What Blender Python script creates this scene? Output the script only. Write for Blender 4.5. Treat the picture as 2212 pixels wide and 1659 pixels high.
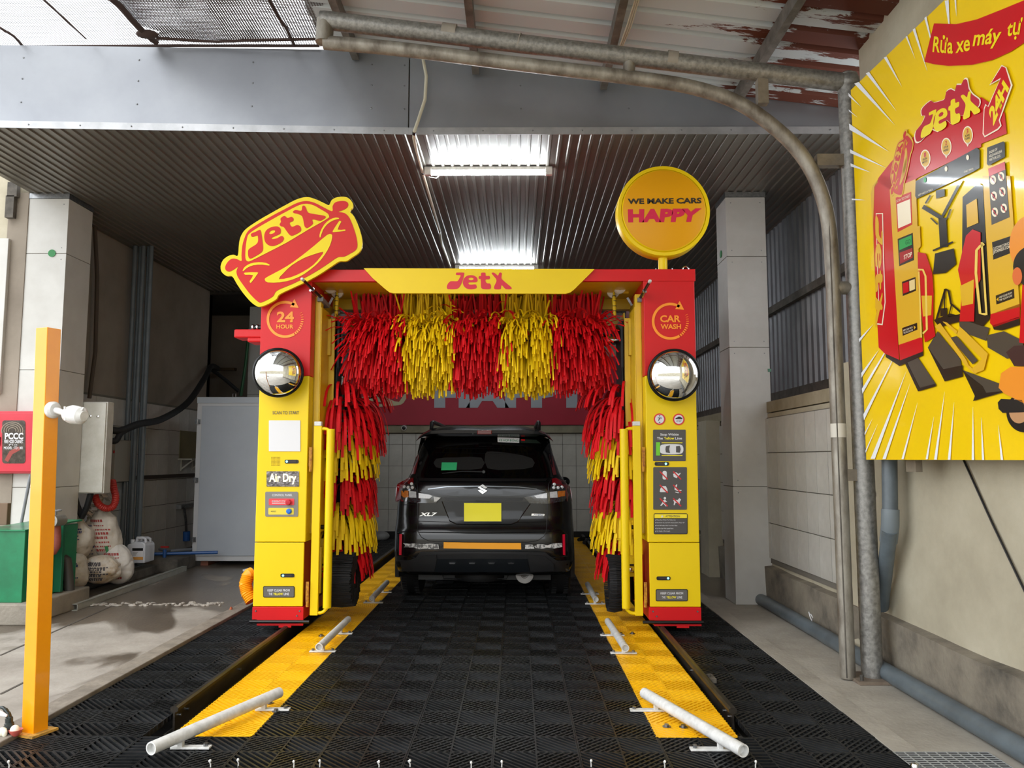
import bpy, bmesh, math, random
import numpy as np
from mathutils import Vector, Matrix, noise as mnoise
random.seed(7)
SC = bpy.context.scene
COL = SC.collection
for _o in list(bpy.data.objects): bpy.data.objects.remove(_o)
# ---------------------------------------------------------------- camera, sky, exposure
FPX = 1705.0; TH = math.atan(161.5 / FPX); CAMZ = 1.4
PSI = math.atan(11 * math.cos(TH) / FPX)
CF = np.array([-math.sin(PSI) * math.cos(TH), math.cos(PSI) * math.cos(TH), math.sin(TH)])
CR = np.array([math.cos(PSI), math.sin(PSI), 0.0]); CU = np.cross(CR, CF)
cam_data = bpy.data.cameras.new('camera'); cam = bpy.data.objects.new('camera', cam_data); COL.objects.link(cam)
cam_data.sensor_width = 36.0; cam_data.lens = 36.0 * FPX / 2212.0; cam_data.clip_end = 200
cam.matrix_world = Matrix(((CR[0], CU[0], -CF[0], 0), (CR[1], CU[1], -CF[1], 0), (CR[2], CU[2], -CF[2], CAMZ), (0, 0, 0, 1)))
SC.camera = cam
world = bpy.data.worlds.new('overcast_sky'); SC.world = world; world.use_nodes = True
wn = world.node_tree; wbg = wn.nodes['Background']
wbg.inputs['Color'].default_value = (0.93, 0.965, 1.0, 1); wbg.inputs['Strength'].default_value = 1.9
sun_data = bpy.data.lights.new('soft_sun', 'SUN'); sun_data.energy = 0.8; sun_data.angle = 1.2; sun_data.color = (1, 0.97, 0.92)
sun = bpy.data.objects.new('soft_sun', sun_data); COL.objects.link(sun)
sun.rotation_euler = (math.radians(38), 0, math.radians(-22))
SC.view_settings.view_transform = 'Standard'; SC.view_settings.look = 'None'
SC.view_settings.exposure = 0.85; SC.view_settings.gamma = 1.0; SC.view_settings.use_curve_mapping = False

def at(px, py, Y=None, z=None, X=None):
    d = CF + CR * (px - 1106) / FPX - CU * (py - 829.5) / FPX
    if Y is not None: t = Y / d[1]
    elif X is not None: t = X / d[0]
    else: t = (z - CAMZ) / d[2]
    p = d * t
    return Vector((p[0], p[1], p[2] + CAMZ))

# ---------------------------------------------------------------- materials
def lin(h):
    h = h.lstrip('#'); v = [int(h[i:i + 2], 16) / 255 for i in (0, 2, 4)]
    return [c / 12.92 if c <= 0.04045 else ((c + 0.055) / 1.055) ** 2.4 for c in v] + [1]
MATS = {}
def pm(name, c1, c2=None, scale=4.0, rough=0.5, metal=0.0, bump=0.0, bscale=None, coat=0.0, r2=None,
       stretch=(1, 1, 1), lo=0.35, hi=0.65, emis=None, es=0.0, alpha=1.0, ior=None, detail=6, spec=None):
    if name in MATS: return MATS[name]
    m = bpy.data.materials.new(name); m.use_nodes = True; nt = m.node_tree; b = nt.nodes['Principled BSDF']
    b.inputs['Base Color'].default_value = lin(c1); b.inputs['Roughness'].default_value = rough
    b.inputs['Metallic'].default_value = metal; b.inputs['Coat Weight'].default_value = coat
    if coat: b.inputs['Coat Roughness'].default_value = 0.06
    if spec is not None: b.inputs['Specular IOR Level'].default_value = spec
    if emis: b.inputs['Emission Color'].default_value = lin(emis); b.inputs['Emission Strength'].default_value = es
    if c2 or bump or r2 is not None:
        tc = nt.nodes.new('ShaderNodeTexCoord'); mp = nt.nodes.new('ShaderNodeMapping')
        mp.inputs['Scale'].default_value = stretch; nt.links.new(tc.outputs['Object'], mp.inputs[0])
        n = nt.nodes.new('ShaderNodeTexNoise'); n.inputs['Scale'].default_value = scale; n.inputs['Detail'].default_value = detail
        n.inputs['Roughness'].default_value = 0.62
        nt.links.new(mp.outputs[0], n.inputs['Vector'])
        if c2:
            r = nt.nodes.new('ShaderNodeValToRGB'); r.color_ramp.elements[0].position = lo; r.color_ramp.elements[1].position = hi
            r.color_ramp.elements[0].color = lin(c1); r.color_ramp.elements[1].color = lin(c2)
            nt.links.new(n.outputs[0], r.inputs[0]); nt.links.new(r.outputs[0], b.inputs['Base Color'])
        if r2 is not None:
            mr = nt.nodes.new('ShaderNodeMapRange'); mr.inputs[1].default_value = lo; mr.inputs[2].default_value = hi
            mr.inputs[3].default_value = rough; mr.inputs[4].default_value = r2
            nt.links.new(n.outputs[0], mr.inputs[0]); nt.links.new(mr.outputs[0], b.inputs['Roughness'])
        if bump:
            n2 = n
            if bscale:
                n2 = nt.nodes.new('ShaderNodeTexNoise'); n2.inputs['Scale'].default_value = bscale; n2.inputs['Detail'].default_value = 5
                nt.links.new(mp.outputs[0], n2.inputs['Vector'])
            bp = nt.nodes.new('ShaderNodeBump'); bp.inputs['Strength'].default_value = bump; bp.inputs['Distance'].default_value = 0.01
            nt.links.new(n2.outputs[0], bp.inputs['Height']); nt.links.new(bp.outputs[0], b.inputs['Normal'])
    MATS[name] = m
    return m
M_yel = pm('yellow_paint', 'EAC904', 'E6C403', 2, rough=0.4, spec=0.35)
M_yel2 = pm('yellow_frame_paint', 'DDB80A', 'D2AC08', 3, rough=0.4, coat=0.1)
M_red = pm('red_paint', 'CE1218', 'C41016', 2, rough=0.4, spec=0.35)
M_dred = pm('dark_red_paint', 'A81812', '8E120E', 3, rough=0.45)
M_blk = pm('black_plastic', '0B0B0C', rough=0.42)
M_rub = pm('black_rubber', '0D0D0E', '17181A', 20, rough=0.7)
M_gry = pm('panel_grey', '4B4846', rough=0.5)
M_wht = pm('white_print', 'D6D6D8', rough=0.55)
M_org = pm('orange_print', 'F5921C', rough=0.45)
M_chr = pm('chrome', 'D8D8D8', rough=0.16, metal=1)
M_stl = pm('steel', '9A9B9C', '7E8082', 30, rough=0.35, metal=1)
M_mot = pm('motor_grey', '7D8084', '6E7175', 12, rough=0.45)
M_gal = pm('galvanised_steel', '7A7874', 'A19F99', 34, rough=0.42, metal=0.65, bump=0.15, bscale=60, r2=0.6, lo=0.38, hi=0.7)
M_galb = pm('weathered_pipe', '6A6258', '9C978C', 9, rough=0.5, metal=0.45, bump=0.2, bscale=45, stretch=(1, 1, 0.4))
M_pur = pm('purlin_steel', '57534B', '77716A', 9, rough=0.6, metal=0.4)
M_pvc = pm('white_pvc', 'DADAD8', 'C2C2BF', 25, rough=0.35)
M_pvcg = pm('grey_pvc', '606A70', '4E565B', 5, rough=0.42, coat=0.1)
M_grn = pm('green_paint', '0F7A4F', '0B6641', 5, rough=0.35, coat=0.2)
M_conc = pm('old_concrete', '6F6A61', '8E877B', 5, rough=0.85, bump=0.5, bscale=30)
M_concd = pm('dark_concrete', '3A3733', '6A645B', 4, rough=0.85, bump=0.6, bscale=20)
M_tyre = pm('tyre_rubber', '0C0C0D', '151516', 40, rough=0.6)
M_car = pm('car_paint_black', '07090B', '0A0C0F', 2, rough=0.25, metal=0.0, coat=0.45, spec=0.3)
M_glass = pm('dark_tinted_glass', '050506', rough=0.06, spec=0.35)
M_cpl = pm('car_black_plastic', '121315', '191A1C', 50, rough=0.55)

# ---------------------------------------------------------------- mesh collector
class MB:
    def __init__(s): s.v = []; s.f = []; s.m = []; s.cur = 0
    def add(s, vs, fs):
        o = len(s.v); s.v += [tuple(v) for v in vs]; s.f += [tuple(i + o for i in f) for f in fs]; s.m += [s.cur] * len(fs)
        return s
    def box(s, x0, x1, y0, y1, z0, z1):
        x0, x1 = min(x0, x1), max(x0, x1); y0, y1 = min(y0, y1), max(y0, y1); z0, z1 = min(z0, z1), max(z0, z1)
        return s.add([(x0, y0, z0), (x1, y0, z0), (x1, y1, z0), (x0, y1, z0), (x0, y0, z1), (x1, y0, z1), (x1, y1, z1), (x0, y1, z1)],
              [(0, 3, 2, 1), (4, 5, 6, 7), (0, 1, 5, 4), (1, 2, 6, 5), (2, 3, 7, 6), (3, 0, 4, 7)])
    def obox(s, c, ax, ay, az):     # centre and three half vectors
        c, ax, ay, az = map(Vector, (c, ax, ay, az)); vs = []
        for sz in (-1, 1):
            for sx, sy in ((-1, -1), (1, -1), (1, 1), (-1, 1)): vs.append(c + ax * sx + ay * sy + az * sz)
        return s.add(vs, [(0, 3, 2, 1), (4, 5, 6, 7), (0, 1, 5, 4), (1, 2, 6, 5), (2, 3, 7, 6), (3, 0, 4, 7)])
    def bar(s, p0, p1, w, t, up=(0, 0, 1)):
        p0, p1, up = Vector(p0), Vector(p1), Vector(up); d = (p1 - p0); L = d.length; d.normalize()
        sd = d.cross(up)
        if sd.length < 1e-4: sd = d.cross(Vector((1, 0, 0)))
        sd.normalize(); u = sd.cross(d)
        return s.obox((p0 + p1) / 2, d * L / 2, sd * w / 2, u * t / 2)
    def tube(s, pts, r, n=12, caps=True, closed=False):
        pts = [Vector(p) for p in pts]; N = len(pts); rs = r if isinstance(r, (list, tuple)) else [r] * N
        vs = []; fs = []; up = None
        for i, p in enumerate(pts):
            if closed: d = (pts[(i + 1) % N] - pts[i - 1]).normalized()
            else: d = (pts[min(i + 1, N - 1)] - pts[max(i - 1, 0)]).normalized()
            if up is None:
                up = Vector((0, 0, 1)) if abs(d.z) < 0.9 else Vector((1, 0, 0))
            a = d.cross(up).normalized(); up = a.cross(d).normalized()
            for k in range(n):
                t = 2 * math.pi * k / n; vs.append(p + (a * math.cos(t) + up * math.sin(t)) * rs[i])
        for i in range(N if closed else N - 1):
            j = (i + 1) % N
            for k in range(n):
                k2 = (k + 1) % n; fs.append((i * n + k, i * n + k2, j * n + k2, j * n + k))
        if caps and not closed:
            fs.append(tuple(range(n))[::-1]); fs.append(tuple((N - 1) * n + k for k in range(n)))
        return s.add(vs, fs)
    def cyl(s, p0, p1, r0, r1=None, n=20): return s.tube([p0, p1], [r0, r0 if r1 is None else r1], n)
    def lathe(s, prof, c=(0, 0, 0), axis='z', n=24, d=None):   # prof: list of (radius, height)
        c = Vector(c)
        if d is None: d = {'z': (0, 0, 1), 'x': (1, 0, 0), 'y': (0, -1, 0)}[axis]
        d = Vector(d).normalized(); a = d.orthogonal().normalized(); b = d.cross(a)
        vs = []; fs = []; m = len(prof)
        for r, h in prof:
            for k in range(n):
                t = 2 * math.pi * k / n; vs.append(c + d * h + (a * math.cos(t) + b * math.sin(t)) * max(r, 1e-5))
        for i in range(m - 1):
            for k in range(n):
                k2 = (k + 1) % n; fs.append((i * n + k, i * n + k2, (i + 1) * n + k2, (i + 1) * n + k))
        fs.append(tuple(range(n))[::-1]); fs.append(tuple((m - 1) * n + k for k in range(n)))
        return s.add(vs, fs)
    def ell(s, c, rx, ry, rz, n=16, m=10, d=None):
        vs = []; fs = []
        for i in range(m + 1):
            ph = math.pi * i / m - math.pi / 2
            for k in range(n):
                t = 2 * math.pi * k / n
                vs.append((c[0] + rx * math.cos(ph) * math.cos(t), c[1] + ry * math.cos(ph) * math.sin(t), c[2] + rz * math.sin(ph)))
        for i in range(m):
            for k in range(n):
                k2 = (k + 1) % n; fs.append((i * n + k, i * n + k2, (i + 1) * n + k2, (i + 1) * n + k))
        return s.add(vs, fs)
    def prism(s, poly, y0, y1):     # polygon in XZ extruded along Y
        n = len(poly); vs = [(x, y0, z) for x, z in poly] + [(x, y1, z) for x, z in poly]
        return s.add(vs, [tuple(range(n)), tuple(range(n, 2 * n))[::-1]] + [(i, i + n, (i + 1) % n + n, (i + 1) % n) for i in range(n)])
    def ribbon(s, pts, w, t, side):
        vs = []; fs = []; N = len(pts)
        for i, p in enumerate(pts):
            d = (pts[min(i + 1, N - 1)] - pts[max(i - 1, 0)]).normalized()
            sd = (side - d * side.dot(d))
            if sd.length < 1e-4: sd = d.orthogonal()
            sd = sd.normalized() * w / 2; nn = d.cross(sd).normalized() * t / 2
            vs += [p + sd + nn, p - sd + nn, p - sd - nn, p + sd - nn]
        for i in range(N - 1):
            for k in range(4): fs.append((i * 4 + k, i * 4 + (k + 1) % 4, i * 4 + 4 + (k + 1) % 4, i * 4 + 4 + k))
        fs.append((N * 4 - 4, N * 4 - 3, N * 4 - 2, N * 4 - 1))
        return s.add(vs, fs)

WO = {}
def finish(me, smooth):
    if smooth: me.polygons.foreach_set('use_smooth', [True] * len(me.polygons))
def props(o, label=None, cat=None, group=None, kind=None):
    if label: o['label'] = label
    if cat: o['category'] = cat
    if group: o['group'] = group
    if kind: o['kind'] = kind
def build(name, mb, mat, parent=None, label=None, cat=None, group=None, kind=None, bevel=0, smooth=None, ang=None):
    if isinstance(mb, bmesh.types.BMesh):
        me = bpy.data.meshes.new(name); vs = None; mb.to_mesh(me); mb.free()
    else:
        me = bpy.data.meshes.new(name); me.from_pydata(mb.v, [], mb.f)
        bm = bmesh.new(); bm.from_mesh(me); bmesh.ops.recalc_face_normals(bm, faces=bm.faces); bm.to_mesh(me); bm.free()
        if len(set(mb.m)) > 1: me.polygons.foreach_set('material_index', mb.m)
    for mm in (mat if isinstance(mat, (list, tuple)) else [mat]): me.materials.append(mm)
    o = bpy.data.objects.new(name, me); COL.objects.link(o)
    if parent is not None: base = WO[parent.name]
    else:
        co = np.array([v.co[:] for v in me.vertices]); lo = co.min(0); hi = co.max(0)
        base = Vector(((lo[0] + hi[0]) / 2, (lo[1] + hi[1]) / 2, lo[2])); o.location = base
    me.transform(Matrix.Translation(-base)); WO[o.name] = base
    if parent is not None: o.parent = parent
    if smooth or (smooth is None and not bevel):
        me.polygons.foreach_set('use_smooth', [True] * len(me.polygons))
        if smooth is None: me.set_sharp_from_angle(angle=math.radians(ang or 35))
    if bevel:
        b = o.modifiers.new('bevel', 'BEVEL'); b.width = bevel; b.segments = 2; b.limit_method = 'ANGLE'
        me.polygons.foreach_set('use_smooth', [False] * len(me.polygons))
    props(o, label, cat, group, kind)
    return o
def thing(name, label, cat, loc, group=None, kind=None):
    o = bpy.data.objects.new(name, None); COL.objects.link(o); o.location = loc; o.empty_display_size = 0.1
    WO[o.name] = Vector(loc); props(o, label, cat, group, kind); return o

# ---------------------------------------------------------------- flat shapes and lettering (curves turned into meshes at the end)
PEND = []
class Frame:
    def __init__(s, O, R, U):
        s.O = Vector(O); s.R = Vector(R).normalized(); s.U = Vector(U).normalized(); s.N = s.R.cross(s.U)
    def pt(s, r, u, n=0): return s.O + s.R * r + s.U * u + s.N * n
    def px(s, x, y):
        d = Vector(CF + CR * (x - 1106) / FPX - CU * (y - 829.5) / FPX); c = Vector((0, 0, CAMZ))
        t = (s.O - c).dot(s.N) / d.dot(s.N); p = c + d * t - s.O
        return (p.dot(s.R), p.dot(s.U))
def FY(Y): return Frame((0, Y, 0), (1, 0, 0), (0, 0, 1))
def smooth_poly(P, k=5):
    P = [Vector(p) for p in P]; n = len(P); out = []
    for i in range(n):
        p0, p1, p2, p3 = P[i - 1], P[i], P[(i + 1) % n], P[(i + 2) % n]
        for j in range(k):
            t = j / k; t2 = t * t; t3 = t2 * t
            out.append(0.5 * ((2 * p1) + (p2 - p0) * t + (2 * p0 - 5 * p1 + 4 * p2 - p3) * t2 + (3 * p1 - p0 - 3 * p2 + p3) * t3))
    return [tuple(p) for p in out]
def sh(name, polys, fr, mat, parent, off=0.001, t=0.001, sm=0, conv=None, **kw):
    cu = bpy.data.curves.new(name, 'CURVE'); cu.dimensions = '2D'; cu.fill_mode = 'BOTH'; cu.extrude = t
    for P in polys:
        if conv: P = [conv(*p) for p in P]
        P = [fr.px(*p) for p in P]
        if sm: P = smooth_poly(P, sm)
        sp = cu.splines.new('POLY'); sp.points.add(len(P) - 1); sp.use_cyclic_u = True
        for q, p in zip(sp.points, P): q.co = (p[0], p[1], 0, 1)
    o = bpy.data.objects.new(name + '_curve', cu); COL.objects.link(o)
    PEND.append((o, (lambda me, fr=fr, off=off: [fr.pt(v.co.x, v.co.y, off + v.co.z) for v in me.vertices]), name, mat, parent, kw))
def rect(x0, y0, x1, y1): return [(x0, y1), (x1, y1), (x1, y0), (x0, y0)]
def rrect(x0, y0, x1, y1, r):
    out = []
    for cx, cy, a in ((x1 - r, y0 + r, -90), (x1 - r, y1 - r, 0), (x0 + r, y1 - r, 90), (x0 + r, y0 + r, 180)):
        for k in range(5):
            t = math.radians(a + k * 22.5); out.append((cx + r * math.cos(t), cy + r * math.sin(t)))
    return out
def circ(cx, cy, rx, ry=None, n=40, a0=0, a1=360):
    ry = ry or rx
    return [(cx + rx * math.cos(math.radians(a0 + (a1 - a0) * k / n)), cy + ry * math.sin(math.radians(a0 + (a1 - a0) * k / n))) for k in range(n)]
def strokep(pts, w):      # thick line polygon in pixel space
    L = []; R = []
    for i, p in enumerate(pts):
        a = Vector(pts[max(i - 1, 0)]); b = Vector(pts[min(i + 1, len(pts) - 1)]); d = (b - a).normalized(); n = Vector((-d.y, d.x)) * w / 2
        L.append((p[0] + n.x, p[1] + n.y)); R.append((p[0] - n.x, p[1] - n.y))
    return L + R[::-1]
def tx(body, quad, fr, mat, parent, bold=0.02, off=0.001, name='lettering', t=0.0008, surf=None, **kw):
    # quad: x0,y0,x1,y1 or four pixel corners: bottom-left, bottom-right, top-right, top-left
    if len(quad) == 4 and not isinstance(quad[0], (tuple, list)):
        x0, y0, x1, y1 = quad; quad = [(x0, y1), (x1, y1), (x1, y0), (x0, y0)]
    q = [Vector(fr.px(*c)) for c in quad]
    cu = bpy.data.curves.new(name, 'FONT'); cu.body = body; cu.size = 1.0; cu.extrude = 0.0; cu.offset = bold; cu.align_x = 'CENTER'
    cu.resolution_u = 3
    o = bpy.data.objects.new(name + '_curve', cu); COL.objects.link(o)
    def mapf(me, q=q, fr=fr, off=off, surf=surf):
        co = np.array([v.co[:] for v in me.vertices]); lo = co.min(0); hi = co.max(0); out = []
        for c in co:
            a = (c[0] - lo[0]) / max(hi[0] - lo[0], 1e-6); b = (c[1] - lo[1]) / max(hi[1] - lo[1], 1e-6)
            p = q[0] * (1 - a) * (1 - b) + q[1] * a * (1 - b) + q[2] * a * b + q[3] * (1 - a) * b
            out.append(surf(p[0], p[1]) if surf else fr.pt(p[0], p[1], off))
        return out
    PEND.append((o, mapf, name, mat, parent, kw))
def flush_pending():
    bpy.context.view_layer.update(); dg = bpy.context.evaluated_depsgraph_get()
    for o, mf, name, mat, parent, kw in PEND:
        me = bpy.data.meshes.new_from_object(o.evaluated_get(dg)); me.materials.clear(); me.materials.append(mat)
        if not len(me.vertices): print('EMPTY', name); continue
        pts = mf(me); base = WO[parent.name] if parent is not None else Vector((0, 0, 0))
        me.vertices.foreach_set('co', [c for p in pts for c in (p - base)]); me.update()
        n = bpy.data.objects.new(name, me); COL.objects.link(n); WO[n.name] = base
        if parent is not None: n.parent = parent
        props(n, kw.get('label'), kw.get('cat'), kw.get('group'), kw.get('kind'))
    for o, *_ in PEND:
        bpy.data.objects.remove(o)
# ================================================================ SETTING
def surface_mat(name, cols, wet=None, scale=1.6, bump=0.4, rough=0.85):
    # layered concrete: broad tone, fine grain and (optionally) wet patches with their own outline
    m = bpy.data.materials.new(name); m.use_nodes = True; nt = m.node_tree; b = nt.nodes['Principled BSDF']; L = nt.links.new
    tc = nt.nodes.new('ShaderNodeTexCoord')
    n1 = nt.nodes.new('ShaderNodeTexNoise'); n1.inputs['Scale'].default_value = scale; n1.inputs['Detail'].default_value = 8; n1.inputs['Roughness'].default_value = 0.65
    L(tc.outputs['Object'], n1.inputs['Vector'])
    r1 = nt.nodes.new('ShaderNodeValToRGB'); cr = r1.color_ramp
    cr.elements[0].position = 0.3; cr.elements[0].color = lin(cols[0]); cr.elements[1].position = 0.7; cr.elements[1].color = lin(cols[2])
    e = cr.elements.new(0.5); e.color = lin(cols[1]); L(n1.outputs[0], r1.inputs[0])
    n2 = nt.nodes.new('ShaderNodeTexNoise'); n2.inputs['Scale'].default_value = 38; n2.inputs['Detail'].default_value = 4; L(tc.outputs['Object'], n2.inputs['Vector'])
    bp = nt.nodes.new('ShaderNodeBump'); bp.inputs['Strength'].default_value = bump; bp.inputs['Distance'].default_value = 0.006
    L(n2.outputs[0], bp.inputs['Height']); L(bp.outputs[0], b.inputs['Normal'])
    b.inputs['Roughness'].default_value = rough
    if wet:
        mp = nt.nodes.new('ShaderNodeMapping'); mp.inputs['Scale'].default_value = (1, 0.55, 1); L(tc.outputs['Object'], mp.inputs[0])
        n3 = nt.nodes.new('ShaderNodeTexNoise'); n3.inputs['Scale'].default_value = wet[0]; n3.inputs['Detail'].default_value = 7; n3.inputs['Distortion'].default_value = 0.6
        L(mp.outputs[0], n3.inputs['Vector'])
        sx = nt.nodes.new('ShaderNodeSeparateXYZ'); g = nt.nodes.new('ShaderNodeNewGeometry'); L(g.outputs['Position'], sx.inputs[0])
        mr0 = nt.nodes.new('ShaderNodeMapRange'); mr0.inputs[1].default_value = wet[1]; mr0.inputs[2].default_value = wet[2]; mr0.inputs[3].default_value = -0.20; mr0.inputs[4].default_value = 0.12
        L(sx.outputs['Y'], mr0.inputs[0])
        ad = nt.nodes.new('ShaderNodeMath'); ad.operation = 'ADD'; L(n3.outputs[0], ad.inputs[0]); L(mr0.outputs[0], ad.inputs[1])
        r3 = nt.nodes.new('ShaderNodeMapRange'); r3.inputs[1].default_value = 0.5; r3.inputs[2].default_value = 0.56; L(ad.outputs[0], r3.inputs[0])
        mx = nt.nodes.new('ShaderNodeMix'); mx.data_type = 'RGBA'; mx.blend_type = 'MULTIPLY'
        L(r3.outputs[0], mx.inputs[0]); L(r1.outputs[0], mx.inputs[6]); mx.inputs[7].default_value = (0.42, 0.38, 0.34, 1)
        L(mx.outputs[2], b.inputs['Base Color'])
        mr = nt.nodes.new('ShaderNodeMapRange'); mr.inputs[3].default_value = rough; mr.inputs[4].default_value = 0.28; L(r3.outputs[0], mr.inputs[0]); L(mr.outputs[0], b.inputs['Roughness'])
    else: L(r1.outputs[0], b.inputs['Base Color'])
    return m
M_floor = surface_mat('wet_concrete_floor', ('7C756C', '938C83', 'A49E95'), wet=(1.1, 4.8, 7.6))
M_floorR = surface_mat('concrete_apron', ('8C867B', 'A19B90', 'B0AA9F'), wet=(1.2, 7.4, 9.6))
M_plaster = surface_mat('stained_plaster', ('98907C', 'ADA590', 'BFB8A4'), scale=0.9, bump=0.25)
M_kerb = surface_mat('mossy_kerb_concrete', ('4A463F', '7A7265', '8F8878'), scale=2.6, bump=0.7)
M_lw = surface_mat('brown_plaster', ('7A7064', '8C8275', '988D80'), scale=0.8, bump=0.2)  # plaster with a darker, browner base than the outer walls
M_tile = pm('white_wall_tile', 'AFACA4', 'C4C1B9', 3, rough=0.3, bump=0.05)
M_tileb = pm('aged_wall_tile', 'A8A59C', 'BDBAB1', 2.2, rough=0.35)
M_grout = pm('dark_grout', '6C675E', rough=0.9)
M_ribc = pm('dark_ribbed_metal', '7E7B74', '75726B', 1.5, rough=0.4, metal=0.45)
M_clad = pm('grey_cladding_sheet', '9A9DA2', '8F9298', 1.2, rough=0.36, metal=0.7, bump=0.03)
M_cladw = pm('white_cladding_sheet', 'C6C5C0', 'B6B4AE', 1.8, rough=0.38, coat=0.1)
M_cor = pm('corrugated_grey', '85868A', '75767A', 2, rough=0.45, metal=0.4)

# floor: pit base under the grating, concrete on both sides, ground outside
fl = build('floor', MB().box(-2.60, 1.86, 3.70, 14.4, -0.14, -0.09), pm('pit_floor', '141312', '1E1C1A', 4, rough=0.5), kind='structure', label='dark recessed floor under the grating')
lf = MB(); lf.box(-9.0, -2.62, 3.7, 18, -0.2, 0.0)
build('slab', lf, M_floor, fl)
build('slab', MB().box(1.90, 2.9, 3.7, 18, -0.2, 0.0), M_floorR, fl)
build('slab', MB().box(-30, 30, -30, 3.7, -0.2, 0.0), surface_mat('yard_concrete', ('8F8A82', '9D978E', 'ABA59C'), scale=0.6), fl)
# raised lip along the left edge of the grating
build('trim_1', MB().box(-2.66, -2.525, 3.74, 14.4, -0.12, 0.022), pm('kerb_lip', '6E665C', '8A8175', 6, rough=0.8, bump=0.5, bscale=30), kind='structure', bevel=0.006)
build('trim_2', MB().box(1.805, 1.93, 3.94, 14.4, -0.12, 0.004), M_floorR, kind='structure')
# joint lines in the left slab
jm = MB()
for a, b in (((0, 1416), (240, 1310)), ((0, 1500), (60, 1470))):
    p, q = at(*a, z=0.001), at(*b, z=0.001); jm.bar(p, q, 0.018, 0.003)
build('floor_joint', jm, pm('joint_dark', '4A443D', rough=0.9), fl)

HC = 4.09
# interior ceiling: ribbed dark sheets, ribs running into the bay
def ribbed_ceiling():
    prof = []; x = -4.94; pitch = 0.0873
    while x < 3.03:
        prof += [(x, HC), (x + 0.052, HC), (x + 0.060, HC - 0.013), (x + 0.079, HC - 0.013)]; x += pitch
    n = len(prof); mb = MB(); mb.add([(a, 6.09 + (a + 5.6) * 0.225 / 4.7 if a < -0.9 else 6.32, b) for a, b in prof] + [(a, 14.45, b) for a, b in prof], [(i, i + 1, i + 1 + n, i + n) for i in range(n - 1)])
    return mb
ce = build('ceiling', ribbed_ceiling(), M_ribc, kind='structure', smooth=False)
build('ceiling_deck', MB().box(-4.97, 3.3, 6.40, 7.9, HC + 0.03, HC + 0.09).box(-9.2, 3.3, 7.9, 18.6, HC + 0.03, HC + 0.09), M_ribc, ce)
sc = MB()
for i in range(8):
    for j in range(9): sc.ell((-4.2 + j * 0.83, 6.9 + i * 0.9, HC - 0.003), 0.006, 0.006, 0.004, 6, 4)
build('screws', sc, M_stl, ce, kind='stuff')

# fascia of flat sheets above the bay mouth
fa0, fa1 = Vector((-5.6, 6.10, 0)), Vector((-0.90, 6.325, 0)); fb1 = Vector((3.0, 6.335, 0))
fas = thing('trim_3', None, None, (0, 6.3, 4.09), kind='structure')
sh_m = MB(); sh_m.add([(-5.6, 6.10, 4.12), (-0.905, 6.325, 4.12), (-0.905, 6.325, 4.81), (-5.6, 6.10, 4.775), (-5.6, 6.12, 4.12), (-0.905, 6.345, 4.12), (-0.905, 6.345, 4.81), (-5.6, 6.12, 4.775)],
         [(0, 1, 2, 3), (7, 6, 5, 4), (0, 4, 5, 1), (1, 5, 6, 2), (2, 6, 7, 3), (3, 7, 4, 0)])
build('fascia_sheet', sh_m, M_clad, fas, bevel=0.002)
build('fascia_sheet', MB().box(-0.895, 3.0, 6.325, 6.345, 4.12, 4.81), M_clad, fas, bevel=0.002)
build('backing', MB().box(-1.4, 3.0, 6.36, 6.38, 4.10, 4.75), M_grout, fas)
tr = MB(); x = -5.6
tr.add([(-5.6, 6.085, 4.075), (-0.9, 6.31, 4.075), (-0.9, 6.31, 4.135), (-5.6, 6.085, 4.135)], [(0, 1, 2, 3)])
tr.box(-0.9, 3.0, 6.312, 6.322, 4.075, 4.135)
build('edge_strip', tr, pm('edge_flashing', 'B9BABC', 'A5A6A8', 6, rough=0.35, metal=0.6, bump=0.15, bscale=8), fas)
rv = MB()
def fy(x): return 6.10 + (x + 5.6) * 0.225 / 4.7 if x < -0.9 else 6.325
for x in [-5.2 + 0.41 * k for k in range(20)]:
    rv.ell((x, fy(x) - 0.018, 4.105), 0.007, 0.004, 0.007, 6, 4)
for x in (-4.05, -3.12, -2.19, -1.21, -0.94, 0.03, 0.93, 1.85):
    for z in (4.3, 4.5, 4.68): rv.ell((x, fy(x) - 0.003, z), 0.008, 0.004, 0.008, 6, 4)
build('rivet', rv, M_stl, fas, kind='stuff')

# back wall: concrete, tiles, beam
bw = build('wall_back', MB().box(-6.2, 3.1, 14.42, 14.6, 0, HC), M_grout, kind='structure')
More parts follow.
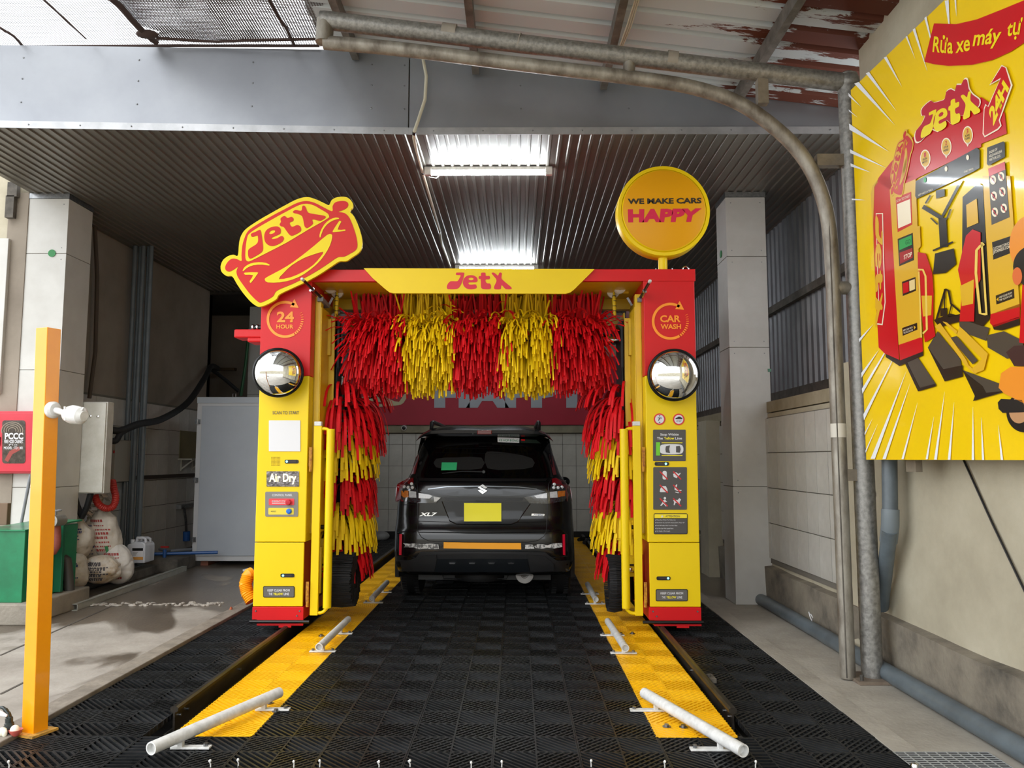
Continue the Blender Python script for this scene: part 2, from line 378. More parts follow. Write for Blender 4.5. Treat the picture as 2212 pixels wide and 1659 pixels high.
# tiles are placed with explicit axes
def tiles_x(parent, x0, x1, y, z0, z1, tw, th_, mat):      # wall facing -Y
    me_cache = {}; x = x0
    while x < x1 - 0.04:
        w = min(tw, x1 - x); z = z0
        while z < z1 - 0.04:
            h = min(th_, z1 - z); k = (round(w, 3), round(h, 3))
            if k not in me_cache:
                t = MB().box(0, w - 0.007, -0.012, 0.0, 0, h - 0.007); me = bpy.data.meshes.new('tile'); me.from_pydata(t.v, [], t.f); me.materials.append(mat); me_cache[k] = me
            o = bpy.data.objects.new('tile', me_cache[k]); COL.objects.link(o); o.parent = parent
            o.location = Vector((x, y - random.uniform(0, 0.002), z)) - WO[parent.name]; z += th_
        x += tw
def tiles_y(parent, x, y0, y1, z0, z1, tw, th_, mat, sgn=1):  # wall facing +/-X
    me_cache = {}; y = y0
    while y < y1 - 0.04:
        w = min(tw, y1 - y); z = z0
        while z < z1 - 0.04:
            h = min(th_, z1 - z); k = (round(w, 3), round(h, 3))
            if k not in me_cache:
                t = MB().box(0, 0.012 * sgn, 0, w - 0.007, 0, h - 0.008); me = bpy.data.meshes.new('tile'); me.from_pydata(t.v, [], t.f); me.materials.append(mat); me_cache[k] = me
            o = bpy.data.objects.new('tile', me_cache[k]); COL.objects.link(o); o.parent = parent
            o.location = Vector((x + random.uniform(0, 0.002) * sgn, y, z)) - WO[parent.name]; z += th_
        y += tw
tiles_x(bw, -5.0, 2.40, 14.42, 0.10, 1.86, 0.243, 0.391, M_tileb)
build('ledge_beam', MB().box(-5.0, 2.5, 14.30, 14.42, 1.87, 2.0), pm('tan_beam', '8F8871', '7E7762', 6, rough=0.7), bw)
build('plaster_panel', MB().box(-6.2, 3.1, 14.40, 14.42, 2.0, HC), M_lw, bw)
build('trim_4', MB().box(-2.6, 1.9, 14.32, 14.42, -0.09, 0.10), pm('drain_black', '171615', rough=0.8), kind='structure')

# right wall: rendered lower wall with tiles, kerb, corrugated sheet above
rw = build('wall_right', MB().box(2.462, 2.62, -2.0, 14.42, 0, 1.84), M_plaster, kind='structure', label='rendered lower wall on the right of the bay')
build('upper_render', MB().box(2.462, 2.62, -2.0, 5.45, 1.84, 4.7), M_plaster, rw)
build('grout_bed', MB().box(2.452, 2.462, 5.98, 14.4, 0.40, 1.80), M_grout, rw)
tiles_y(rw, 2.452, 6.0, 14.3, 0.45, 1.80, 0.242, 0.337, M_tile, -1)
build('ledge_beam', MB().box(2.455, 3.02, 5.9, 14.4, 1.85, 1.955), pm('tan_beam2', '8A8068', '9C927C', 5, rough=0.75), rw)
build('pilaster', MB().box(2.40, 2.47, 5.55, 5.98, 0.0, 2.1), M_plaster, rw)
kb = MB(); n = 60
for i in range(n):
    y0 = -2 + i * (16.3 / n); y1 = y0 + 16.3 / n
    r = lambda y: 0.012 * mnoise.noise(Vector((y * 2.1, 0.3, 0)))
    zt = lambda y: 0.36 + 0.014 * mnoise.noise(Vector((y * 3.1, 1.3, 0)))
    a = [(2.405 + r(y0), y0, 0), (2.405 + r(y1), y1, 0), (2.392 + r(y1 + 9), y1, zt(y1)), (2.392 + r(y0 + 9), y0, zt(y0)), (2.47, y0, zt(y0) + 0.01), (2.47, y1, zt(y1) + 0.01)]
    kb.add(a, [(0, 1, 2, 3), (3, 2, 5, 4)])
build('kerb', kb, M_kerb, rw)
def corr_wall():
    mb = MB(); prof = []; y = 6.4; p = 0.15
    while y < 14.4:
        prof += [(2.99, y), (2.99, y + 0.065), (3.022, y + 0.085), (3.022, y + 0.13)]; y += p
    n = len(prof); mb.add([(a, b, 1.95) for a, b in prof] + [(a, b, HC) for a, b in prof], [(i, i + 1, i + 1 + n, i + n) for i in range(n - 1)]); return mb
cw = build('corrugated_sheet', corr_wall(), M_cor, rw, smooth=False)
ga = MB()
ga.box(2.93, 2.985, 6.35, 14.4, 3.07, 3.15); ga.box(2.93, 2.985, 6.35, 14.4, 2.06, 2.15)
build('girt', ga, M_pur, rw)
for yy in (11.1, 14.0): build('stud', MB().box(2.90, 2.985, yy, yy + 0.12, 1.97, HC), M_pur, rw)
# lighter column farther along the right wall
build('wall_pier', MB().box(2.28, 2.45, 9.55, 9.95, 0, 1.86), M_plaster, rw)

# left wall
lwm = MB(); lwm.box(-5.15, -4.95, 7.76, 12.62, 0, HC)
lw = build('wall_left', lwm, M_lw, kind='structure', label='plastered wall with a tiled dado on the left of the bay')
build('outer_face', MB().box(-9.2, -5.036, 7.77, 7.97, 0, 5.4), M_plaster, lw)
build('grout_bed', MB().box(-4.95, -4.940, 8.15, 12.6, 0.05, 2.16), M_grout, lw)
tiles_y(lw, -4.940, 8.2, 12.6, 0.08, 2.14, 0.33, 0.345, M_tile, 1)
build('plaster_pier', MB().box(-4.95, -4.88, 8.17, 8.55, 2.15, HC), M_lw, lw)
build('wall_rail', MB().box(-4.935, -4.90, 8.3, 12.6, 1.13, 1.18), pm('rail_brown', '3B332C', rough=0.6), lw)
# dark side room seen through the opening
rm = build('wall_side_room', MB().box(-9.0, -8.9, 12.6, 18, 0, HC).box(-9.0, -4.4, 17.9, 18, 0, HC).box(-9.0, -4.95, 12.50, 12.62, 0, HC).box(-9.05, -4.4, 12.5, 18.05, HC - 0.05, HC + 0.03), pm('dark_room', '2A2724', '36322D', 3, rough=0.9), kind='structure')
# brown bar across the side room
build('shelf_bar', MB().bar((-6.1, 14.0, 3.0), (-5.0, 13.9, 2.98), 0.10, 0.05), pm('old_timber', '4A3820', rough=0.8), rm)

# pillars clad in sheets
def pillar(label, x0, x1, y0, y1, top, seams, group=None, base=0.0, cap=True):
    t = thing('pillar', label, 'pillar', ((x0 + x1) / 2, (y0 + y1) / 2, base))
    zs = [base] + seams + [top]
    for a, b in zip(zs[:-1], zs[1:]):
        build('cladding_panel', MB().box(x0, x1, y0, y1, a + 0.003, b - 0.003), M_cladw, t, bevel=0.002)
    build('core', MB().box(x0 + 0.006, x1 - 0.006, y0 + 0.006, y1 - 0.006, base, top + 0.01), M_grout, t)
    if cap: build('cap_strip', MB().box(x0 - 0.006, x1 + 0.006, y0 - 0.006, y1 + 0.006, top, top + 0.055), M_stl, t)
    s = MB()
    for z in zs[1:-1] + [top]:
        for dz in (-0.06, 0.06):
            if z + dz > top: continue
            for xx in (x0 + 0.05, x1 - 0.05): s.ell((xx, y0 - 0.001, z + dz), 0.006, 0.004, 0.006, 6, 4)
    build('screw', s, M_stl, t, kind='stuff')
    return t
pr = pillar('white panel-clad square pillar on the right, behind the curved steel pipes', 2.105, 2.50, 7.77, 8.15, 4.03, [1.13, 2.50, 3.42])
pl = pillar('white panel-clad square pillar on the left, behind the orange post', -5.03, -4.545, 7.77, 8.22, 4.03, [1.12, 2.28, 3.46])
pb = pillar('grey square pillar at the back left, behind the big grey cabinet', -4.64, -4.0, 13.5, 13.9, 4.03, [2.5], cap=False)
for t, X, Y, pxy, fc in ((pl, None, 7.765, (112, 547), 'y'), (pr, 2.10, None, (1557, 549), 'x')):
    c = at(*pxy, Y=Y, X=X)
    mb = MB(); mb.lathe([(0.038, -0.002), (0.038, 0.002)], c, d=(0, -1, 0) if fc == 'y' else (-1, 0, 0), n=24)
    build('green_dot', mb, pm('green_sticker', '1F7A3C', rough=0.5), t, label='round green sticker')
c = at(1661, 800, Y=7.764); build('green_tab', MB().box(c.x - 0.01, c.x + 0.02, 7.755, 7.768, c.z - 0.015, c.z + 0.015), M_grn, pr)

# canopy roof of old corrugated sheet, sloping down to the right, with purlins
def roof_mat():
    m = bpy.data.materials.new('rusty_roof_sheet'); m.use_nodes = True; nt = m.node_tree; b = nt.nodes['Principled BSDF']; L = nt.links.new
    g = nt.nodes.new('ShaderNodeNewGeometry'); sx = nt.nodes.new('ShaderNodeSeparateXYZ'); L(g.outputs['Position'], sx.inputs[0])
    mp = nt.nodes.new('ShaderNodeMapping'); mp.inputs['Scale'].default_value = (1.6, 8, 1); L(g.outputs['Position'], mp.inputs[0])
    n = nt.nodes.new('ShaderNodeTexNoise'); n.inputs['Scale'].default_value = 1.7; n.inputs['Detail'].default_value = 10; n.inputs['Roughness'].default_value = 0.7; L(mp.outputs[0], n.inputs['Vector'])
    mr = nt.nodes.new('ShaderNodeMapRange'); mr.inputs[1].default_value = 0.7; mr.inputs[2].default_value = 2.3; mr.inputs[3].default_value = -0.30; mr.inputs[4].default_value = 0.10; L(sx.outputs['X'], mr.inputs[0])
    wv = nt.nodes.new('ShaderNodeMath'); wv.operation = 'SINE'; ml = nt.nodes.new('ShaderNodeMath'); ml.operation = 'MULTIPLY'; ml.inputs[1].default_value = 2 * math.pi / 0.44; L(sx.outputs['Y'], ml.inputs[0]); L(ml.outputs[0], wv.inputs[0])
    m2 = nt.nodes.new('ShaderNodeMath'); m2.operation = 'MULTIPLY_ADD'; m2.inputs[1].default_value = 0.09; L(wv.outputs[0], m2.inputs[0]); L(mr.outputs[0], m2.inputs[2])
    a = nt.nodes.new('ShaderNodeMath'); a.operation = 'ADD'; L(n.outputs[0], a.inputs[0]); L(m2.outputs[0], a.inputs[1])
    s = nt.nodes.new('ShaderNodeMapRange'); s.inputs[1].default_value = 0.5; s.inputs[2].default_value = 0.53; L(a.outputs[0], s.inputs[0])
    n2 = nt.nodes.new('ShaderNodeTexNoise'); n2.inputs['Scale'].default_value = 1.3; L(g.outputs['Position'], n2.inputs['Vector'])
    r2 = nt.nodes.new('ShaderNodeValToRGB'); r2.color_ramp.elements[0].color = lin('A6ABAC'); r2.color_ramp.elements[1].color = lin('BFC3C2'); L(n2.outputs[0], r2.inputs[0])
    mx = nt.nodes.new('ShaderNodeMix'); mx.data_type = 'RGBA'; L(s.outputs[0], mx.inputs[0]); L(r2.outputs[0], mx.inputs[6]); mx.inputs[7].default_value = lin('5A2814')
    L(mx.outputs[2], b.inputs['Base Color']); b.inputs['Roughness'].default_value = 0.6; b.inputs['Metallic'].default_value = 0.15
    return m
def rz(x): return 4.77 - 0.128 * (x + 1.0)
mb = MB(); prof = []; y = -1.5
while y < 6.30:
    prof += [(y, 0), (y + 0.12, 0), (y + 0.14, 0.035), (y + 0.165, 0.035), (y + 0.185, 0)]; y += 0.22
n = len(prof); xs = (-1.62, 3.4)
mb.add([(xs[0], a, rz(xs[0]) + b) for a, b in prof] + [(xs[1], a, rz(xs[1]) + b) for a, b in prof], [(i, i + 1, i + 1 + n, i + n) for i in range(n - 1)])
cr_ = build('ceiling', mb, roof_mat(), kind='structure', smooth=False, label='old corrugated canopy sheeting with rust over the forecourt')
for pxx in (722, 1012, 1345, 1722, 2130):
    q = at(pxx, 0, Y=None, z=4.6)
    for _ in range(4): q = at(pxx, 0, z=rz(q.x) - 0.06)
    build('purlin', MB().box(q.x - 0.028, q.x + 0.028, -1.5, 6.28, rz(q.x) - 0.11, rz(q.x) - 0.005), M_pur, cr_)
build('flashing', MB().add([(-1.62, 6.30, rz(-1.62) + 0.06), (3.4, 6.30, rz(3.4) + 0.06), (3.4, 6.30, rz(3.4) - 0.0), (-1.62, 6.30, rz(-1.62) - 0.0)], [(0, 1, 2, 3)]), M_pur, cr_)

# unseen wall added far behind the camera, a darker horizon for reflections
yw = build('wall_unseen', MB().box(-30, 30, -22.3, -22, 0, 3.4), M_plaster, kind='structure')
# ================================================================ FLOOR GRATING
def wet_mat(name, c1, c2, r1, r2, bump=0.15, spec=0.5):
    return pm(name, c1, c2, 3.0, rough=r1, r2=r2, lo=0.4, hi=0.6, bump=bump, bscale=60, spec=spec)
M_grate = wet_mat('wet_black_grating', '121314', '1F2123', 0.34, 0.6, 0.15, 0.35)
M_gratey = wet_mat('yellow_grating', 'F0B408', 'F6BE10', 0.32, 0.5, 0.1)
def clip_diag(c, s, sg):      # segment of line u + sg*v = c inside [0,s]^2
    pts = []
    for u in (0, s):
        v = (c - u) * sg
        if -1e-9 <= v <= s + 1e-9: pts.append((u, v))
    for v in (0, s):
        u = c - sg * v
        if -1e-9 <= u <= s + 1e-9: pts.append((u, v))
    best = None
    for i in range(len(pts)):
        for j in range(i):
            d = math.hypot(pts[i][0] - pts[j][0], pts[i][1] - pts[j][1])
            if best is None or d > best[0]: best = (d, pts[i], pts[j])
    return best if best and best[0] > 0.012 else None
def sub_square(mb, x0, y0, s, kind, w, pitch, h=0.022):
    sg = 1 if kind == 0 else -1
    lo, hi = (0, 2 * s) if sg == 1 else (-s, s); c = lo + pitch * 0.5
    while c < hi:
        b = clip_diag(c, s, sg)
        if b:
            (u1, v1), (u2, v2) = b[1], b[2]; mb.bar((x0 + u1, y0 + v1, -h / 2), (x0 + u2, y0 + v2, -h / 2), w, h)
        c += pitch
    lo, hi = (0, 2 * s) if sg == -1 else (-s, s); c = lo + 0.03; q = 0
    zz = -0.008 if kind == 1 else -0.020
    while c < hi:
        b = clip_diag(c, s, -sg)
        if b:
            (u1, v1), (u2, v2) = b[1], b[2]; mb.bar((x0 + u1, y0 + v1, zz), (x0 + u2, y0 + v2, zz), 0.006, 0.012)
        c += 0.058
def frame_rect(mb, x0, x1, y0, y1, w=0.006, h=0.03):
    mb.box(x0, x0 + w, y0, y1, -h, 0.0005); mb.box(x1 - w, x1, y0, y1, -h, 0.0005); mb.box(x0, x1, y0, y0 + w, -h, 0.0005); mb.box(x0, x1, y1 - w, y1, -h, 0.0005)
def tile_mesh(name, W, D, mat, w=0.0105, pitch=0.039, solid=False, flip=0):
    mb = MB(); s = 0.205; g = 0.002
    nx = max(1, round(W / s)); ny = max(1, round(D / s)); sx = (W - g) / nx; sy = (D - g) / ny
    for i in range(nx):
        for j in range(ny):
            x0 = i * sx; y0 = j * sy
            if sx < 0.17:
                k = 0
                while k * pitch < sy: mb.bar((x0, y0 + k * pitch, -0.011), (x0 + sx, y0 + k * pitch, -0.011), w, 0.022); k += 1
            else: sub_square(mb, x0, y0, min(sx, sy), (i + j + flip) % 2, w, pitch)
    frame_rect(mb, 0, W - g, 0, D - g)
    if nx == 2: mb.box(sx - 0.003, sx + 0.005, 0, D - g, -0.028, 0.0004)
    if ny == 2: mb.box(0, W - g, sy - 0.004, sy + 0.004, -0.028, 0.0004)
    if solid: mb.box(0, W - g, 0, D - g, -0.036, -0.026)
    me = bpy.data.meshes.new(name); me.from_pydata(mb.v, [], mb.f); me.materials.append(mat)
    return me
S = 0.205; T2 = 0.41; Y0 = 3.73; YS = 4.14; NR = 25
X_in = 0.706
mat_thing = thing('floor_mat', 'black interlocking plastic drainage grating covering the wash bay floor', 'floor mat', (-0.35, 3.73, -0.09))
def place_tiles(parent, me, x, ys):
    for y in ys:
        o = bpy.data.objects.new('tile', me); COL.objects.link(o); o.parent = parent
        o.location = Vector((x, y, random.uniform(-0.0015, 0.0015))) - WO[parent.name]
rows = [YS + k * T2 for k in range(NR)]
tb = tile_mesh('tile', T2, T2, M_grate); tf = tile_mesh('tile', T2, T2, M_grate, w=0.0125, pitch=0.043)
th = tile_mesh('tile', S, T2, M_grate); tg = tile_mesh('tile', 0.146, T2, M_grate); tgs = tile_mesh('tile', 0.085, T2, M_grate)
for k in range(5): place_tiles(mat_thing, tb, X_in - T2 * (k + 1), [Y0] + rows)
place_tiles(mat_thing, tf, -1.90 - T2, [Y0] + rows); place_tiles(mat_thing, th, -1.90 - T2 - S, [Y0] + rows)
place_tiles(mat_thing, tf, 1.19, [Y0] + rows); place_tiles(mat_thing, th, 1.19 + T2, [Y0] + rows)
place_tiles(mat_thing, tb, X_in, [Y0]); place_tiles(mat_thing, tb, X_in - T2 * 6, [Y0])
place_tiles(mat_thing, tg, -1.90, [Y0]); place_tiles(mat_thing, tgs, 1.112, [Y0])
ty = tile_mesh('tile', T2, T2, M_gratey, w=0.017, pitch=0.039, solid=True)
for x, lab in ((X_in - T2 * 6, 'yellow grating walkway strip on the left, beside the left rail'), (X_in, 'yellow grating walkway strip on the right, beside the right rail')):
    st = thing('walkway_strip', lab, 'floor strip', (x + S, YS, 0), group='yellow grating strips on both sides of the lane')
    place_tiles(st, ty, x, rows)
# ties sticking up at the front edge
for i, (px, py) in enumerate(((20, 1652), (455, 1650), (515, 1648), (635, 1652), (691, 1650), (819, 1652), (886, 1650), (1018, 1654), (1084, 1652), (1277, 1650), (1436, 1652), (1632, 1652), (822, 1652))):
    if i == 12: break
    p = at(px, py, z=0.012); mb = MB(); mb.tube([p + Vector((0, 0, -0.02)), p, p + Vector((random.uniform(-.01, .01), -0.006, 0.016))], 0.003, 6)
    mb.ell(p + Vector((0, -0.006, 0.016)), 0.006, 0.006, 0.007, 8, 6)
    build('cable_tie', mb, M_pvc, label=('leftmost', 'second from the left', 'third from the left', 'fourth from the left', 'fifth from the left', 'sixth from the left', 'sixth from the right', 'fifth from the right', 'fourth from the right', 'third from the right', 'second from the right', 'rightmost')[i] + ' of the white cable tie ends at the front edge', cat='cable tie', group='cable ties along the front edge of the grating')

# rails (bulb head, web, foot)
def rail(x, y0, lab, flip):
    prof = [(-0.036, -0.085), (0.036, -0.085), (0.036, -0.078), (0.006, -0.070), (0.005, 0.028), (0.020, 0.035), (0.022, 0.053), (0.010, 0.062), (-0.010, 0.062), (-0.022, 0.053), (-0.020, 0.035), (-0.005, 0.028), (-0.006, -0.070), (-0.036, -0.078)]
    t = thing('guide_rail', lab, 'rail', (x, y0, -0.085))
    build('rail_bar', MB().prism([(x + a, b) for a, b in prof], y0, 14.3), pm('worn_rail_steel', '2A2724', '4C463E', 18, rough=0.35, metal=0.6, stretch=(1, 0.2, 1)), t, ang=30)
    b = MB()
    for yy in (y0 + 0.06, y0 + 0.16, y0 + 1.0):
        for s_ in (-1, 1): b.cyl((x + s_ * 0.005, yy, 0.0), (x + s_ * 0.016, yy, 0.0), 0.008, n=8)
    build('bolt', b, M_stl, t)
    build('base_angle', MB().box(x - 0.05, x + 0.045, y0 - 0.02, 14.3, -0.09, -0.084), M_concd, t)
    return t
rail(-1.862, 4.42, 'worn steel rail left of the left yellow strip', 0)
rail(1.163, 4.41, 'worn steel rail right of the right yellow strip', 1)
clp = at(1530, 1470, z=0.0); build('rail_clamp', MB().box(1.195, 1.25, clp.y - 0.06, clp.y + 0.06, 0, 0.025).cyl((1.215, clp.y, 0.02), (1.215, clp.y, 0.04), 0.012), M_concd, label='small dark rail clamp on the right rail', cat='clamp', bevel=0)

# white guide bars on the strips
def guide_bar(a, b, lab, r=0.028, feet=(0.12, 0.88), one_side=0):
    p, q = at(*a, z=0.062), at(*b, z=0.062); d = (q - p).normalized(); sd = d.cross(Vector((0, 0, 1))).normalized()
    t = thing('guide_bar', lab, 'guide bar', ((p.x + q.x) / 2, (p.y + q.y) / 2, 0))
    mb = MB(); n = 20
    vs = []; fs = []
    prof = [(r * 0.8, 0.03), (r * 0.8, 0), (r, 0), (r, (q - p).length), (r * 0.8, (q - p).length), (r * 0.8, (q - p).length - 0.03)]
    mb.lathe(prof, p, d=d, n=20)
    build('pipe', mb, M_pvc, t)
    L = (q - p).length
    for f in feet:
        c = p + d * (L * f); mb = MB()
        ax = Vector((1, 0, 0)); w = 0.095
        off = Vector((one_side * 0.05, 0, 0))
        mb.box(c.x + off.x - w, c.x + off.x + w, c.y - 0.02, c.y + 0.02, 0.002, 0.012)
        mb.box(c.x - 0.012, c.x + 0.012, c.y - 0.015, c.y + 0.015, 0.010, 0.045)
        fo = build('foot_plate', mb, M_pvc, t, bevel=0.002)
        bb = MB()
        for s_ in ((-1, 1) if not one_side else (one_side,)):
            bb.cyl((c.x + off.x + s_ * w * 0.75, c.y, 0.012), (c.x + off.x + s_ * w * 0.75, c.y, 0.026), 0.011, n=6)
        build('bolt', bb, M_stl, fo)
guide_bar((326, 1617), (603, 1496), 'long white guide bar angled across the near end of the left yellow strip', feet=(0.2, 0.86), one_side=1, r=0.030)
guide_bar((689, 1398), (752, 1338), 'short white guide bar on the left yellow strip in front of the left column', feet=(0.12, 0.72), r=0.027)
guide_bar((803, 1293), (836, 1258), 'small white guide bar on the left yellow strip beside the car', feet=(0.1, 0.7), r=0.027)
guide_bar((1606, 1622), (1392, 1497), 'long white guide bar angled across the near end of the right yellow strip', feet=(0.2, 0.86), one_side=-1, r=0.030)
guide_bar((1351, 1400), (1313, 1342), 'short white guide bar on the right yellow strip in front of the right column', feet=(0.1, 0.72), r=0.027)
guide_bar((1287, 1295), (1269, 1262), 'small white guide bar on the right yellow strip beside the car', feet=(0.1, 0.7), r=0.027)
# mounting bolts on the strips
for px, py, wh in ((596, 1537, 'beside the long white bar on the left strip'), (583, 1519, 'just behind the long white bar on the left strip'), (694, 1374, 'beside the short white bar on the left strip'), (1440, 1570, 'left of the pair below the long white bar on the right strip'), (1453, 1546, 'close under the long white bar on the right strip'), (1366, 1369, 'beside the short white bar on the right strip'), (1476, 1571, 'right of the pair below the long white bar on the right strip')):
    p = at(px, py, z=0.002); mb = MB(); mb.lathe([(0.022, 0), (0.022, 0.004), (0.012, 0.005), (0.012, 0.014), (0.002, 0.015)], p, n=12)
    build('anchor_bolt', mb, M_stl, label='steel anchor bolt ' + wh, cat='bolt', group='anchor bolts in the yellow strips')

# drain grate at the right front
p0 = at(1926, 1628, z=0.004); g = thing('drain_grate', 'silver metal drain grate set in the concrete at the lower right corner', 'drain grate', (2.12, 3.75, 0))
mb = MB(); x0, x1, y0, y1 = 1.80, 2.25, 3.62, 3.935
for i in range(10): xx = x0 + (x1 - x0) * i / 9; mb.box(xx - 0.002, xx + 0.002, y0, y1, 0.002, 0.005)
for i in range(13): yy = y0 + (y1 - y0) * i / 12; mb.box(x0, x1, yy - 0.0015, yy + 0.0015, 0.002, 0.006)
build('grid', mb, pm('zinc_bars', 'C9CBC9', rough=0.4, metal=0.6), g)
build('recess', MB().box(x0, x1, y0, y1, 0.0005, 0.002), pm('drain_dark', '2A2A2E', rough=0.9), g)
mb = MB(); p = at(1977, 1655, z=0.02); mb.lathe([(0.02, -0.02), (0.022, 0.0), (0.016, 0.012), (0.004, 0.016)], p, n=14)
build('grate_knob', mb, M_chr, g)
# ================================================================ CAR WASH GANTRY
YF = 6.5
G = thing('car_wash_gantry', 'red and yellow rollover car wash machine with brushes, standing over the lane behind the car', 'car wash machine', (-0.35, 7.0, 0.0))
XL0, XL1, XR0, XR1 = -2.135, -1.722, 1.06, 1.478
ZT = 2.935
def P(px, py, Y=YF): return at(px, py, Y=Y)
FG = FY(YF - 0.002)
zred = P(600, 812).z; zsp = P(600, 1172).z; zsk = P(600, 1311).z; zs2 = P(600, 1338).z
for side, (x0, x1) in (('l', (XL0, XL1)), ('r', (XR0, XR1))):
    inner = x1 if side == 'l' else x0
    build('column_shell', MB().box(x0, x1, YF, 7.55, zsp + 0.004, zred), M_yel, G, bevel=0.006)
    build('column_head', MB().box(x0 - 0.004, x1 + 0.004, YF - 0.004, 7.55, zred + 0.001, P(1450, 592).z), M_red, G, bevel=0.005)
    if side == 'l': build('lower_door', MB().box(x0, x1 - 0.01, YF, YF + 0.02, zsk + 0.004, zsp), M_yel, G, bevel=0.004)
    else: build('lower_door', MB().box(x0 + 0.01, x1, YF, YF + 0.02, zsk + 0.004, zsp), M_yel, G, bevel=0.004)
    build('lower_body', MB().box(x0 + 0.01, x1 - 0.01, YF + 0.02, 7.5, zsk - 0.02, zsp), M_dred, G, bevel=0.004)
    sk = build('base_skirt', MB().box(x0, x1, YF - 0.01, 7.5, zs2, zsk), M_red, G, bevel=0.003)
    s = MB()
    for xx, zz in ((x0 + 0.03, zsk - 0.03), (x1 - 0.03, zsk - 0.03), (x1 - 0.05 if side == 'l' else x0 + 0.06, zs2 + 0.03)): s.lathe([(0.008, 0), (0.006, 0.006)], (xx, YF - 0.011, zz), axis='y', n=10)
    build('bolt', s, M_stl, sk)
    lip = MB(); zb = P(600, 1351).z
    lip.box(x0 + 0.04, x1 - 0.0, YF - 0.01, YF + 0.005, zb, zs2 + 0.005); xx = (x0 + x1) / 2 + 0.06; lip.box(xx - 0.05, xx + 0.05, YF - 0.012, YF + 0.004, zb - 0.015, zb + 0.02)
    lip.box(x0 + 0.04, x0 + 0.06, YF, 7.5, zb, zs2)
    build('base_lip', lip, M_red, G, bevel=0.002)
    build('bumper_rod', MB().cyl((x0 - 0.01 if side == 'l' else x0 - 0.055, YF - 0.03, zs2 - 0.012), (x1 + (0.055 if side == 'l' else 0.01), YF - 0.03, zs2 - 0.012), 0.013), M_blk, G)
    build('wheel_housing', MB().box(x0 + 0.10, x1 - 0.05, 6.62, 7.4, 0.088, zs2), M_blk, G)
    # inner masts
    sg = 1 if side == 'l' else -1
    zm = P(700, 1148, 6.8).z
    m = MB(); m.box(inner, inner + sg * 0.055, 6.62, 6.70, zm, ZT - 0.14); m.box(inner + sg * 0.003, inner + sg * 0.012, 6.62, 7.3, zm, ZT - 0.14); m.box(inner + sg * 0.055, inner + sg * 0.063, 6.62, 6.95, zm, ZT - 0.25)
    m.box(inner + sg * 0.063, inner + sg * 0.118, 6.88, 6.95, zm, ZT - 0.30); m.box(inner + sg * 0.110, inner + sg * 0.118, 6.88, 7.3, zm, ZT - 0.25)
    build('mast', m, M_yel2, G, bevel=0.003)
    build('mast_channel', MB().box(inner + sg * 0.118, inner + sg * 0.138, 6.95, 7.3, zm, ZT - 0.3), M_blk, G)
    build('hose', MB().tube([(inner + sg * 0.125, 6.90, zm - 0.02), (inner + sg * 0.13, 6.89, 1.0), (inner + sg * 0.132, 6.9, 2.2)], 0.008, 8), M_rub, G)
    # gate: flat post and fat tube
    xb = inner + sg * 0.075; za, zb2 = P(700, 920, 6.55).z, P(700, 1328, 6.55).z
    hg = build('gate_post', MB().box(xb - 0.032, xb + 0.032, 6.52, 6.56, zb2, za), M_yel, G, bevel=0.003)
    build('post_cap', MB().box(xb - 0.03, xb + 0.03, 6.515, 6.565, za, za + 0.035), M_pvc, hg, bevel=0.003)
    xt = inner + sg * 0.178; zc, zd = P(700, 927, 6.55).z, P(700, 1318, 6.55).z
    build('gate_tube', MB().cyl((xt, 6.54, zd + 0.02), (xt, 6.54, zc - 0.0), 0.034, n=24), M_yel, hg)
    arm = MB()
    arm.tube([(xb, 6.54, zc + 0.0), (xb + sg * 0.05, 6.54, zc + 0.004), (xt - sg * 0.03, 6.54, zc), (xt - sg * 0.005, 6.54, zc - 0.02), (xt, 6.54, zc - 0.05)], 0.014, 10)
    arm.tube([(xb, 6.54, zd - 0.02), (xb + sg * 0.05, 6.54, zd - 0.02), (xt - sg * 0.03, 6.54, zd - 0.012), (xt - sg * 0.005, 6.54, zd + 0.012), (xt, 6.54, zd + 0.04)], 0.014, 10)
    build('gate_arm', arm, M_yel, hg)
    for zz in (P(700, 1000, 6.55).z, P(700, 1290, 6.55).z):
        h_ = MB(); h_.cyl((inner + sg * 0.025, 6.51, zz - 0.07), (inner + sg * 0.025, 6.51, zz + 0.03), 0.012); h_.box(inner + sg * 0.012, inner + sg * 0.035, 6.50, 6.515, zz - 0.03, zz + 0.13)
        build('hinge', h_, pm('rusty_yellow', 'C99012', '8A4A12', 40, rough=0.6), hg)
    # inner machinery low down
    k = MB(); k.box(inner + sg * 0.02, inner + sg * 0.12, 6.85, 6.88, 0.40, 0.72); k.box(inner + sg * 0.02, inner + sg * 0.08, 6.72, 6.75, 0.28, 0.66)
    build('bracket', k, M_yel2, G, bevel=0.004)
    k = MB(); k.cyl((inner, 6.7, 0.83), (inner + sg * 0.10, 6.7, 0.83), 0.018); k.cyl((inner, 6.95, 0.95), (inner + sg * 0.22, 6.95, 0.95), 0.02); k.cyl((inner + sg * 0.05, 6.84, 0.50), (inner + sg * 0.16, 6.84, 0.50), 0.008)
    build('limit_switch', k, M_blk, G)
    k = MB(); k.cyl((inner + sg * 0.02, 6.8, 0.45), (inner + sg * 0.13, 6.8, 0.45), 0.009); k.ell((inner + sg * 0.10, 6.8, 0.47), 0.015, 0.015, 0.015)
    build('steel_pin', k, M_chr, G)

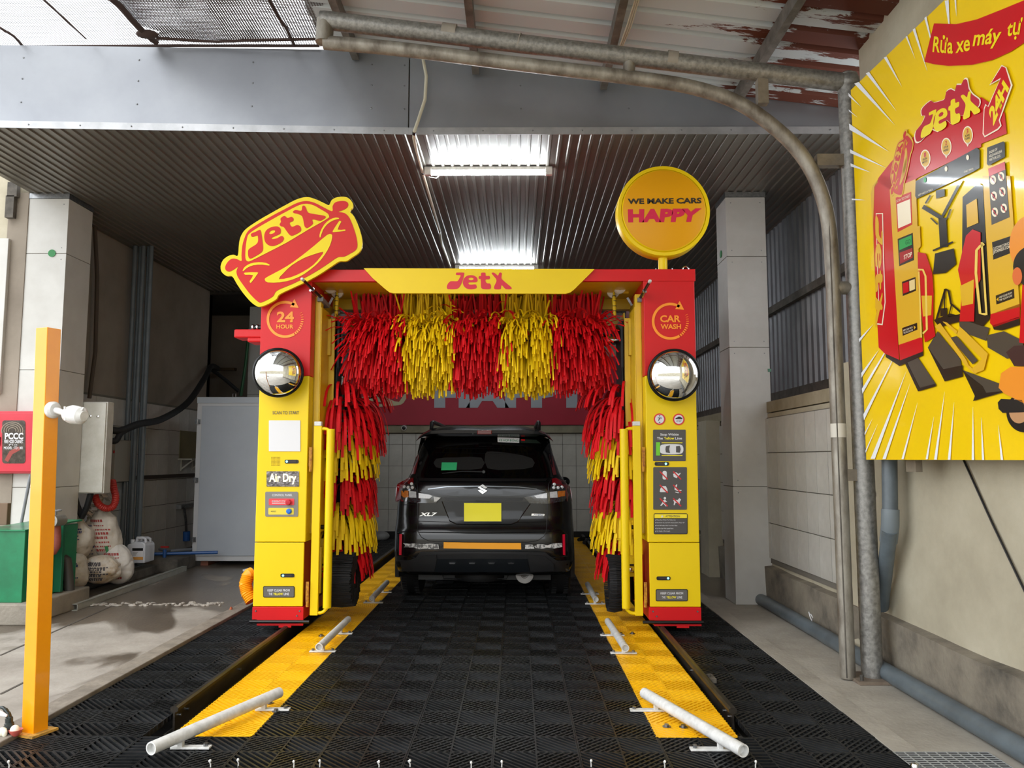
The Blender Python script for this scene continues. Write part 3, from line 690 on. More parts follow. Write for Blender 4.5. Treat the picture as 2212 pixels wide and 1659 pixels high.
# top beam
zb_, zbb = P(1450, 582).z, P(1300, 608).z
build('beam_fascia', MB().box(P(640, 600).x, XR1 + 0.012, YF - 0.012, YF + 0.03, zbb, zb_), M_red, G, bevel=0.003)
build('beam_top', MB().box(XL0, XR1 + 0.012, YF + 0.03, 7.55, zb_ - 0.03, zb_), M_red, G)
panel_poly = [(786, 580), (1284, 582), (1240, 626), (1232, 632), (1222, 635), (850, 634), (842, 632), (835, 627), (805, 601)]
sh('beam_panel', [panel_poly], FY(YF - 0.03), M_yel, G, off=0, t=0.012, label='yellow name panel on the top beam')
def jet(conv): # upright wordmark traced in a 2212x811 crop
    J = [(75, 600), (90, 530), (140, 450), (220, 405), (380, 408), (440, 380), (480, 310), (515, 215), (390, 208), (367, 180), (372, 150), (400, 132), (600, 132), (632, 160), (610, 260), (560, 430), (490, 570), (420, 640), (320, 660), (140, 660), (90, 640)]
    e = [(1055, 360), (1050, 400), (1000, 438), (800, 440), (765, 470), (785, 505), (860, 515), (980, 505), (1015, 535), (1030, 590), (1000, 635), (900, 660), (780, 660), (680, 620), (615, 550), (590, 470), (600, 370), (650, 290), (730, 230), (850, 215), (950, 232), (1030, 290)]
    eh = [(765, 330), (800, 298), (850, 290), (900, 300), (930, 332), (900, 365), (850, 375), (790, 362)]
    t = [(1165, 235), (1165, 165), (1195, 135), (1290, 135), (1312, 165), (1325, 235), (1420, 238), (1450, 270), (1440, 325), (1410, 342), (1330, 345), (1308, 380), (1325, 440), (1370, 475), (1440, 478), (1475, 520), (1485, 600), (1455, 650), (1420, 662), (1260, 662), (1200, 640), (1165, 580), (1155, 350), (1110, 335), (1088, 295), (1105, 245)]
    X = [(1505, 160), (1530, 135), (1590, 140), (1660, 195), (1700, 230), (1725, 195), (1750, 140), (1790, 130), (1830, 160), (1820, 230), (1818, 310), (1850, 360), (2000, 490), (2110, 580), (2140, 625), (2120, 660), (1980, 662), (1930, 640), (1850, 550), (1820, 535), (1805, 570), (1800, 630), (1770, 662), (1620, 662), (1580, 625), (1590, 560), (1650, 430), (1655, 360), (1620, 300)]
    return [J, e, eh, t, X]
cvb = lambda x, y: (960 + x * 150 / 2212, 580 + y * 55 / 811)
sh('wordmark', jet(None), FY(YF - 0.043), pm('crimson_print', 'D21A35', rough=0.45), G, off=0.001, sm=3, conv=cvb)
# inner cross beam and carriage
def XZ(mb, px0, py0, px1, py1, Y0_, Y1_):
    a, b = at(px0, py0, Y=Y0_), at(px1, py1, Y=Y0_); return mb.box(a.x, b.x, Y0_, Y1_, b.z, a.z)
build('cross_beam', XZ(XZ(MB(), 708, 634, 1366, 668, 7.25, 7.35), 708, 622, 1366, 634, 7.20, 7.35), M_yel2, G, bevel=0.003)
build('beam_soffit', MB().box(XL1, XR0, YF + 0.03, 7.3, zbb + 0.005, zbb + 0.02), M_yel2, G)
build('rear_plate', XZ(MB(), 730, 690, 1362, 710, 7.4, 7.45), M_yel2, G, bevel=0.003)
build('rear_cover', XZ(MB(), 735, 713, 1350, 742, 7.42, 7.5), M_blk, G)
for sgn, px in ((1, 716), (-1, 1338)):
    c = at(px, 622, Y=6.9); r = MB(); r.lathe([(0.055, 0), (0.055, 0.012), (0.045, 0.014), (0.045, 0.030), (0.055, 0.032), (0.055, 0.045)], c, axis='y', n=28)
    w = build('pulley', r, pm('nylon_white', 'D9D6CC', rough=0.4), G)
    build('axle_cap', MB().lathe([(0.03, 0.04), (0.03, 0.055), (0.022, 0.062), (0.001, 0.064)], c, axis='y', n=20), M_chr, w)
    c2 = at(px + sgn * 14, 632, Y=7.0); build('pulley', MB().lathe([(0.055, 0), (0.055, 0.03)], c2, axis='y', n=28), pm('nylon_white', 'D9D6CC'), G)
    br = MB(); XZ(br, px - sgn * 24 - 4, 610, px + 6, 634, 6.92, 6.93); build('pulley_plate', br, M_yel2, G, bevel=0.004)
    a, b = at(px + sgn * 12, 628, Y=6.95), at(px + sgn * 10, 688, Y=6.95)
    tb_ = MB(); tb_.tube([a, a + Vector((0, 0, -0.08)), b], [0.006, 0.018, 0.014], 10); build('belt', tb_, pm('belt_yellow', 'E0C21A', rough=0.5), G)
    bk = MB()
    for i in range(5):
        z_ = b.z + 0.02 + i * 0.045; build('band', MB().lathe([(0.019, 0), (0.019, 0.005)], (b.x + (a.x - b.x) * i / 8, b.y, z_), n=12), M_blk, G)
    # carriage plate
    cx = 706 if sgn == 1 else 1366
    q0, q1 = at(cx - 9, 690, Y=6.86), at(cx + 9, 768, Y=6.86)
    c_ = MB(); c_.prism([(q0.x, q1.z), (q1.x, q1.z), (q1.x, q0.z)] + [(q0.x + 0.03, q0.z), (q0.x, q0.z - 0.04)] if sgn == 1 else [(q0.x, q1.z), (q1.x, q1.z), (q1.x, q0.z - 0.04), (q1.x - 0.03, q0.z), (q0.x, q0.z)], 6.84, 6.86)
    c_.box(q1.x - 0.01, q1.x, 6.86, 7.2, q1.z, q0.z) if sgn == 1 else c_.box(q0.x, q0.x + 0.01, 6.86, 7.2, q1.z, q0.z)
    cp = build('carriage_plate', c_, M_yel2, G, bevel=0.003)
    b_ = MB()
    for py in (692, 708, 736, 764): b_.lathe([(0.014, 0), (0.014, 0.006), (0.008, 0.008), (0.008, 0.02)], at(cx + sgn * 12, py, Y=6.9), d=(sgn, 0, 0.0), n=10)
    build('bolt', b_, M_chr, cp)
    # link arm
    l0, l1 = at(px + sgn * 0 + (3 if sgn == 1 else 17), 643, Y=6.9), at(px + (-6 if sgn == 1 else 27), 660, Y=6.9)
    build('link', MB().bar(l0, l1, 0.02, 0.008, up=(0, 1, 0)), M_stl, G)
    # sensor arm with white tip pointing out of the machine
    s0, s1 = (at(703, 652, Y=6.75), at(655, 605, Y=6.12)) if sgn == 1 else (at(1378, 652, Y=6.75), at(1403, 609, Y=6.12))
    a_ = MB(); a_.tube([s0, s1], 0.012, 14); ar = build('sensor_arm', a_, M_blk, G)
    d_ = (s1 - s0).normalized(); build('white_tip', MB().tube([s1, s1 + d_ * 0.03, s1 + d_ * 0.038], [0.013, 0.013, 0.008], 14), M_pvc, ar, label='white rod tip')
    build('clip', MB().tube([s0 * 0.55 + s1 * 0.45 + Vector((0, 0, -0.03)), s0 * 0.3 + s1 * 0.7 + Vector((0, 0, -0.028))], 0.009, 10).lathe([(0.016, 0), (0.016, 0.03)], s0 * 0.45 + s1 * 0.55, d=d_), M_chr, ar)
    build('arm_mount', MB().bar(s0 + Vector((0, 0.05, -0.03)), s0 * 0.75 + s1 * 0.25 + Vector((0, 0, -0.02)), 0.05, 0.035), M_mot, ar)
    # cable
    e0, e1 = (at(735, 672, Y=7.1), at(800, 685, Y=7.2)) if sgn == 1 else (at(1300, 683, Y=7.2), at(1345, 680, Y=7.05))
    build('cable', MB().tube([e0, (e0 + e1) / 2 + Vector((0, 0, -0.012)), e1], 0.007, 8), M_mot, G)
# gear motor of the top brush (left)
YM = 7.1
a = at(733, 735, Y=YM); mo = MB(); mo.box(a.x - 0.075, a.x + 0.045, YM - 0.07, YM + 0.07, a.z - 0.06, a.z + 0.05)
mo.box(a.x - 0.085, a.x + 0.052, YM - 0.075, YM + 0.075, a.z - 0.01, a.z + 0.01); mo.cyl((a.x - 0.01, YM - 0.05, a.z - 0.09), (a.x - 0.01, YM + 0.03, a.z - 0.09), 0.03)
build('gearbox', mo, M_mot, G, bevel=0.008)
b = at(745, 690, Y=YM); mo = MB(); mo.lathe([(0.05, 0), (0.062, 0.02), (0.064, 0.15), (0.05, 0.19), (0.02, 0.2)], (a.x + 0.01, YM, a.z + 0.045), d=(0.12, 0, 1), n=24)
build('motor', mo, M_mot, G)
RZ = a.z
build('motor_label', MB().box(a.x + 0.03, a.x + 0.045, YM - 0.067, YM - 0.064, a.z + 0.13, a.z + 0.18), M_red, G)
sf = MB(); sf.cyl((a.x + 0.04, YM, RZ), (at(757, 740, Y=YM).x, YM, RZ), 0.014); sf.lathe([(0.05, 0), (0.05, 0.03), (0.04, 0.035), (0.04, 0.06)], (at(757, 740, Y=YM).x, YM, RZ), d=(1, 0, 0), n=24)
q = at(1315, 742, Y=YM); sf.lathe([(0.045, 0), (0.055, 0.02), (0.055, 0.05), (0.03, 0.055), (0.025, 0.18), (0.05, 0.185), (0.05, 0.2)], (q.x - 0.05, YM, RZ), d=(1, 0, 0), n=24)
build('shaft', sf, M_chr, G)

# brushes
def droop(p, d, L, g, n=6, jit=0.0):
    pts = [p.copy()]; d = d.normalized(); st = L / n
    for i in range(n):
        d = (d + Vector((random.uniform(-jit, jit), random.uniform(-jit, jit), -g * (i + 1) / n))).normalized(); p = p + d * st; pts.append(p.copy())
    return pts
M_brr = pm('red_foam_strip', 'D60C18', 'C80914', 3, rough=0.6, spec=0.25)
M_bry = pm('yellow_foam_strip', 'F0CC0C', 'E6C008', 3, rough=0.6, spec=0.25)
tbh = build('top_brush', MB().cyl((at(760, 740, Y=YM).x, YM, RZ), (at(1312, 740, Y=YM).x, YM, RZ), 0.055, n=24), M_blk, G, label='horizontal roof brush in red and yellow bands')
bands = [(778, 877, 'r'), (880, 983, 'y'), (985, 1084, 'r'), (1087, 1190, 'y'), (1193, 1290, 'r')]
for bi, (pa, pb, c) in enumerate(bands):
    xa, xb = at(pa, 740, Y=YM).x, at(pb, 740, Y=YM).x; mb = MB()
    for cl in range(15):
        cx = xa + (xb - xa) * (cl + random.random()) / 15
        for k in range(9):       # standing tufts
            x = cx + random.gauss(0, 0.018); ang = math.radians(random.gauss(97 if cl % 3 else 80, 9)); L = random.uniform(0.30, 0.47)
            d = Vector((random.gauss(0, 0.10), -math.cos(ang), math.sin(ang)))
            mb.ribbon(droop(Vector((x, YM - 0.05 * math.cos(ang), RZ + 0.05 * math.sin(ang))), d, L, 0.02, 4, 0.03), 0.014, 0.004, Vector((1, random.uniform(-.5, .5), 0)))
    for k in range(60):          # strips curling over
        x = random.uniform(xa, xb); ang = math.radians(random.uniform(35, 80)); L = random.uniform(0.28, 0.46)
        d = Vector((random.gauss(0, 0.35), -math.cos(ang), math.sin(ang)))
        mb.ribbon(droop(Vector((x, YM - 0.05, RZ + 0.03)), d, L, random.uniform(0.45, 0.8), 7, 0.07), 0.013, 0.004, Vector((1, random.uniform(-.6, .6), 0)))
    edge = (-1 if bi == 0 else 1 if bi == 4 else 0)
    for k in range(460):         # hanging skirt
        x = random.uniform(xa, xb); ang = math.radians(random.uniform(-95, 45)); L = random.uniform(0.36, 0.50)
        side = 0
        if bi == 0: side = -max(0, 1 - (x - xa) / 0.26) * random.uniform(0, 0.55)
        if bi == 4: side = max(0, 1 - (xb - x) / 0.26) * random.uniform(0, 0.55)
        d = Vector((random.gauss(0, 0.10) + side, -math.cos(ang) * 0.8, math.sin(ang)))
        gg = random.uniform(0.35, 0.7) * (0.45 if abs(side) > 0.25 else 1)
        if abs(side) > 0.25: L = min(L, 0.42)
        mb.ribbon(droop(Vector((x, YM - 0.05 * math.cos(ang), RZ + 0.05 * math.sin(ang))), d, L, gg, 6, 0.025), 0.0125, 0.004, Vector((1, random.uniform(-.8, .8), 0)))
    for k in range(150):         # rear skirt
        x = random.uniform(xa, xb); ang = math.radians(random.uniform(100, 260)); L = random.uniform(0.36, 0.5)
        d = Vector((random.gauss(0, 0.08), -math.cos(ang), math.sin(ang)))
        mb.ribbon(droop(Vector((x, YM - 0.05 * math.cos(ang), RZ + 0.05 * math.sin(ang))), d, L, 0.6, 5, 0.04), 0.016, 0.004, Vector((1, random.uniform(-.8, .8), 0)))
    build('bristle_band', mb, M_brr if c == 'r' else M_bry, tbh, kind='stuff', smooth=False)

def side_brush(xc, yc, sg, label):
    zt = at(738, 848, Y=yc).z
    hub = build('side_brush', MB().cyl((xc, yc, 0.16), (xc, yc, zt), 0.045, n=18), M_blk, G, label=label)
    build('collar', MB().lathe([(0.075, 0), (0.075, 0.02), (0.05, 0.03), (0.05, 0.05)], (xc, yc, zt), n=24), M_blk, hub)
    build('coupling', MB().lathe([(0.056, 0.05), (0.056, 0.145), (0.045, 0.155), (0.018, 0.157), (0.018, 0.2)], (xc, yc, zt), n=28), M_chr, hub)
    m = MB(); m.box(xc - 0.05, xc + 0.05, yc - 0.05, yc + 0.05, zt + 0.2, zt + 0.32); m.lathe([(0.065, 0.30), (0.065, 0.34), (0.055, 0.36)], (xc, yc, zt), n=24); m.cyl((xc - sg * 0.03, yc + 0.08, zt + 0.25), (xc - sg * 0.12, yc + 0.1, zt + 0.25), 0.06)
    build('gear_motor', m, M_mot, hub, bevel=0.006)
    m = MB(); m.lathe([(0.02, 0), (0.012, 0.01), (0.02, 0.05), (0.024, 0.06)], (xc + 0.07, yc - 0.05, zt + 0.01), d=(1, -0.3, 0.1)); build('brass_nozzle', m, pm('brass', 'B08A2A', rough=0.25, metal=1), hub)
    tiers = [('r', 0.02, 0.30, 0.50), ('y', 0.34, 0.56, 0.42), ('r', 0.66, 0.88, 0.40), ('y', 1.0, 1.20, 0.40), ('r', 1.33, 1.44, 0.36)]
    for ti, (c, a0, a1, L0) in enumerate(tiers):
        mb = MB(); z = a0; nr = 6 if ti < 4 else 3
        for rI in range(nr):
            z = zt - (a0 + (a1 - a0) * rI / (nr - 1))
            for k in range(50 if ti == 0 and rI == 0 else 40):
                an = 2 * math.pi * (k + random.random()) / 34; dr = Vector((math.cos(an), math.sin(an), 0))
                L = L0 * random.uniform(0.95, 1.2)
                up = 0.75 if (ti == 0 and rI == 0) else 0.35
                sh_ = 0.85
                d = dr * sh_ + Vector((0, 0, up)) + Vector((random.gauss(0, .06), random.gauss(0, .06), 0))
                if z - L < 0.06: L = z - 0.06
                mb.ribbon(droop(Vector((xc, yc, z)) + dr * 0.045, d, max(L, .12), 0.75 if ti == 0 and rI == 0 else 0.95, 7, 0.03), 0.022, 0.005, dr.cross(Vector((0, 0, 1))))
        build('bristle_tier', mb, M_brr if c == 'r' else M_bry, hub, kind='stuff', smooth=False)
side_brush(at(738, 850, Y=7.15).x, 7.15, 1, 'left vertical brush in red and yellow tiers')
side_brush(at(1354, 850, Y=7.15).x, 7.15, -1, 'right vertical brush in red and yellow tiers')
def wheel_brush(px0, px1, py0, py1, Yc, sg):
    a, b = at(px0, py0, Y=Yc), at(px1, py1, Y=Yc); zc = (a.z + b.z) / 2; r = (a.z - b.z) / 2; x0, x1 = min(a.x, b.x), max(a.x, b.x)
    w = build('wheel_brush', MB().cyl((x0 + 0.03, Yc + 0.1, zc), (x1 - 0.01, Yc + 0.1, zc), r * 0.9, n=40), M_rub, G, label='black round wheel brush low on the machine')
    mb = MB()
    for k in range(260):
        an = 2 * math.pi * (k + random.random()) / 260; rr = r * random.uniform(0.97, 1.03); c = Vector((0, math.cos(an), math.sin(an)))
        p = Vector((x0, Yc + 0.1, zc)) + c * rr; q_ = Vector((x1 - random.uniform(0, 0.02), Yc + 0.1, zc)) + c * (rr * random.uniform(0.94, 1.0))
        mb.ribbon([p, (p + q_) / 2 + c * 0.01, q_], 0.012, 0.004, c)
        q2 = Vector((x1 - 0.005, Yc + 0.1, zc)) + c * r * 0.35; mb.ribbon([q_, q2], 0.012, 0.003, c.cross(Vector((1, 0, 0))))
    build('bristle', mb, pm('black_bristle', '141416', '1E1E20', 30, rough=0.75), w, kind='stuff', smooth=False)
wheel_brush(712, 764, 1196, 1312, 6.85, 1)
wheel_brush(1313, 1346, 1204, 1322, 6.85, -1)
k = MB(); q = at(1362, 1118, Y=6.95); k.box(q.x - 0.03, q.x + 0.03, 6.93, 6.95, q.z - 0.03, q.z + 0.03); sp_ = build('switch_plate', k, M_yel2, G, bevel=0.003)
build('green_button', MB().lathe([(0.016, 0), (0.016, 0.02), (0.01, 0.026)], (q.x + 0.005, 6.93, q.z), axis='y'), pm('teal_button', '178A80', rough=0.3), sp_)

# stickers and lettering on the left column
def sticker(name, r, mat, rad=3, lab=None, off=0.002): sh(name, [rrect(*r, rad)], FG, mat, G, off=off, t=0.001, label=lab)
def L_(body, quad, mat, bold=0.02, off=0.0045): tx(body, quad, FG, mat, G, bold, off)
zz_ = P(620, 690)
def ring_logo(cx, cy, r, top, bot, lw):
    FGl = FY(YF - 0.007)
    out = circ(cx, cy, r, n=60, a0=40, a1=320); inn = circ(cx, cy, r - lw, n=60, a0=40, a1=320)
    # open ring running anticlockwise from the lower right up over the top to an arrow head
    A = lambda a0, a1, rr: [(cx + rr * math.cos(math.radians(a0 + (a1 - a0) * i / 50)), cy + rr * math.sin(math.radians(a0 + (a1 - a0) * i / 50))) for i in range(51)]
    sh('ring', [A(58, 302, r) + A(302, 58, r - lw)], FGl, M_org, G, off=0.001)
    ax, ay = cx + 0.62 * r, cy - 0.70 * r
    sh('arrow_head', [[(cx + 0.50 * r, cy - 1.10 * r), (cx + 0.74 * r, cy - 0.62 * r), (cx + 0.26 * r, cy - 0.66 * r)]], FGl, M_org, G, off=0.001)
    for i in range(11):
        a = math.radians(-22 + i * 7.4); w = 0.6 + i * 0.24; r0, r1 = r - lw, r
        c0 = (cx + r0 * math.cos(a), cy + r0 * math.sin(a)); c1 = (cx + r1 * math.cos(a), cy + r1 * math.sin(a))
        sh('dash', [strokep([c0, c1], w)], FGl, M_org, G, off=0.001)
    tx(top[0], top[1], FGl, M_org, G, 0.03, 0.001); tx(bot[0], bot[1], FGl, M_org, G, 0.03, 0.001)
ring_logo(616, 690, 40, ('24', (598, 673, 635, 696)), ('HOUR', (597, 701, 634, 710)), 5.5)
ring_logo(1448, 694, 40, ('CAR', (1426, 681, 1470, 696)), ('WASH', (1427, 700, 1471, 711)), 5.5)
L_('SCAN TO START', (589, 888, 646, 895), M_gry, 0.01)
sticker('paper_sheet', (581, 908, 649, 975), M_wht, 1, 'blank white laminated sheet', off=0.003)
sp_m = MB()
for i in range(7):
    for j in range(7):
        q = P(587 + i * 2.9, 988 + j * 2.8); sp_m.lathe([(0.0035, 0), (0.0035, 0.001)], (q.x, YF - 0.001, q.z), axis='y', n=6)
build('speaker_holes', sp_m, pm('hole_brown', '8E7410', rough=0.8), G)
def slot(x0, y0, x1, y1, led):
    sticker('slot', (x0, y0, x1, y1), M_blk, 3, off=0.003); sh('slot_lens', [rrect(x0 + 6, y0 + 2, x1 - 5, y1 - 2, 1)], FG, pm('smoke_lens', '3A3436', rough=0.2), G, off=0.006)
    sh('led', [circ(led, (y0 + y1) / 2, 2.4, n=16)], FG, pm('cyan_led', '8FE8F5', emis='7FE8FF', es=1.2), G, off=0.008)
slot(615, 993, 645, 1001, 620); slot(606, 1239, 636, 1247, 612); slot(1414, 998, 1445, 1006, 1438); slot(1418, 1245, 1448, 1253, 1443)
sticker('display', (576, 1018, 646, 1051), pm('foil_screen', '4A4646', '8C8686', 30, rough=0.18, metal=0.6, bump=0.5, bscale=50), 1, 'foil covered message display', off=0.003)
tx('Air Dry', (582, 1023, 640, 1046), FG, pm('led_text', 'FFF8C0', emis='FFF4A8', es=1.5), G, 0.02, 0.006)
sticker('control_panel', (573, 1062, 644, 1116), pm('panel_grey_light', '7B7876', rough=0.45), 3)
L_('CONTROL PANEL', (588, 1067, 632, 1072), M_wht, 0.02)
sh('red_plate', [rrect(581, 1077, 636, 1091, 2)], FG, pm('plate_red', 'E04046', rough=0.4), G, off=0.0045)
L_('EMERGENCY STOP', (588, 1081, 617, 1084.5), M_wht, 0.01, 0.008); L_('________', (588, 1086, 617, 1087.5), M_wht, 0.0, 0.008)
sh('yellow_plate', [rrect(580, 1097, 635, 1111.5, 2)], FG, pm('plate_yellow', 'DCC83A', rough=0.4), G, off=0.0045)
L_('RESET', (586, 1103, 597, 1106), M_gry, 0.0, 0.008)
c = P(625, 1084.5); build('stop_button', MB().lathe([(0.012, 0), (0.012, 0.015), (0.023, 0.018), (0.023, 0.03), (0.018, 0.036), (0.001, 0.037)], (c.x, YF - 0.005, c.z), axis='y'), pm('button_red', 'B81428', rough=0.35), G, label='red mushroom stop button')
c = P(625, 1104); build('reset_button', MB().lathe([(0.022, 0), (0.022, 0.012), (0.016, 0.014), (0.015, 0.02), (0.001, 0.021)], (c.x, YF - 0.005, c.z), axis='y'), pm('button_blue', '1668C8', rough=0.35), G, label='blue reset button')
def keep_clear(x0, y0, x1, y1):
    sticker('notice_plate', (x0 - 1.5, y0 - 1.5, x1 + 1.5, y1 + 1.5), M_blk, 3, off=0.002); sh('notice_face', [rrect(x0, y0, x1, y1, 2)], FG, pm('panel_grey_light2', '5E5B57', rough=0.5), G, off=0.0045)
    w = x1 - x0; L_('KEEP CLEAR FROM', (x0 + w * .13, y0 + 5, x1 - w * .13, y0 + 9.8), M_wht, 0.02, 0.007)
    m = (y0 + y1) / 2 + 2
    L_('THE', (x0 + w * .17, m, x0 + w * .29, m + 5), M_wht, 0.02, 0.007); L_('YELLOW', (x0 + w * .32, m, x0 + w * .64, m + 5), pm('print_yellow', 'F2E21A', rough=0.5), 0.02, 0.007); L_('LINE', (x0 + w * .67, m, x0 + w * .84, m + 5), M_wht, 0.02, 0.007)
keep_clear(570, 1267.5, 635, 1289); keep_clear(1418, 1274, 1484, 1297)
# right column
def limit(cx, cy, kind):
    sh('limit_sign', [circ(cx, cy, 12.5)], FG, pm('sign_red', 'D42A2E', rough=0.4), G, off=0.002); sh('limit_face', [circ(cx, cy, 9.6)], FG, M_wht, G, off=0.0045)
    if kind == 0:
        L_("7'", (cx - 4, cy - 3.5, cx + 4, cy + 3.5), M_blk, 0.02, 0.007)
        sh('marker', [[(cx - 2, cy - 8), (cx + 2, cy - 8), (cx, cy - 5.5)]], FG, M_blk, G, off=0.007); sh('marker', [[(cx - 2, cy + 8), (cx + 2, cy + 8), (cx, cy + 5.5)]], FG, M_blk, G, off=0.007)
    else:
        sh('car_pictogram', [[(cx - 7.5, cy - 0.5), (cx - 7, cy - 3), (cx - 3.5, cy - 4), (cx - 1, cy - 6), (cx + 3, cy - 6), (cx + 5, cy - 4), (cx + 7.5, cy - 3.4), (cx + 7.5, cy - 0.5)]], FG, M_blk, G, off=0.007)
        L_('19\'8"', (cx - 6, cy + 2, cx + 6, cy + 5.5), M_gry, 0.0, 0.007)
limit(1424.5, 905.5, 0); limit(1466, 906, 1)
sticker('stop_panel', (1410.5, 928, 1481, 996), M_gry, 2)
L_('Stop Within', (1426, 936, 1466, 942.5), M_wht, 0.02); L_('The', (1419, 944, 1431.5, 949.5), M_wht, 0.02); L_('Yellow', (1434, 944, 1456, 949.5), MATS['print_yellow'], 0.02); L_('Line', (1458, 944, 1473, 949.5), M_wht, 0.02)
sh('green_bar', [rect(1417, 955.5, 1425.5, 984)], FG, pm('print_green', '6CC32A', rough=0.5), G, off=0.0045)
for y_ in (956.5, 984): sh('yellow_line', [strokep([(1429, y_), (1474, y_)], 1.4)], FG, MATS['print_yellow'], G, off=0.0045)
sh('car_drawing', [[(1425.5, 966), (1430, 960.5), (1450, 959.5), (1470, 960.5), (1475, 965), (1476, 970.5), (1475, 976), (1470, 980), (1450, 981.5), (1430, 980), (1425.5, 975)]], FG, M_wht, G, off=0.0045, sm=3)
sh('car_windscreen', [[(1438, 964), (1447, 962), (1445, 970.5), (1447, 979), (1438, 977), (1437, 970.5)]], FG, M_gry, G, off=0.007); sh('car_rear_window', [[(1460, 964), (1468, 963), (1470, 970.5), (1468, 978), (1460, 977)]], FG, M_gry, G, off=0.007)
sticker('rules_panel', (1411, 1009, 1483.5, 1101), M_gry, 2)
picto = {
 0: [rrect(1431, 1017, 1440, 1036, 4)], 1: [[(1454, 1024), (1460, 1020), (1466, 1024), (1469, 1021), (1470, 1023), (1461, 1033), (1455, 1030)]],
 2: [[(1425, 1062), (1426, 1056), (1430, 1050), (1438, 1050), (1441, 1056), (1442, 1061), (1440, 1063), (1427, 1063)]],
 3: [[(1457, 1052), (1461, 1046), (1463, 1047), (1461, 1053), (1466, 1058), (1472, 1058), (1472, 1060), (1464, 1061), (1457, 1058)], [(1459, 1062), (1467, 1064), (1465, 1065.5), (1458, 1063.5)]],
 4: [circ(1436, 1076, 2.6, n=14), [(1431, 1082), (1436, 1079), (1441, 1084), (1437, 1084), (1436, 1087), (1440, 1093), (1438, 1094), (1433, 1088), (1428, 1093), (1426, 1092), (1431, 1085)]],
 5: [[(1454, 1081), (1457, 1080), (1464, 1080), (1467, 1076), (1471, 1079), (1468, 1084), (1468, 1090), (1466, 1090), (1465, 1086), (1459, 1086), (1457, 1091), (1455, 1091), (1456, 1084)]]}
for k, polys in picto.items():
    sh('pictogram', polys, FG, M_wht, G, off=0.0045)
    cx, cy = (1434, 1463)[k % 2], (1027, 1056, 1085)[k // 2]
    sh('red_slash', [strokep([(cx - 9, cy - 8.5), (cx + 8, cy + 8.5)], 2.6)], FG, pm('slash_red', 'C8282C', rough=0.5), G, off=0.007)
sticker('attention_plate', (1412, 1109, 1485, 1154), M_blk, 3, off=0.002)
sh('attention_head', [rrect(1413.5, 1110.5, 1483.5, 1120, 1)], FG, pm('plate_yellow2', 'F0D81E', rough=0.45), G, off=0.0045); sh('attention_body', [rect(1413.5, 1119, 1483.5, 1152.5)], FG, M_gry, G, off=0.0045)
L_('ATTENTION', (1437, 1113, 1468, 1117.5), M_gry, 0.01, 0.007); sh('warning_triangle', [[(1430, 1112), (1433, 1117.5), (1427, 1117.5)]], FG, M_wht, G, off=0.007)
for i, (s_, w_) in enumerate((('Please Stop Within The Yellow Line', 41), ('Hand Brake On, Car On P, Antenna Down, Wiper Off', 60), ('Fold Off Pedals, Mind Your Kids Safety', 45), ('Do Not Use With Loosed Parts', 36), ('2m Height, 5.9m Length', 29))):
    y_ = 1123 + i * 6; L_(s_, (1418, y_ - 1.2, 1418 + w_, y_ + 1.8), M_wht, 0.0, 0.007); sh('bullet', [circ(1415.8, y_ + 0.3, 0.8, n=8)], FG, M_wht, G, off=0.007)
# round convex mirrors
def mirror(px, py, rx, tilt):
    c = at(px, py, Y=6.34); r = rx / FPX * 6.36
    d = Vector((tilt, -1, -0.06)).normalized()
    rim = MB(); rim.lathe([(r * 0.5, -0.07), (r * 0.93, -0.05), (r, -0.012), (r, 0.008), (r * 0.96, 0.014), (r * 0.93, 0.008), (r * 0.90, 0.0)], c, d=d, n=56)
    m = build('convex_mirror', rim, M_blk, G, ang=60)
    g = MB(); prof = [(r * 0.92, 0.002)] + [(r * 0.92 * math.cos(t), 0.002 + 0.085 * math.sin(t)) for t in [i * math.pi / 36 for i in range(1, 18)]] + [(0.0005, 0.087)]
    g.lathe(prof, c, d=d, n=64)
    build('mirror_glass', g, pm('mirror', 'EDEFF0', rough=0.02, metal=1), m, smooth=True)
    build('mirror_arm', MB().cyl(c - d * 0.05, c - d * 0.05 + Vector((0, 0.15, 0)), 0.02), M_blk, m)
mirror(601, 805, 54, 0.30); mirror(1456, 810, 57, -0.12)
# round sign on a post
c = at(1434, 455, Y=6.46); r = 98.5 / FPX * 6.66
sg_ = build('round_sign', MB().lathe([(r * 0.99, -0.16), (r * 1.01, -0.15), (r * 1.01, -0.01), (r, 0.0), (r * 0.93, 0.002), (r * 0.925, -0.008), (r * 0.90, 0.010), (r * 0.5, 0.0105)], c, axis='y', n=80), M_yel, G, ang=50, label='round yellow sign drum on a short post')
build('sign_face', MB().lathe([(r * 0.895, 0.0105), (r * 0.89, 0.0118)], c, axis='y', n=80), pm('sign_face_amber', 'E09C08', rough=0.4, spec=0.3), sg_)
p_ = at(1432, 582, Y=6.54); build('sign_post', MB().cyl((p_.x, 6.54, zb_ - 0.02), (p_.x, 6.54, c.z - r * 0.97), 0.038, n=24), M_yel, sg_)
FS = FY(6.46 - 0.013)
tx('WE MAKE CARS', [(1356, 441), (1515.5, 439.5), (1515.5, 427), (1355.5, 429)], FS, pm('print_dark', '2B2418', rough=0.5), sg_, 0.04, 0.001)
tx('HAPPY', [(1357, 480.5), (1508, 479.5), (1516, 450), (1356, 452)], FS, pm('print_magenta', 'D11B45', rough=0.5), sg_, 0.06, 0.001)
b = MB()
for px in (1417, 1452): q = at(px, 582, Y=6.6); b.cyl((q.x, 6.6, zb_), (q.x, 6.6, zb_ + 0.03), 0.006, n=8)
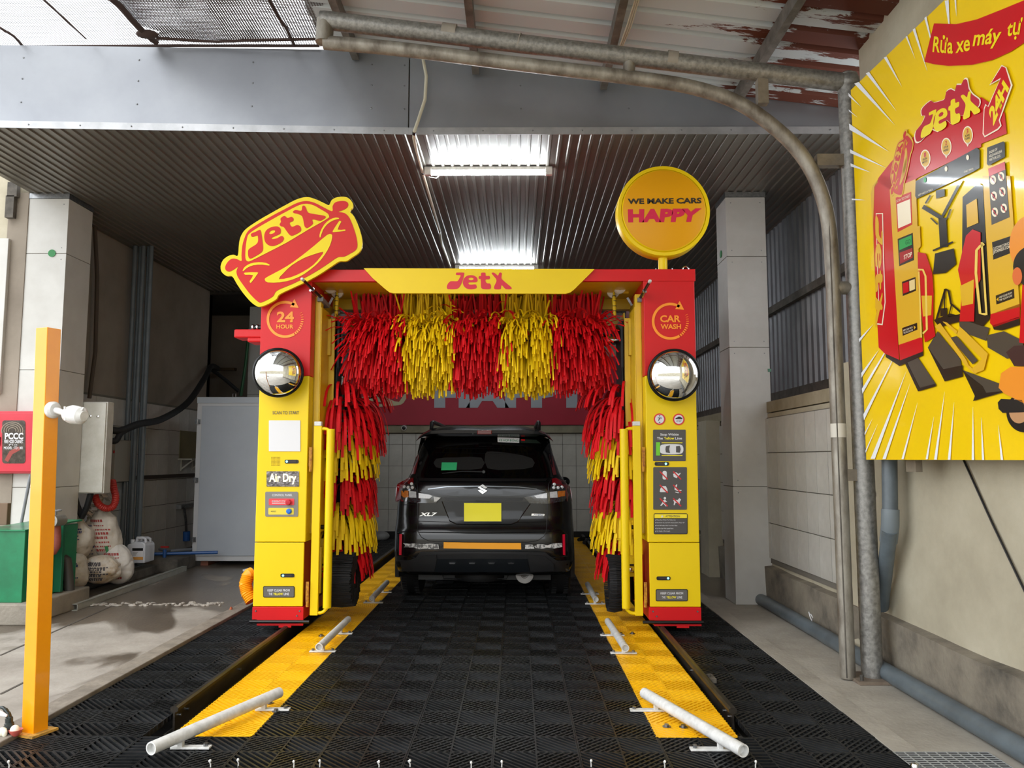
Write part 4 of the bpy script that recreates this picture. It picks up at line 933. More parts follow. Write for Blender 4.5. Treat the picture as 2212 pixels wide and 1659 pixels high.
q = at(1481, 583, Y=6.6); b.tube([(q.x + 0.026 * math.cos(t), 6.6, zb_ + 0.022 + 0.026 * math.sin(t)) for t in [math.pi * k / 8 - 0.5 for k in range(0, 11)]], 0.007, 8)
build('lifting_eye', b, M_chr, G)
# emblem sign
FE = FY(6.40)
ce_ = lambda x, y: (470 + x * 0.15066, 420 + y * 0.15066)
em_y = pm('sign_yellow', 'E2C808', rough=0.4, spec=0.25); em_r = pm('sign_red_face', 'C4180F', rough=0.4, spec=0.25)
O_ = [(300, 880), (318, 690), (360, 570), (430, 490), (600, 375), (800, 260), (1000, 150), (1150, 75), (1290, 45), (1420, 80), (1540, 135), (1605, 160), (1640, 90), (1720, 48), (1850, 46), (1930, 110), (1942, 190), (1900, 250), (1960, 320), (2030, 480), (2072, 640), (2072, 760), (2030, 840), (1930, 910), (1850, 962), (1750, 967), (1650, 1030), (1470, 1150), (1300, 1245), (1100, 1340), (895, 1437), (850, 1505), (720, 1580), (610, 1615), (540, 1590), (460, 1520), (360, 1400), (280, 1280), (215, 1178), (140, 1175), (70, 1120), (52, 1040), (85, 950), (160, 890), (240, 870)]
B_ = [(352, 960), (352, 880), (365, 740), (400, 620), (450, 530), (560, 450), (800, 310), (1000, 205), (1150, 130), (1280, 103), (1400, 130), (1520, 190), (1648, 250), (1655, 180), (1690, 125), (1770, 103), (1850, 110), (1880, 150), (1860, 200), (1800, 235), (1740, 258), (1830, 278), (1900, 350), (1960, 500), (2000, 640), (2010, 750), (1980, 810), (1900, 860), (1820, 900), (1730, 908), (1620, 980), (1470, 1080), (1290, 1185), (1080, 1290), (860, 1385), (800, 1470), (650, 1550), (590, 1545), (480, 1440), (380, 1310), (300, 1190), (280, 1110), (300, 1045), (240, 1085), (180, 1112), (130, 1095), (120, 1040), (160, 970), (220, 928), (290, 935)]
W_ = [(440, 965), (412, 920), (415, 780), (435, 640), (470, 570), (600, 480), (800, 365), (1000, 255), (1180, 165), (1290, 145), (1390, 170), (1480, 220), (1580, 280), (1605, 320), (1580, 360), (1300, 520), (1000, 700), (700, 855), (500, 955)]
lets = [[(490, 590), (500, 570), (560, 545), (610, 520), (630, 530), (645, 600), (665, 780), (640, 840), (580, 880), (490, 928), (455, 905), (450, 820), (480, 780), (560, 730), (590, 690), (592, 630), (580, 600), (510, 620)],
 [(680, 620), (700, 540), (760, 490), (850, 468), (905, 490), (918, 540), (900, 580), (800, 625), (790, 650), (860, 640), (930, 605), (962, 640), (930, 695), (830, 745), (760, 745), (700, 700)], [(750, 560), (790, 525), (835, 530), (825, 560), (770, 580)],
 [(915, 355), (970, 320), (1015, 350), (1070, 332), (1100, 360), (1090, 395), (1045, 415), (1060, 460), (1090, 475), (1150, 450), (1195, 470), (1208, 520), (1180, 555), (1090, 600), (1050, 595), (1010, 550), (960, 480), (920, 468), (900, 440), (920, 405)],
 [(1090, 260), (1130, 235), (1210, 245), (1225, 185), (1250, 172), (1275, 200), (1300, 260), (1350, 285), (1530, 315), (1558, 340), (1530, 365), (1475, 390), (1370, 370), (1378, 430), (1300, 490), (1265, 480), (1250, 440), (1225, 330), (1170, 295), (1110, 280)]]
face = [[(372, 1100), (400, 1050), (480, 1000), (600, 980), (700, 990), (755, 1015), (745, 1028), (650, 1015), (520, 1025), (430, 1065), (385, 1105)],
 [(400, 1130), (575, 1125), (582, 1150), (495, 1270), (475, 1265), (475, 1245), (520, 1165), (410, 1160)],
 [(1470, 615), (1480, 550), (1540, 440), (1620, 370), (1700, 342), (1750, 350), (1740, 362), (1660, 385), (1580, 440), (1520, 520), (1485, 622)],
 [(1765, 390), (1780, 405), (1730, 515), (1830, 512), (1830, 532), (1680, 550), (1662, 530), (1745, 400)],
 [(690, 1235), (700, 1205), (800, 1150), (1000, 1040), (1200, 900), (1400, 740), (1580, 590), (1640, 582), (1652, 620), (1620, 740), (1540, 880), (1430, 1010), (1250, 1150), (1080, 1230), (900, 1268), (730, 1268)],
 [(890, 1222), (960, 1130), (1080, 1020), (1250, 920), (1400, 865), (1525, 832), (1480, 910), (1380, 1020), (1230, 1120), (1060, 1195)]]
sh('emblem_sign', [O_], FE, em_y, G, off=0, t=0.014, sm=3, conv=ce_, label='tilted red and yellow smiling car emblem sign')
sh('emblem_body', [B_], FE, em_r, G, off=0.016, t=0.001, sm=3, conv=ce_)
sh('emblem_window', [W_], FE, em_y, G, off=0.019, t=0.001, sm=3, conv=ce_)
sh('emblem_lettering', lets, FE, em_r, G, off=0.022, t=0.001, sm=3, conv=ce_)
sh('emblem_features', face, FE, em_y, G, off=0.019, t=0.001, sm=2, conv=ce_)
build('emblem_bracket', MB().box(-1.98, -1.84, 6.42, 6.5, 2.84, 2.90), M_blk, G)
# red side arm with cable, hose, side lamp
q0, q1 = at(514, 715, Y=7.0), at(514, 733, Y=7.0)
build('side_arm', MB().box(q0.x, XL0, 6.9, 7.1, q1.z, q0.z).box(q0.x + 0.12, XL0, 6.9, 7.1, q1.z - 0.04, q1.z), M_red, G, bevel=0.012)
m = MB(); z_ = q0.z + 0.03
m.tube([(q0.x + 0.10, 7.0, q0.z), (q0.x + 0.16, 7.0, z_), (XL0, 7.0, z_)], 0.022, 12); build('cable_gland', m, M_blk, G)
m = MB()
for xx in (q0.x + 0.13, q0.x + 0.17): m.lathe([(0.03, 0), (0.03, 0.014)], (xx, 7.0, z_), d=(1, 0, 0.1), n=16)
build('hose_clip', m, M_chr, G)
q = at(1505, 1222, Y=6.9); build('side_lamp', MB().box(XR1, XR1 + 0.035, 6.8, 7.0, at(1505, 1290, Y=6.9).z, q.z), M_red, G, bevel=0.01)
pts = [at(546, 1238, Y=6.75), at(536, 1243, Y=6.72), at(530, 1262, Y=6.7), at(534, 1280, Y=6.68), at(545, 1300, Y=6.66)]
pts = [pts[i] + (pts[min(i + 1, 4)] - pts[i]) * (j / 10) for i in range(4) for j in range(10)]
build('corrugated_hose', MB().tube(pts, [0.048 + 0.007 * (i % 2) for i in range(len(pts))], 14), pm('orange_hose', 'F09A0A', rough=0.4), G, label='orange corrugated hose')
# ================================================================ CAR
XC = -0.325; YR = 7.66
CARL = 4.45
CAR = thing('car', 'black people carrier seen from behind under the wash brushes, with a blank yellow licence plate', 'car', (XC, YR + 2.2, 0))
# levels: z, half width, rear offset, corner radius, front y
LV = [(0.27, 0.80, 0.16, 0.10, 4.20), (0.31, 0.845, 0.06, 0.14, 4.36), (0.38, 0.875, 0.03, 0.18, 4.42), (0.50, 0.888, 0.0, 0.22, 4.45), (0.62, 0.888, 0.0, 0.24, 4.45), (0.70, 0.888, 0.012, 0.24, 4.42),
      (0.76, 0.885, 0.05, 0.24, 4.40), (0.82, 0.882, 0.075, 0.24, 4.38), (0.92, 0.880, 0.08, 0.24, 4.32), (1.02, 0.872, 0.085, 0.24, 3.95), (1.10, 0.855, 0.09, 0.24, 3.55), (1.155, 0.825, 0.105, 0.24, 3.40),
      (1.20, 0.785, 0.14, 0.22, 3.30), (1.26, 0.755, 0.18, 0.20, 3.15), (1.36, 0.722, 0.225, 0.18, 2.92), (1.46, 0.69, 0.27, 0.17, 2.70), (1.56, 0.655, 0.315, 0.17, 2.50), (1.62, 0.628, 0.345, 0.17, 2.38), (1.665, 0.58, 0.39, 0.18, 2.25), (1.695, 0.48, 0.50, 0.2, 2.1), (1.708, 0.30, 0.75, 0.2, 1.95)]
LZ = [l[0] for l in LV]
def lvl(z):
    z = min(max(z, LZ[0]), LZ[-1])
    return [float(np.interp(z, LZ, [l[i] for l in LV])) for i in range(1, 5)]
def rear_y(x, z):          # x relative to the car centre
    w, yr, rc, _ = lvl(z); a = min(abs(x), w); d = w - a; y = YR + yr + 0.05 * (a / w) ** 2
    if d < rc: y += rc - math.sqrt(max(rc * rc - (rc - d) ** 2, 0))
    return y
def loop(z):
    w, yr, rc, yf = lvl(z); xs = []
    ts = [-1, -0.995, -0.98, -0.955, -0.925, -0.89, -0.84, -0.78, -0.7, -0.6, -0.45, -0.3, -0.15, 0]; ts = ts + [-t for t in ts[-2::-1]]
    rear = [(t * w, rear_y(t * w, z)) for t in ts]
    ys = rear[0][1]; n = 22; side_r = [(w, ys + (YR + yf - 0.3 - ys) * i / n) for i in range(1, n + 1)]
    fr = [(w * math.cos(a) ** 0.45 if math.cos(a) > 0 else 0, YR + yf - 0.3 + 0.3 * math.sin(a)) for a in [math.pi / 2 * i / 8 for i in range(1, 9)]]
    front = fr + [(-x, y) for x, y in fr[-2::-1]]
    side_l = [(-x, y) for x, y in side_r[::-1]]
    return [(XC + x, y, z) for x, y in rear + side_r + front + side_l]
zz = []
for i in range(len(LZ) - 1):
    k = max(1, int((LZ[i + 1] - LZ[i]) / 0.03)); zz += [LZ[i] + (LZ[i + 1] - LZ[i]) * j / k for j in range(k)]
zz.append(LZ[-1]); loops = [loop(z) for z in zz]; N = len(loops[0])
vs = [v for l in loops for v in l]; fs = [(i * N + k, i * N + (k + 1) % N, (i + 1) * N + (k + 1) % N, (i + 1) * N + k) for i in range(len(loops) - 1) for k in range(N)]
fs.append(tuple(range(N))[::-1]); fs.append(tuple((len(loops) - 1) * N + k for k in range(N)))
# wheel openings: push side vertices inward around the axles
AX = [YR + 0.80, YR + 3.54]
nv = []
for x, y, z in vs:
    for ay in AX:
        if z < 0.36 + 0.33 and abs(abs(x - XC) - 0.88) < 0.12:
            if math.hypot(y - ay, z - 0.33) < 0.37: x = XC + (x - XC) * 0.74
    nv.append((x, y, z))
body = build('body', MB().add(nv, fs), M_car, CAR, ang=50)
def csurf(px, py, off=0.0):
    Y = YR + 0.1
    for _ in range(4):
        p = at(px, py, Y=Y); Y = rear_y(p.x - XC, p.z)
    p = at(px, py, Y=Y - off); return p
def cc(x, y): return (820 + x * 0.25922, 890 + y * 0.25922)     # car close-up coordinates to frame pixels
def patch(name, poly, mat, off=0.004, thick=0.006, parent=None, conv=cc, sm=0, cell=16, label=None, ang=30):
    P_ = [conv(*p) for p in poly] if conv else poly
    if sm: P_ = smooth_poly(P_, sm)
    bm = bmesh.new(); vs_ = [bm.verts.new((p[0], -p[1], 0)) for p in P_]
    f = bm.faces.new(vs_); bmesh.ops.triangulate(bm, faces=[f], ngon_method='EAR_CLIP')
    xs = [p[0] for p in P_]; ys = [-p[1] for p in P_]
    x = min(xs) + cell
    while x < max(xs):
        bmesh.ops.bisect_plane(bm, geom=bm.verts[:] + bm.edges[:] + bm.faces[:], plane_co=(x, 0, 0), plane_no=(1, 0, 0)); x += cell
    y = min(ys) + cell
    while y < max(ys):
        bmesh.ops.bisect_plane(bm, geom=bm.verts[:] + bm.edges[:] + bm.faces[:], plane_co=(0, y, 0), plane_no=(0, 1, 0)); y += cell
    bmesh.ops.recalc_face_normals(bm, faces=bm.faces)
    if bm.faces and sum(f.normal.z for f in bm.faces) < 0: bmesh.ops.reverse_faces(bm, faces=bm.faces)
    fr_ = [[v.index for v in f.verts] for f in bm.faces] if not bm.verts.index_update() else []
    front = [csurf(v.co.x, -v.co.y, off) for v in bm.verts]; n = len(front)
    bnd = [(e.verts[0].index, e.verts[1].index) for e in bm.edges if len(e.link_faces) == 1]
    bm.free(); mb = MB()
    back = [p + Vector((0, thick, 0)) for p in front]
    mb.add(front + back, fr_ + [tuple(i + n for i in f[::-1]) for f in fr_] + [(a, b, b + n, a + n) for a, b in bnd])
    return build(name, mb, mat, parent or CAR, label=label, ang=ang)
def seam(name, pts, r=0.003, mat=None, parent=None, off=0.001, conv=cc, closed=False):
    Q = [conv(*p) for p in pts]; R = []
    for i in range(len(Q) - (0 if closed else 1)):
        a, b = Q[i], Q[(i + 1) % len(Q)]; k = max(2, int(math.dist(a, b) / 5))
        R += [csurf(a[0] + (b[0] - a[0]) * j / k, a[1] + (b[1] - a[1]) * j / k, off) for j in range(k)]
    if not closed: R.append(csurf(*Q[-1], off))
    return build(name, MB().tube(R, r, 6, closed=closed), mat or M_blk, parent or CAR)
# rear window
win = [(345, 215), (1412, 220), (1440, 330), (1445, 545), (1300, 548), (860, 550), (420, 545), (310, 540), (318, 330)]
rwin = patch('rear_window', win, M_glass, off=0.006, thick=0.008)
seam('defroster_lines', [(470, 300), (1280, 310)], 0.0012, parent=rwin, off=0.008); seam('defroster_lines', [(460, 340), (1290, 350)], 0.0012, parent=rwin, off=0.008)
patch('headrest_shape', [(470, 390), (640, 378), (850, 380), (850, 470), (640, 480), (470, 460)], pm('seat_fabric', '0C0C0B', '121110', 60, rough=0.95), off=0.0065, thick=0.001, parent=rwin, sm=2)
patch('headrest_shape', [(880, 350), (930, 328), (1100, 345), (1270, 385), (1275, 460), (1100, 480), (900, 470)], pm('seat_fabric', '1C1B1A'), off=0.0065, thick=0.001, parent=rwin, sm=2)
patch('green_card', [(518, 420), (646, 420), (640, 484), (513, 486)], pm('card_green', '16A060', rough=0.5), off=0.009, thick=0.002, parent=rwin, label='green card in the rear window')
patch('sticker', [(982, 209), (1165, 216), (1163, 257), (984, 251)], M_wht, off=0.009, thick=0.002, parent=rwin, label='white sticker with green lettering')
patch('sticker', [(1175, 224), (1305, 232), (1345, 262), (1172, 256)], pm('sticker_dark', '1E2A22', rough=0.4), off=0.009, thick=0.002, parent=rwin)
def ctx(body_, quad, mat, parent, bold=0.02, off=0.012, slant=0):
    q = [cc(*c) for c in quad]; fr = FY(YR + 0.1)
    def surf(r, u, off=off):
        y = rear_y(r - XC, u); return Vector((r, y - off, u))
    # map through the body surface
    qq = [csurf(*c, off) for c in q]
    class F2:
        px = staticmethod(lambda x, y: (csurf(x, y, off).x, csurf(x, y, off).z))
        pt = staticmethod(lambda r, u, n=0: surf(r, u))
    tx(body_, q, F2, mat, parent, bold, off, surf=surf)
ctx('XE HỢP ĐỒNG', [(992, 248), (1156, 252), (1158, 220), (992, 216)], pm('print_dgreen', '147A50', rough=0.5), rwin, 0.01)
patch('sticker_stripe', [(1180, 226), (1212, 228), (1210, 240), (1178, 238)], M_red, off=0.012, thick=0.001, parent=rwin)
# wiper
w0, w1 = csurf(*cc(520, 512), 0.02), csurf(*cc(868, 498), 0.03)
wp = build('rear_wiper', MB().tube([w0, (w0 + w1) / 2 + Vector((0, -0.01, 0.012)), w1], [0.004, 0.006, 0.010], 8).lathe([(0.018, 0), (0.014, 0.02)], w1, axis='y', n=14), M_blk, CAR)
# spoiler across the top of the tailgate
def sect(px, top, front, bot): return [csurf(*cc(px, top), -0.12), csurf(*cc(px, front), 0.085), csurf(*cc(px, bot), 0.075), csurf(*cc(px, bot + 25), 0.0)]
prof = [(306, 236, 240, 243), (330, 205, 212, 222), (370, 170, 182, 205), (430, 140, 158, 205), (520, 120, 150, 205), (640, 112, 150, 205), (740, 118, 150, 205), (860, 128, 152, 205), (990, 118, 150, 205), (1100, 114, 150, 205), (1220, 124, 152, 205), (1320, 142, 165, 205), (1385, 175, 188, 208), (1420, 208, 218, 226), (1445, 240, 244, 247)]
vs = []; fs = []
for pxx, t, f_, b_ in prof:
    X = cc(pxx, 0)[0]; yb = YR + 0.38
    a = at(X, cc(0, t)[1], Y=yb - 0.01); b = at(X, cc(0, f_)[1], Y=yb - 0.17); c = at(X, cc(0, (f_ + b_) / 2)[1], Y=yb - 0.165); d = at(X, cc(0, b_)[1], Y=yb - 0.10); e = at(X, cc(0, b_)[1], Y=yb + 0.05); g = at(X, cc(0, t)[1], Y=yb + 0.18)
    vs += [g, a, b, c, d, e]
n = len(prof)
for i in range(n - 1):
    for k in range(6): fs.append((i * 6 + k, i * 6 + (k + 1) % 6, (i + 1) * 6 + (k + 1) % 6, (i + 1) * 6 + k))
fs += [tuple(range(6))[::-1], tuple((n - 1) * 6 + k for k in range(6))]
spo = build('roof_spoiler', MB().add(vs, fs), M_car, CAR, ang=40)
c0, c1 = at(*cc(812, 152), Y=YR + 0.205), at(*cc(936, 188), Y=YR + 0.205)
build('brake_light', MB().box(c0.x, c1.x, YR + 0.19, YR + 0.24, c1.z, c0.z), pm('lens_dark_red', '6A0A14', rough=0.15, coat=0.8), spo, bevel=0.008)
c0 = at(*cc(777, 181), Y=YR + 0.21); build('washer_nozzle', MB().lathe([(0.008, 0), (0.006, 0.01)], c0, axis='y', n=10), M_blk, spo)
# roof rails
for pxx in (440, 1325):
    a = at(*cc(pxx, 125), Y=YR + 0.55); x = a.x
    build('roof_rail', MB().tube([(x, YR + 0.42, 1.66), (x, YR + 0.5, a.z + 0.04), (x, YR + 0.65, a.z + 0.055), (x, YR + 1.9, a.z + 0.06), (x, YR + 2.1, 1.68)], 0.02, 10), M_blk, CAR)
# side glass
for s_ in (-1, 1):
    vs = []; fs = []; ysl = [0.62, 0.9, 1.4, 2.0, 2.5, 2.85]
    for i, yy in enumerate(ysl):
        for z in (1.20, 1.32, 1.44, 1.56):
            w = lvl(z)[0]; yf = lvl(z)[3] - 0.35
            vs.append((XC + s_ * (w + 0.004), YR + min(yy, yf), z))
    for i in range(len(ysl) - 1):
        for k in range(3): fs.append((i * 4 + k, i * 4 + k + 1, i * 4 + 5 + k, i * 4 + 4 + k))
    build('side_window', MB().add(vs, fs), M_glass, CAR)
    mp = Vector((XC + s_ * 0.94, YR + 2.85, 1.10)); mm = MB(); mm.ell(mp, 0.085, 0.06, 0.065, 14, 10); mm.bar(mp, mp + Vector((-s_ * 0.14, 0, -0.03)), 0.05, 0.03)
    build('door_mirror', mm, M_car, CAR)
# quarter red strips beside the window
patch('reflector_strip', [(322, 350), (328, 380), (296, 515), (262, 520), (300, 380)], pm('lens_dark_red', '6A0A14'), off=0.006, thick=0.01)
patch('reflector_strip', [(1412, 350), (1440, 370), (1475, 520), (1445, 525), (1418, 390)], pm('lens_dark_red', '6A0A14'), off=0.006, thick=0.01)
# tail lights
M_lr = pm('lens_red', '7A0812', '98101A', 6, rough=0.12, coat=1.0); M_lc = pm('lens_clear', 'B9BBBD', 'D5D7D8', 30, rough=0.1, coat=1.0); M_la = pm('lens_amber', 'C4681A', 'D98028', 40, rough=0.12, coat=1); M_lb = pm('lens_smoke', '1C1D20', '3A3C40', 30, rough=0.1, coat=1)
tl = patch('tail_light', [(132, 745), (135, 640), (150, 598), (240, 548), (280, 548), (282, 600), (200, 612), (175, 650), (178, 715), (200, 745)], M_lr, off=0.012, thick=0.02, label='left tail light cluster')
patch('inner_lens', [(175, 650), (202, 610), (282, 590), (302, 640), (318, 670), (515, 712), (470, 758), (310, 757), (200, 742), (178, 712)], M_lb, off=0.013, thick=0.02, parent=tl)
patch('amber_lens', [(180, 655), (240, 655), (240, 710), (200, 712), (182, 695)], M_la, off=0.018, thick=0.004, parent=tl); patch('clear_lens', [(244, 658), (304, 664), (306, 714), (246, 712)], M_lc, off=0.018, thick=0.004, parent=tl)
patch('clear_lens', [(325, 675), (420, 690), (440, 700), (415, 722), (325, 718)], M_lc, off=0.018, thick=0.004, parent=tl); patch('trim_lens', [(450, 705), (508, 714), (475, 745), (455, 748)], M_lc, off=0.018, thick=0.004, parent=tl)
tr_ = patch('tail_light', [(1435, 555), (1470, 548), (1530, 575), (1585, 620), (1600, 680), (1605, 745), (1560, 745), (1550, 640), (1440, 600)], M_lr, off=0.012, thick=0.02, label='right tail light cluster')
patch('inner_lens', [(1440, 592), (1520, 612), (1550, 640), (1556, 715), (1540, 742), (1400, 765), (1250, 760), (1205, 712), (1410, 668)], M_lb, off=0.013, thick=0.02, parent=tr_)
patch('amber_lens', [(1484, 660), (1548, 655), (1545, 700), (1486, 710)], M_la, off=0.018, thick=0.004, parent=tr_); patch('clear_lens', [(1418, 666), (1480, 660), (1484, 712), (1420, 716)], M_lc, off=0.018, thick=0.004, parent=tr_)
patch('clear_lens', [(1285, 698), (1395, 676), (1395, 718), (1310, 718)], M_lc, off=0.018, thick=0.004, parent=tr_); patch('trim_lens', [(1212, 714), (1265, 708), (1300, 745), (1245, 745)], M_lb, off=0.018, thick=0.004, parent=tr_)
for par, pts in ((tl, ((267, 598), (206, 624), (238, 628), (273, 630))), (tr_, ((1456, 602), (1452, 630), (1487, 630), (1520, 626)))):
    for p_ in pts:
        c = csurf(*cc(*p_), 0.018); build('led_dot', MB().lathe([(0.016, 0), (0.015, 0.006), (0.006, 0.010), (0.001, 0.011)], c, axis='y', n=14), M_lc, par)
# tailgate relief: upper bar, crease, plate recess
M_cp2 = pm('car_paint_gloss', '0C0F13', '090B0E', 3, rough=0.2, coat=0.5, spec=0.3)
patch('tailgate_lip', [(330, 552), (1395, 556), (1385, 575), (860, 580), (330, 572)], M_blk, off=0.016, thick=0.02, cell=20)
patch('garnish_bar', [(330, 665), (400, 640), (560, 622), (860, 618), (1160, 625), (1310, 642), (1385, 665), (1210, 690), (1060, 702), (860, 706), (640, 702), (520, 690)], M_cp2, off=0.014, thick=0.02, cell=14)
patch('garnish_edge', [(400, 640), (560, 618), (860, 614), (1160, 621), (1310, 638), (1312, 644), (1160, 629), (860, 622), (560, 626), (402, 646)], pm('edge_chrome', '8C9298', rough=0.25, metal=0.9), off=0.018, thick=0.004)
patch('handle_recess', [(540, 712), (1200, 714), (1190, 740), (920, 745), (800, 745), (545, 738)], M_blk, off=0.004, thick=0.006)
patch('handle_bar', [(800, 738), (920, 738), (915, 748), (805, 748)], M_cpl, off=0.02, thick=0.02)
rec = patch('plate_recess', [(520, 745), (1240, 748), (1255, 770), (1150, 915), (1100, 932), (620, 930), (580, 905)], pm('car_recess', '12151A', '0D0F13', 8, rough=0.35, coat=0.3, spec=0.3), off=0.004, thick=0.006)
seam('recess_edge', [(520, 745), (585, 908), (640, 935), (1090, 938), (1150, 915), (1255, 765)], 0.005, M_car, off=0.002)
patch('plate_frame', [(698, 752), (1020, 753), (1020, 917), (698, 917)], M_blk, off=0.016, thick=0.012)
patch('licence_plate', [(704, 758), (1014, 759), (1014, 911), (704, 911)], pm('plate_yellow_blank', 'F2E80A', rough=0.5), off=0.020, thick=0.006, label='plain yellow licence plate')
seam('tailgate_gap', [(312, 540), (318, 760), (316, 950), (322, 1000), (350, 1045), (400, 1070), (470, 1080), (860, 1086), (1240, 1084), (1320, 1070), (1370, 1035), (1390, 985), (1400, 800), (1408, 600), (1440, 545)], 0.0035)
seam('body_crease', [(325, 910), (860, 925), (1395, 915)], 0.003, M_cp2, off=-0.001); seam('body_crease', [(328, 1002), (860, 1008), (1385, 1000)], 0.004, M_cp2, off=0.0)
seam('body_crease', [(175, 775), (310, 768)], 0.003, M_cp2); seam('bumper_gap', [(148, 1010), (180, 995), (300, 998)], 0.003, M_cp2); seam('bumper_gap', [(1400, 998), (1530, 998), (1560, 1015)], 0.003, M_cp2)
# badge: stylised angular S, lettering
bcv = lambda x, y: (1000 + x * 100 / 2212, 1030 + y * 100 / 2212)
patch('badge_backing', [(945, 340), (1200, 510), (1110, 575), (1200, 670), (935, 850), (685, 665), (780, 590), (685, 490)], M_blk, off=0.022, thick=0.006, conv=bcv)
patch('badge', [(945, 360), (1165, 515), (1075, 560), (1050, 565), (870, 455), (830, 490), (1165, 665), (935, 825), (710, 650), (830, 610), (990, 710), (1010, 690), (710, 500)], pm('badge_silver', 'E4E4E4', rough=0.2, metal=0.8), off=0.027, thick=0.005, conv=bcv)
ctx('XL7', [(330, 868), (462, 868), (480, 838), (345, 838)], pm('badge_silver', 'E4E4E4'), CAR, 0.035, 0.010)
patch('hybrid_badge', [(1268, 847), (1375, 850), (1372, 866), (1264, 864)], pm('badge_silver', 'E4E4E4'), off=0.010, thick=0.003)
ctx('HYBRID', [(1285, 863), (1368, 864), (1370, 852), (1288, 850)], pm('badge_blue', '1C3A6A'), CAR, 0.03, 0.013)
# bumper
patch('lower_bumper', [(132, 1238), (250, 1235), (300, 1215), (340, 1165), (860, 1165), (1380, 1170), (1440, 1215), (1480, 1240), (1590, 1236), (1572, 1328), (1500, 1345), (860, 1345), (250, 1345), (152, 1328)], M_cpl, off=0.010, thick=0.03, cell=14)
patch('bumper_insert', [(480, 1225), (1230, 1225), (1250, 1335), (460, 1335)], pm('insert_grey', '0E1216', rough=0.35), off=0.024, thick=0.02, cell=18)
patch('bumper_corner', [(270, 1265), (340, 1200), (470, 1190), (478, 1225), (455, 1330), (270, 1330)], M_cpl, off=0.030, thick=0.02); patch('bumper_corner', [(1228, 1190), (1370, 1200), (1450, 1262), (1450, 1330), (1255, 1330), (1240, 1225)], M_cpl, off=0.030, thick=0.02)
for x in (605, 770, 932, 1095): patch('silver_tab', [(x - 28, 1256), (x + 28, 1256), (x + 20, 1268), (x - 20, 1268)], M_chr, off=0.032, thick=0.004)
patch('protector_strip', [(533, 1085), (860, 1090), (1178, 1092), (1180, 1145), (860, 1142), (533, 1136)], pm('strip_orange', 'F5A60C', rough=0.45), off=0.014, thick=0.01, cell=20, label='orange bumper protector strip')
for pts in ([(195, 1092), (240, 1098), (300, 1095), (350, 1100), (420, 1097), (488, 1100), (495, 1140), (440, 1143), (380, 1138), (330, 1143), (280, 1128), (200, 1128), (215, 1112)],
            [(1212, 1106), (1275, 1104), (1290, 1138), (1212, 1142)], [(1290, 1118), (1320, 1100), (1360, 1103), (1400, 1112), (1440, 1095), (1520, 1092), (1522, 1125), (1450, 1138), (1400, 1130), (1350, 1140), (1300, 1135)]):
    patch('scuffed_decal', pts, pm('decal_white', 'C9C9C7', '5A5A5A', 30, rough=0.5, lo=0.45, hi=0.55), off=0.014, thick=0.002)
for pts in ([(165, 1018), (187, 1018), (182, 1192), (162, 1192)], [(1524, 1020), (1545, 1020), (1548, 1195), (1528, 1190)]):
    patch('bumper_reflector', pts, pm('reflector_red', 'E01838', rough=0.2, emis='E01838', es=0.0), off=0.016, thick=0.01)
seam('reflector_pocket', [(145, 1015), (200, 1000)], 0.003, M_cp2)
seam('pocket_edge', [(148, 1020), (150, 1195), (300, 1215)], 0.004, M_cp2); seam('pocket_edge', [(1562, 1020), (1565, 1200), (1440, 1215)], 0.004, M_cp2)
for p_ in ((512, 1118), (1195, 1120)): build('parking_sensor', MB().lathe([(0.012, 0), (0.010, 0.004), (0.001, 0.005)], csurf(*cc(*p_), 0.004), axis='y', n=14), M_cpl, CAR)
# wheel arch flares
for s_ in (-1, 1):
    for ay in AX:
        vs = []; fs = []; n = 16
        for i in range(n + 1):
            a = math.radians(-15 + 210 * i / n)
            for rr, xx in ((0.36, 0.80), (0.36, 0.905), (0.42, 0.90), (0.43, 0.86)):
                vs.append((XC + s_ * xx, ay + rr * math.cos(a), 0.33 + rr * math.sin(a)))
        for i in range(n):
            for k in range(4): fs.append((i * 4 + k, i * 4 + (k + 1) % 4, i * 4 + 4 + (k + 1) % 4, i * 4 + 4 + k))
        build('wheel_arch', MB().add(vs, fs), M_cpl, CAR)
        w = build('wheel', MB().lathe([(0.20, -0.10), (0.29, -0.105), (0.325, -0.085), (0.332, -0.03), (0.332, 0.03), (0.325, 0.085), (0.29, 0.105), (0.20, 0.10)], (XC + s_ * 0.765, ay, 0.332), d=(1, 0, 0), n=48), M_tyre, CAR)
        g = MB()
        for k in range(60):
            a = 2 * math.pi * k / 60; c = Vector((0, math.cos(a), math.sin(a))); t_ = Vector((0, -math.sin(a), math.cos(a)))
            for xo in (-0.06, 0.06): g.obox(Vector((XC + s_ * 0.765 + xo, ay, 0.332)) + c * 0.331, (0.022, 0, 0), t_ * 0.009, c * 0.006)
        build('tread_block', g, M_tyre, w, kind='stuff')
        r_ = MB(); r_.lathe([(0.19, 0.07), (0.205, 0.09), (0.205, 0.098), (0.185, 0.085), (0.05, 0.07), (0.001, 0.075)], (XC + s_ * 0.765, ay, 0.332), d=(s_, 0, 0), n=32); build('rim', r_, M_stl, w)
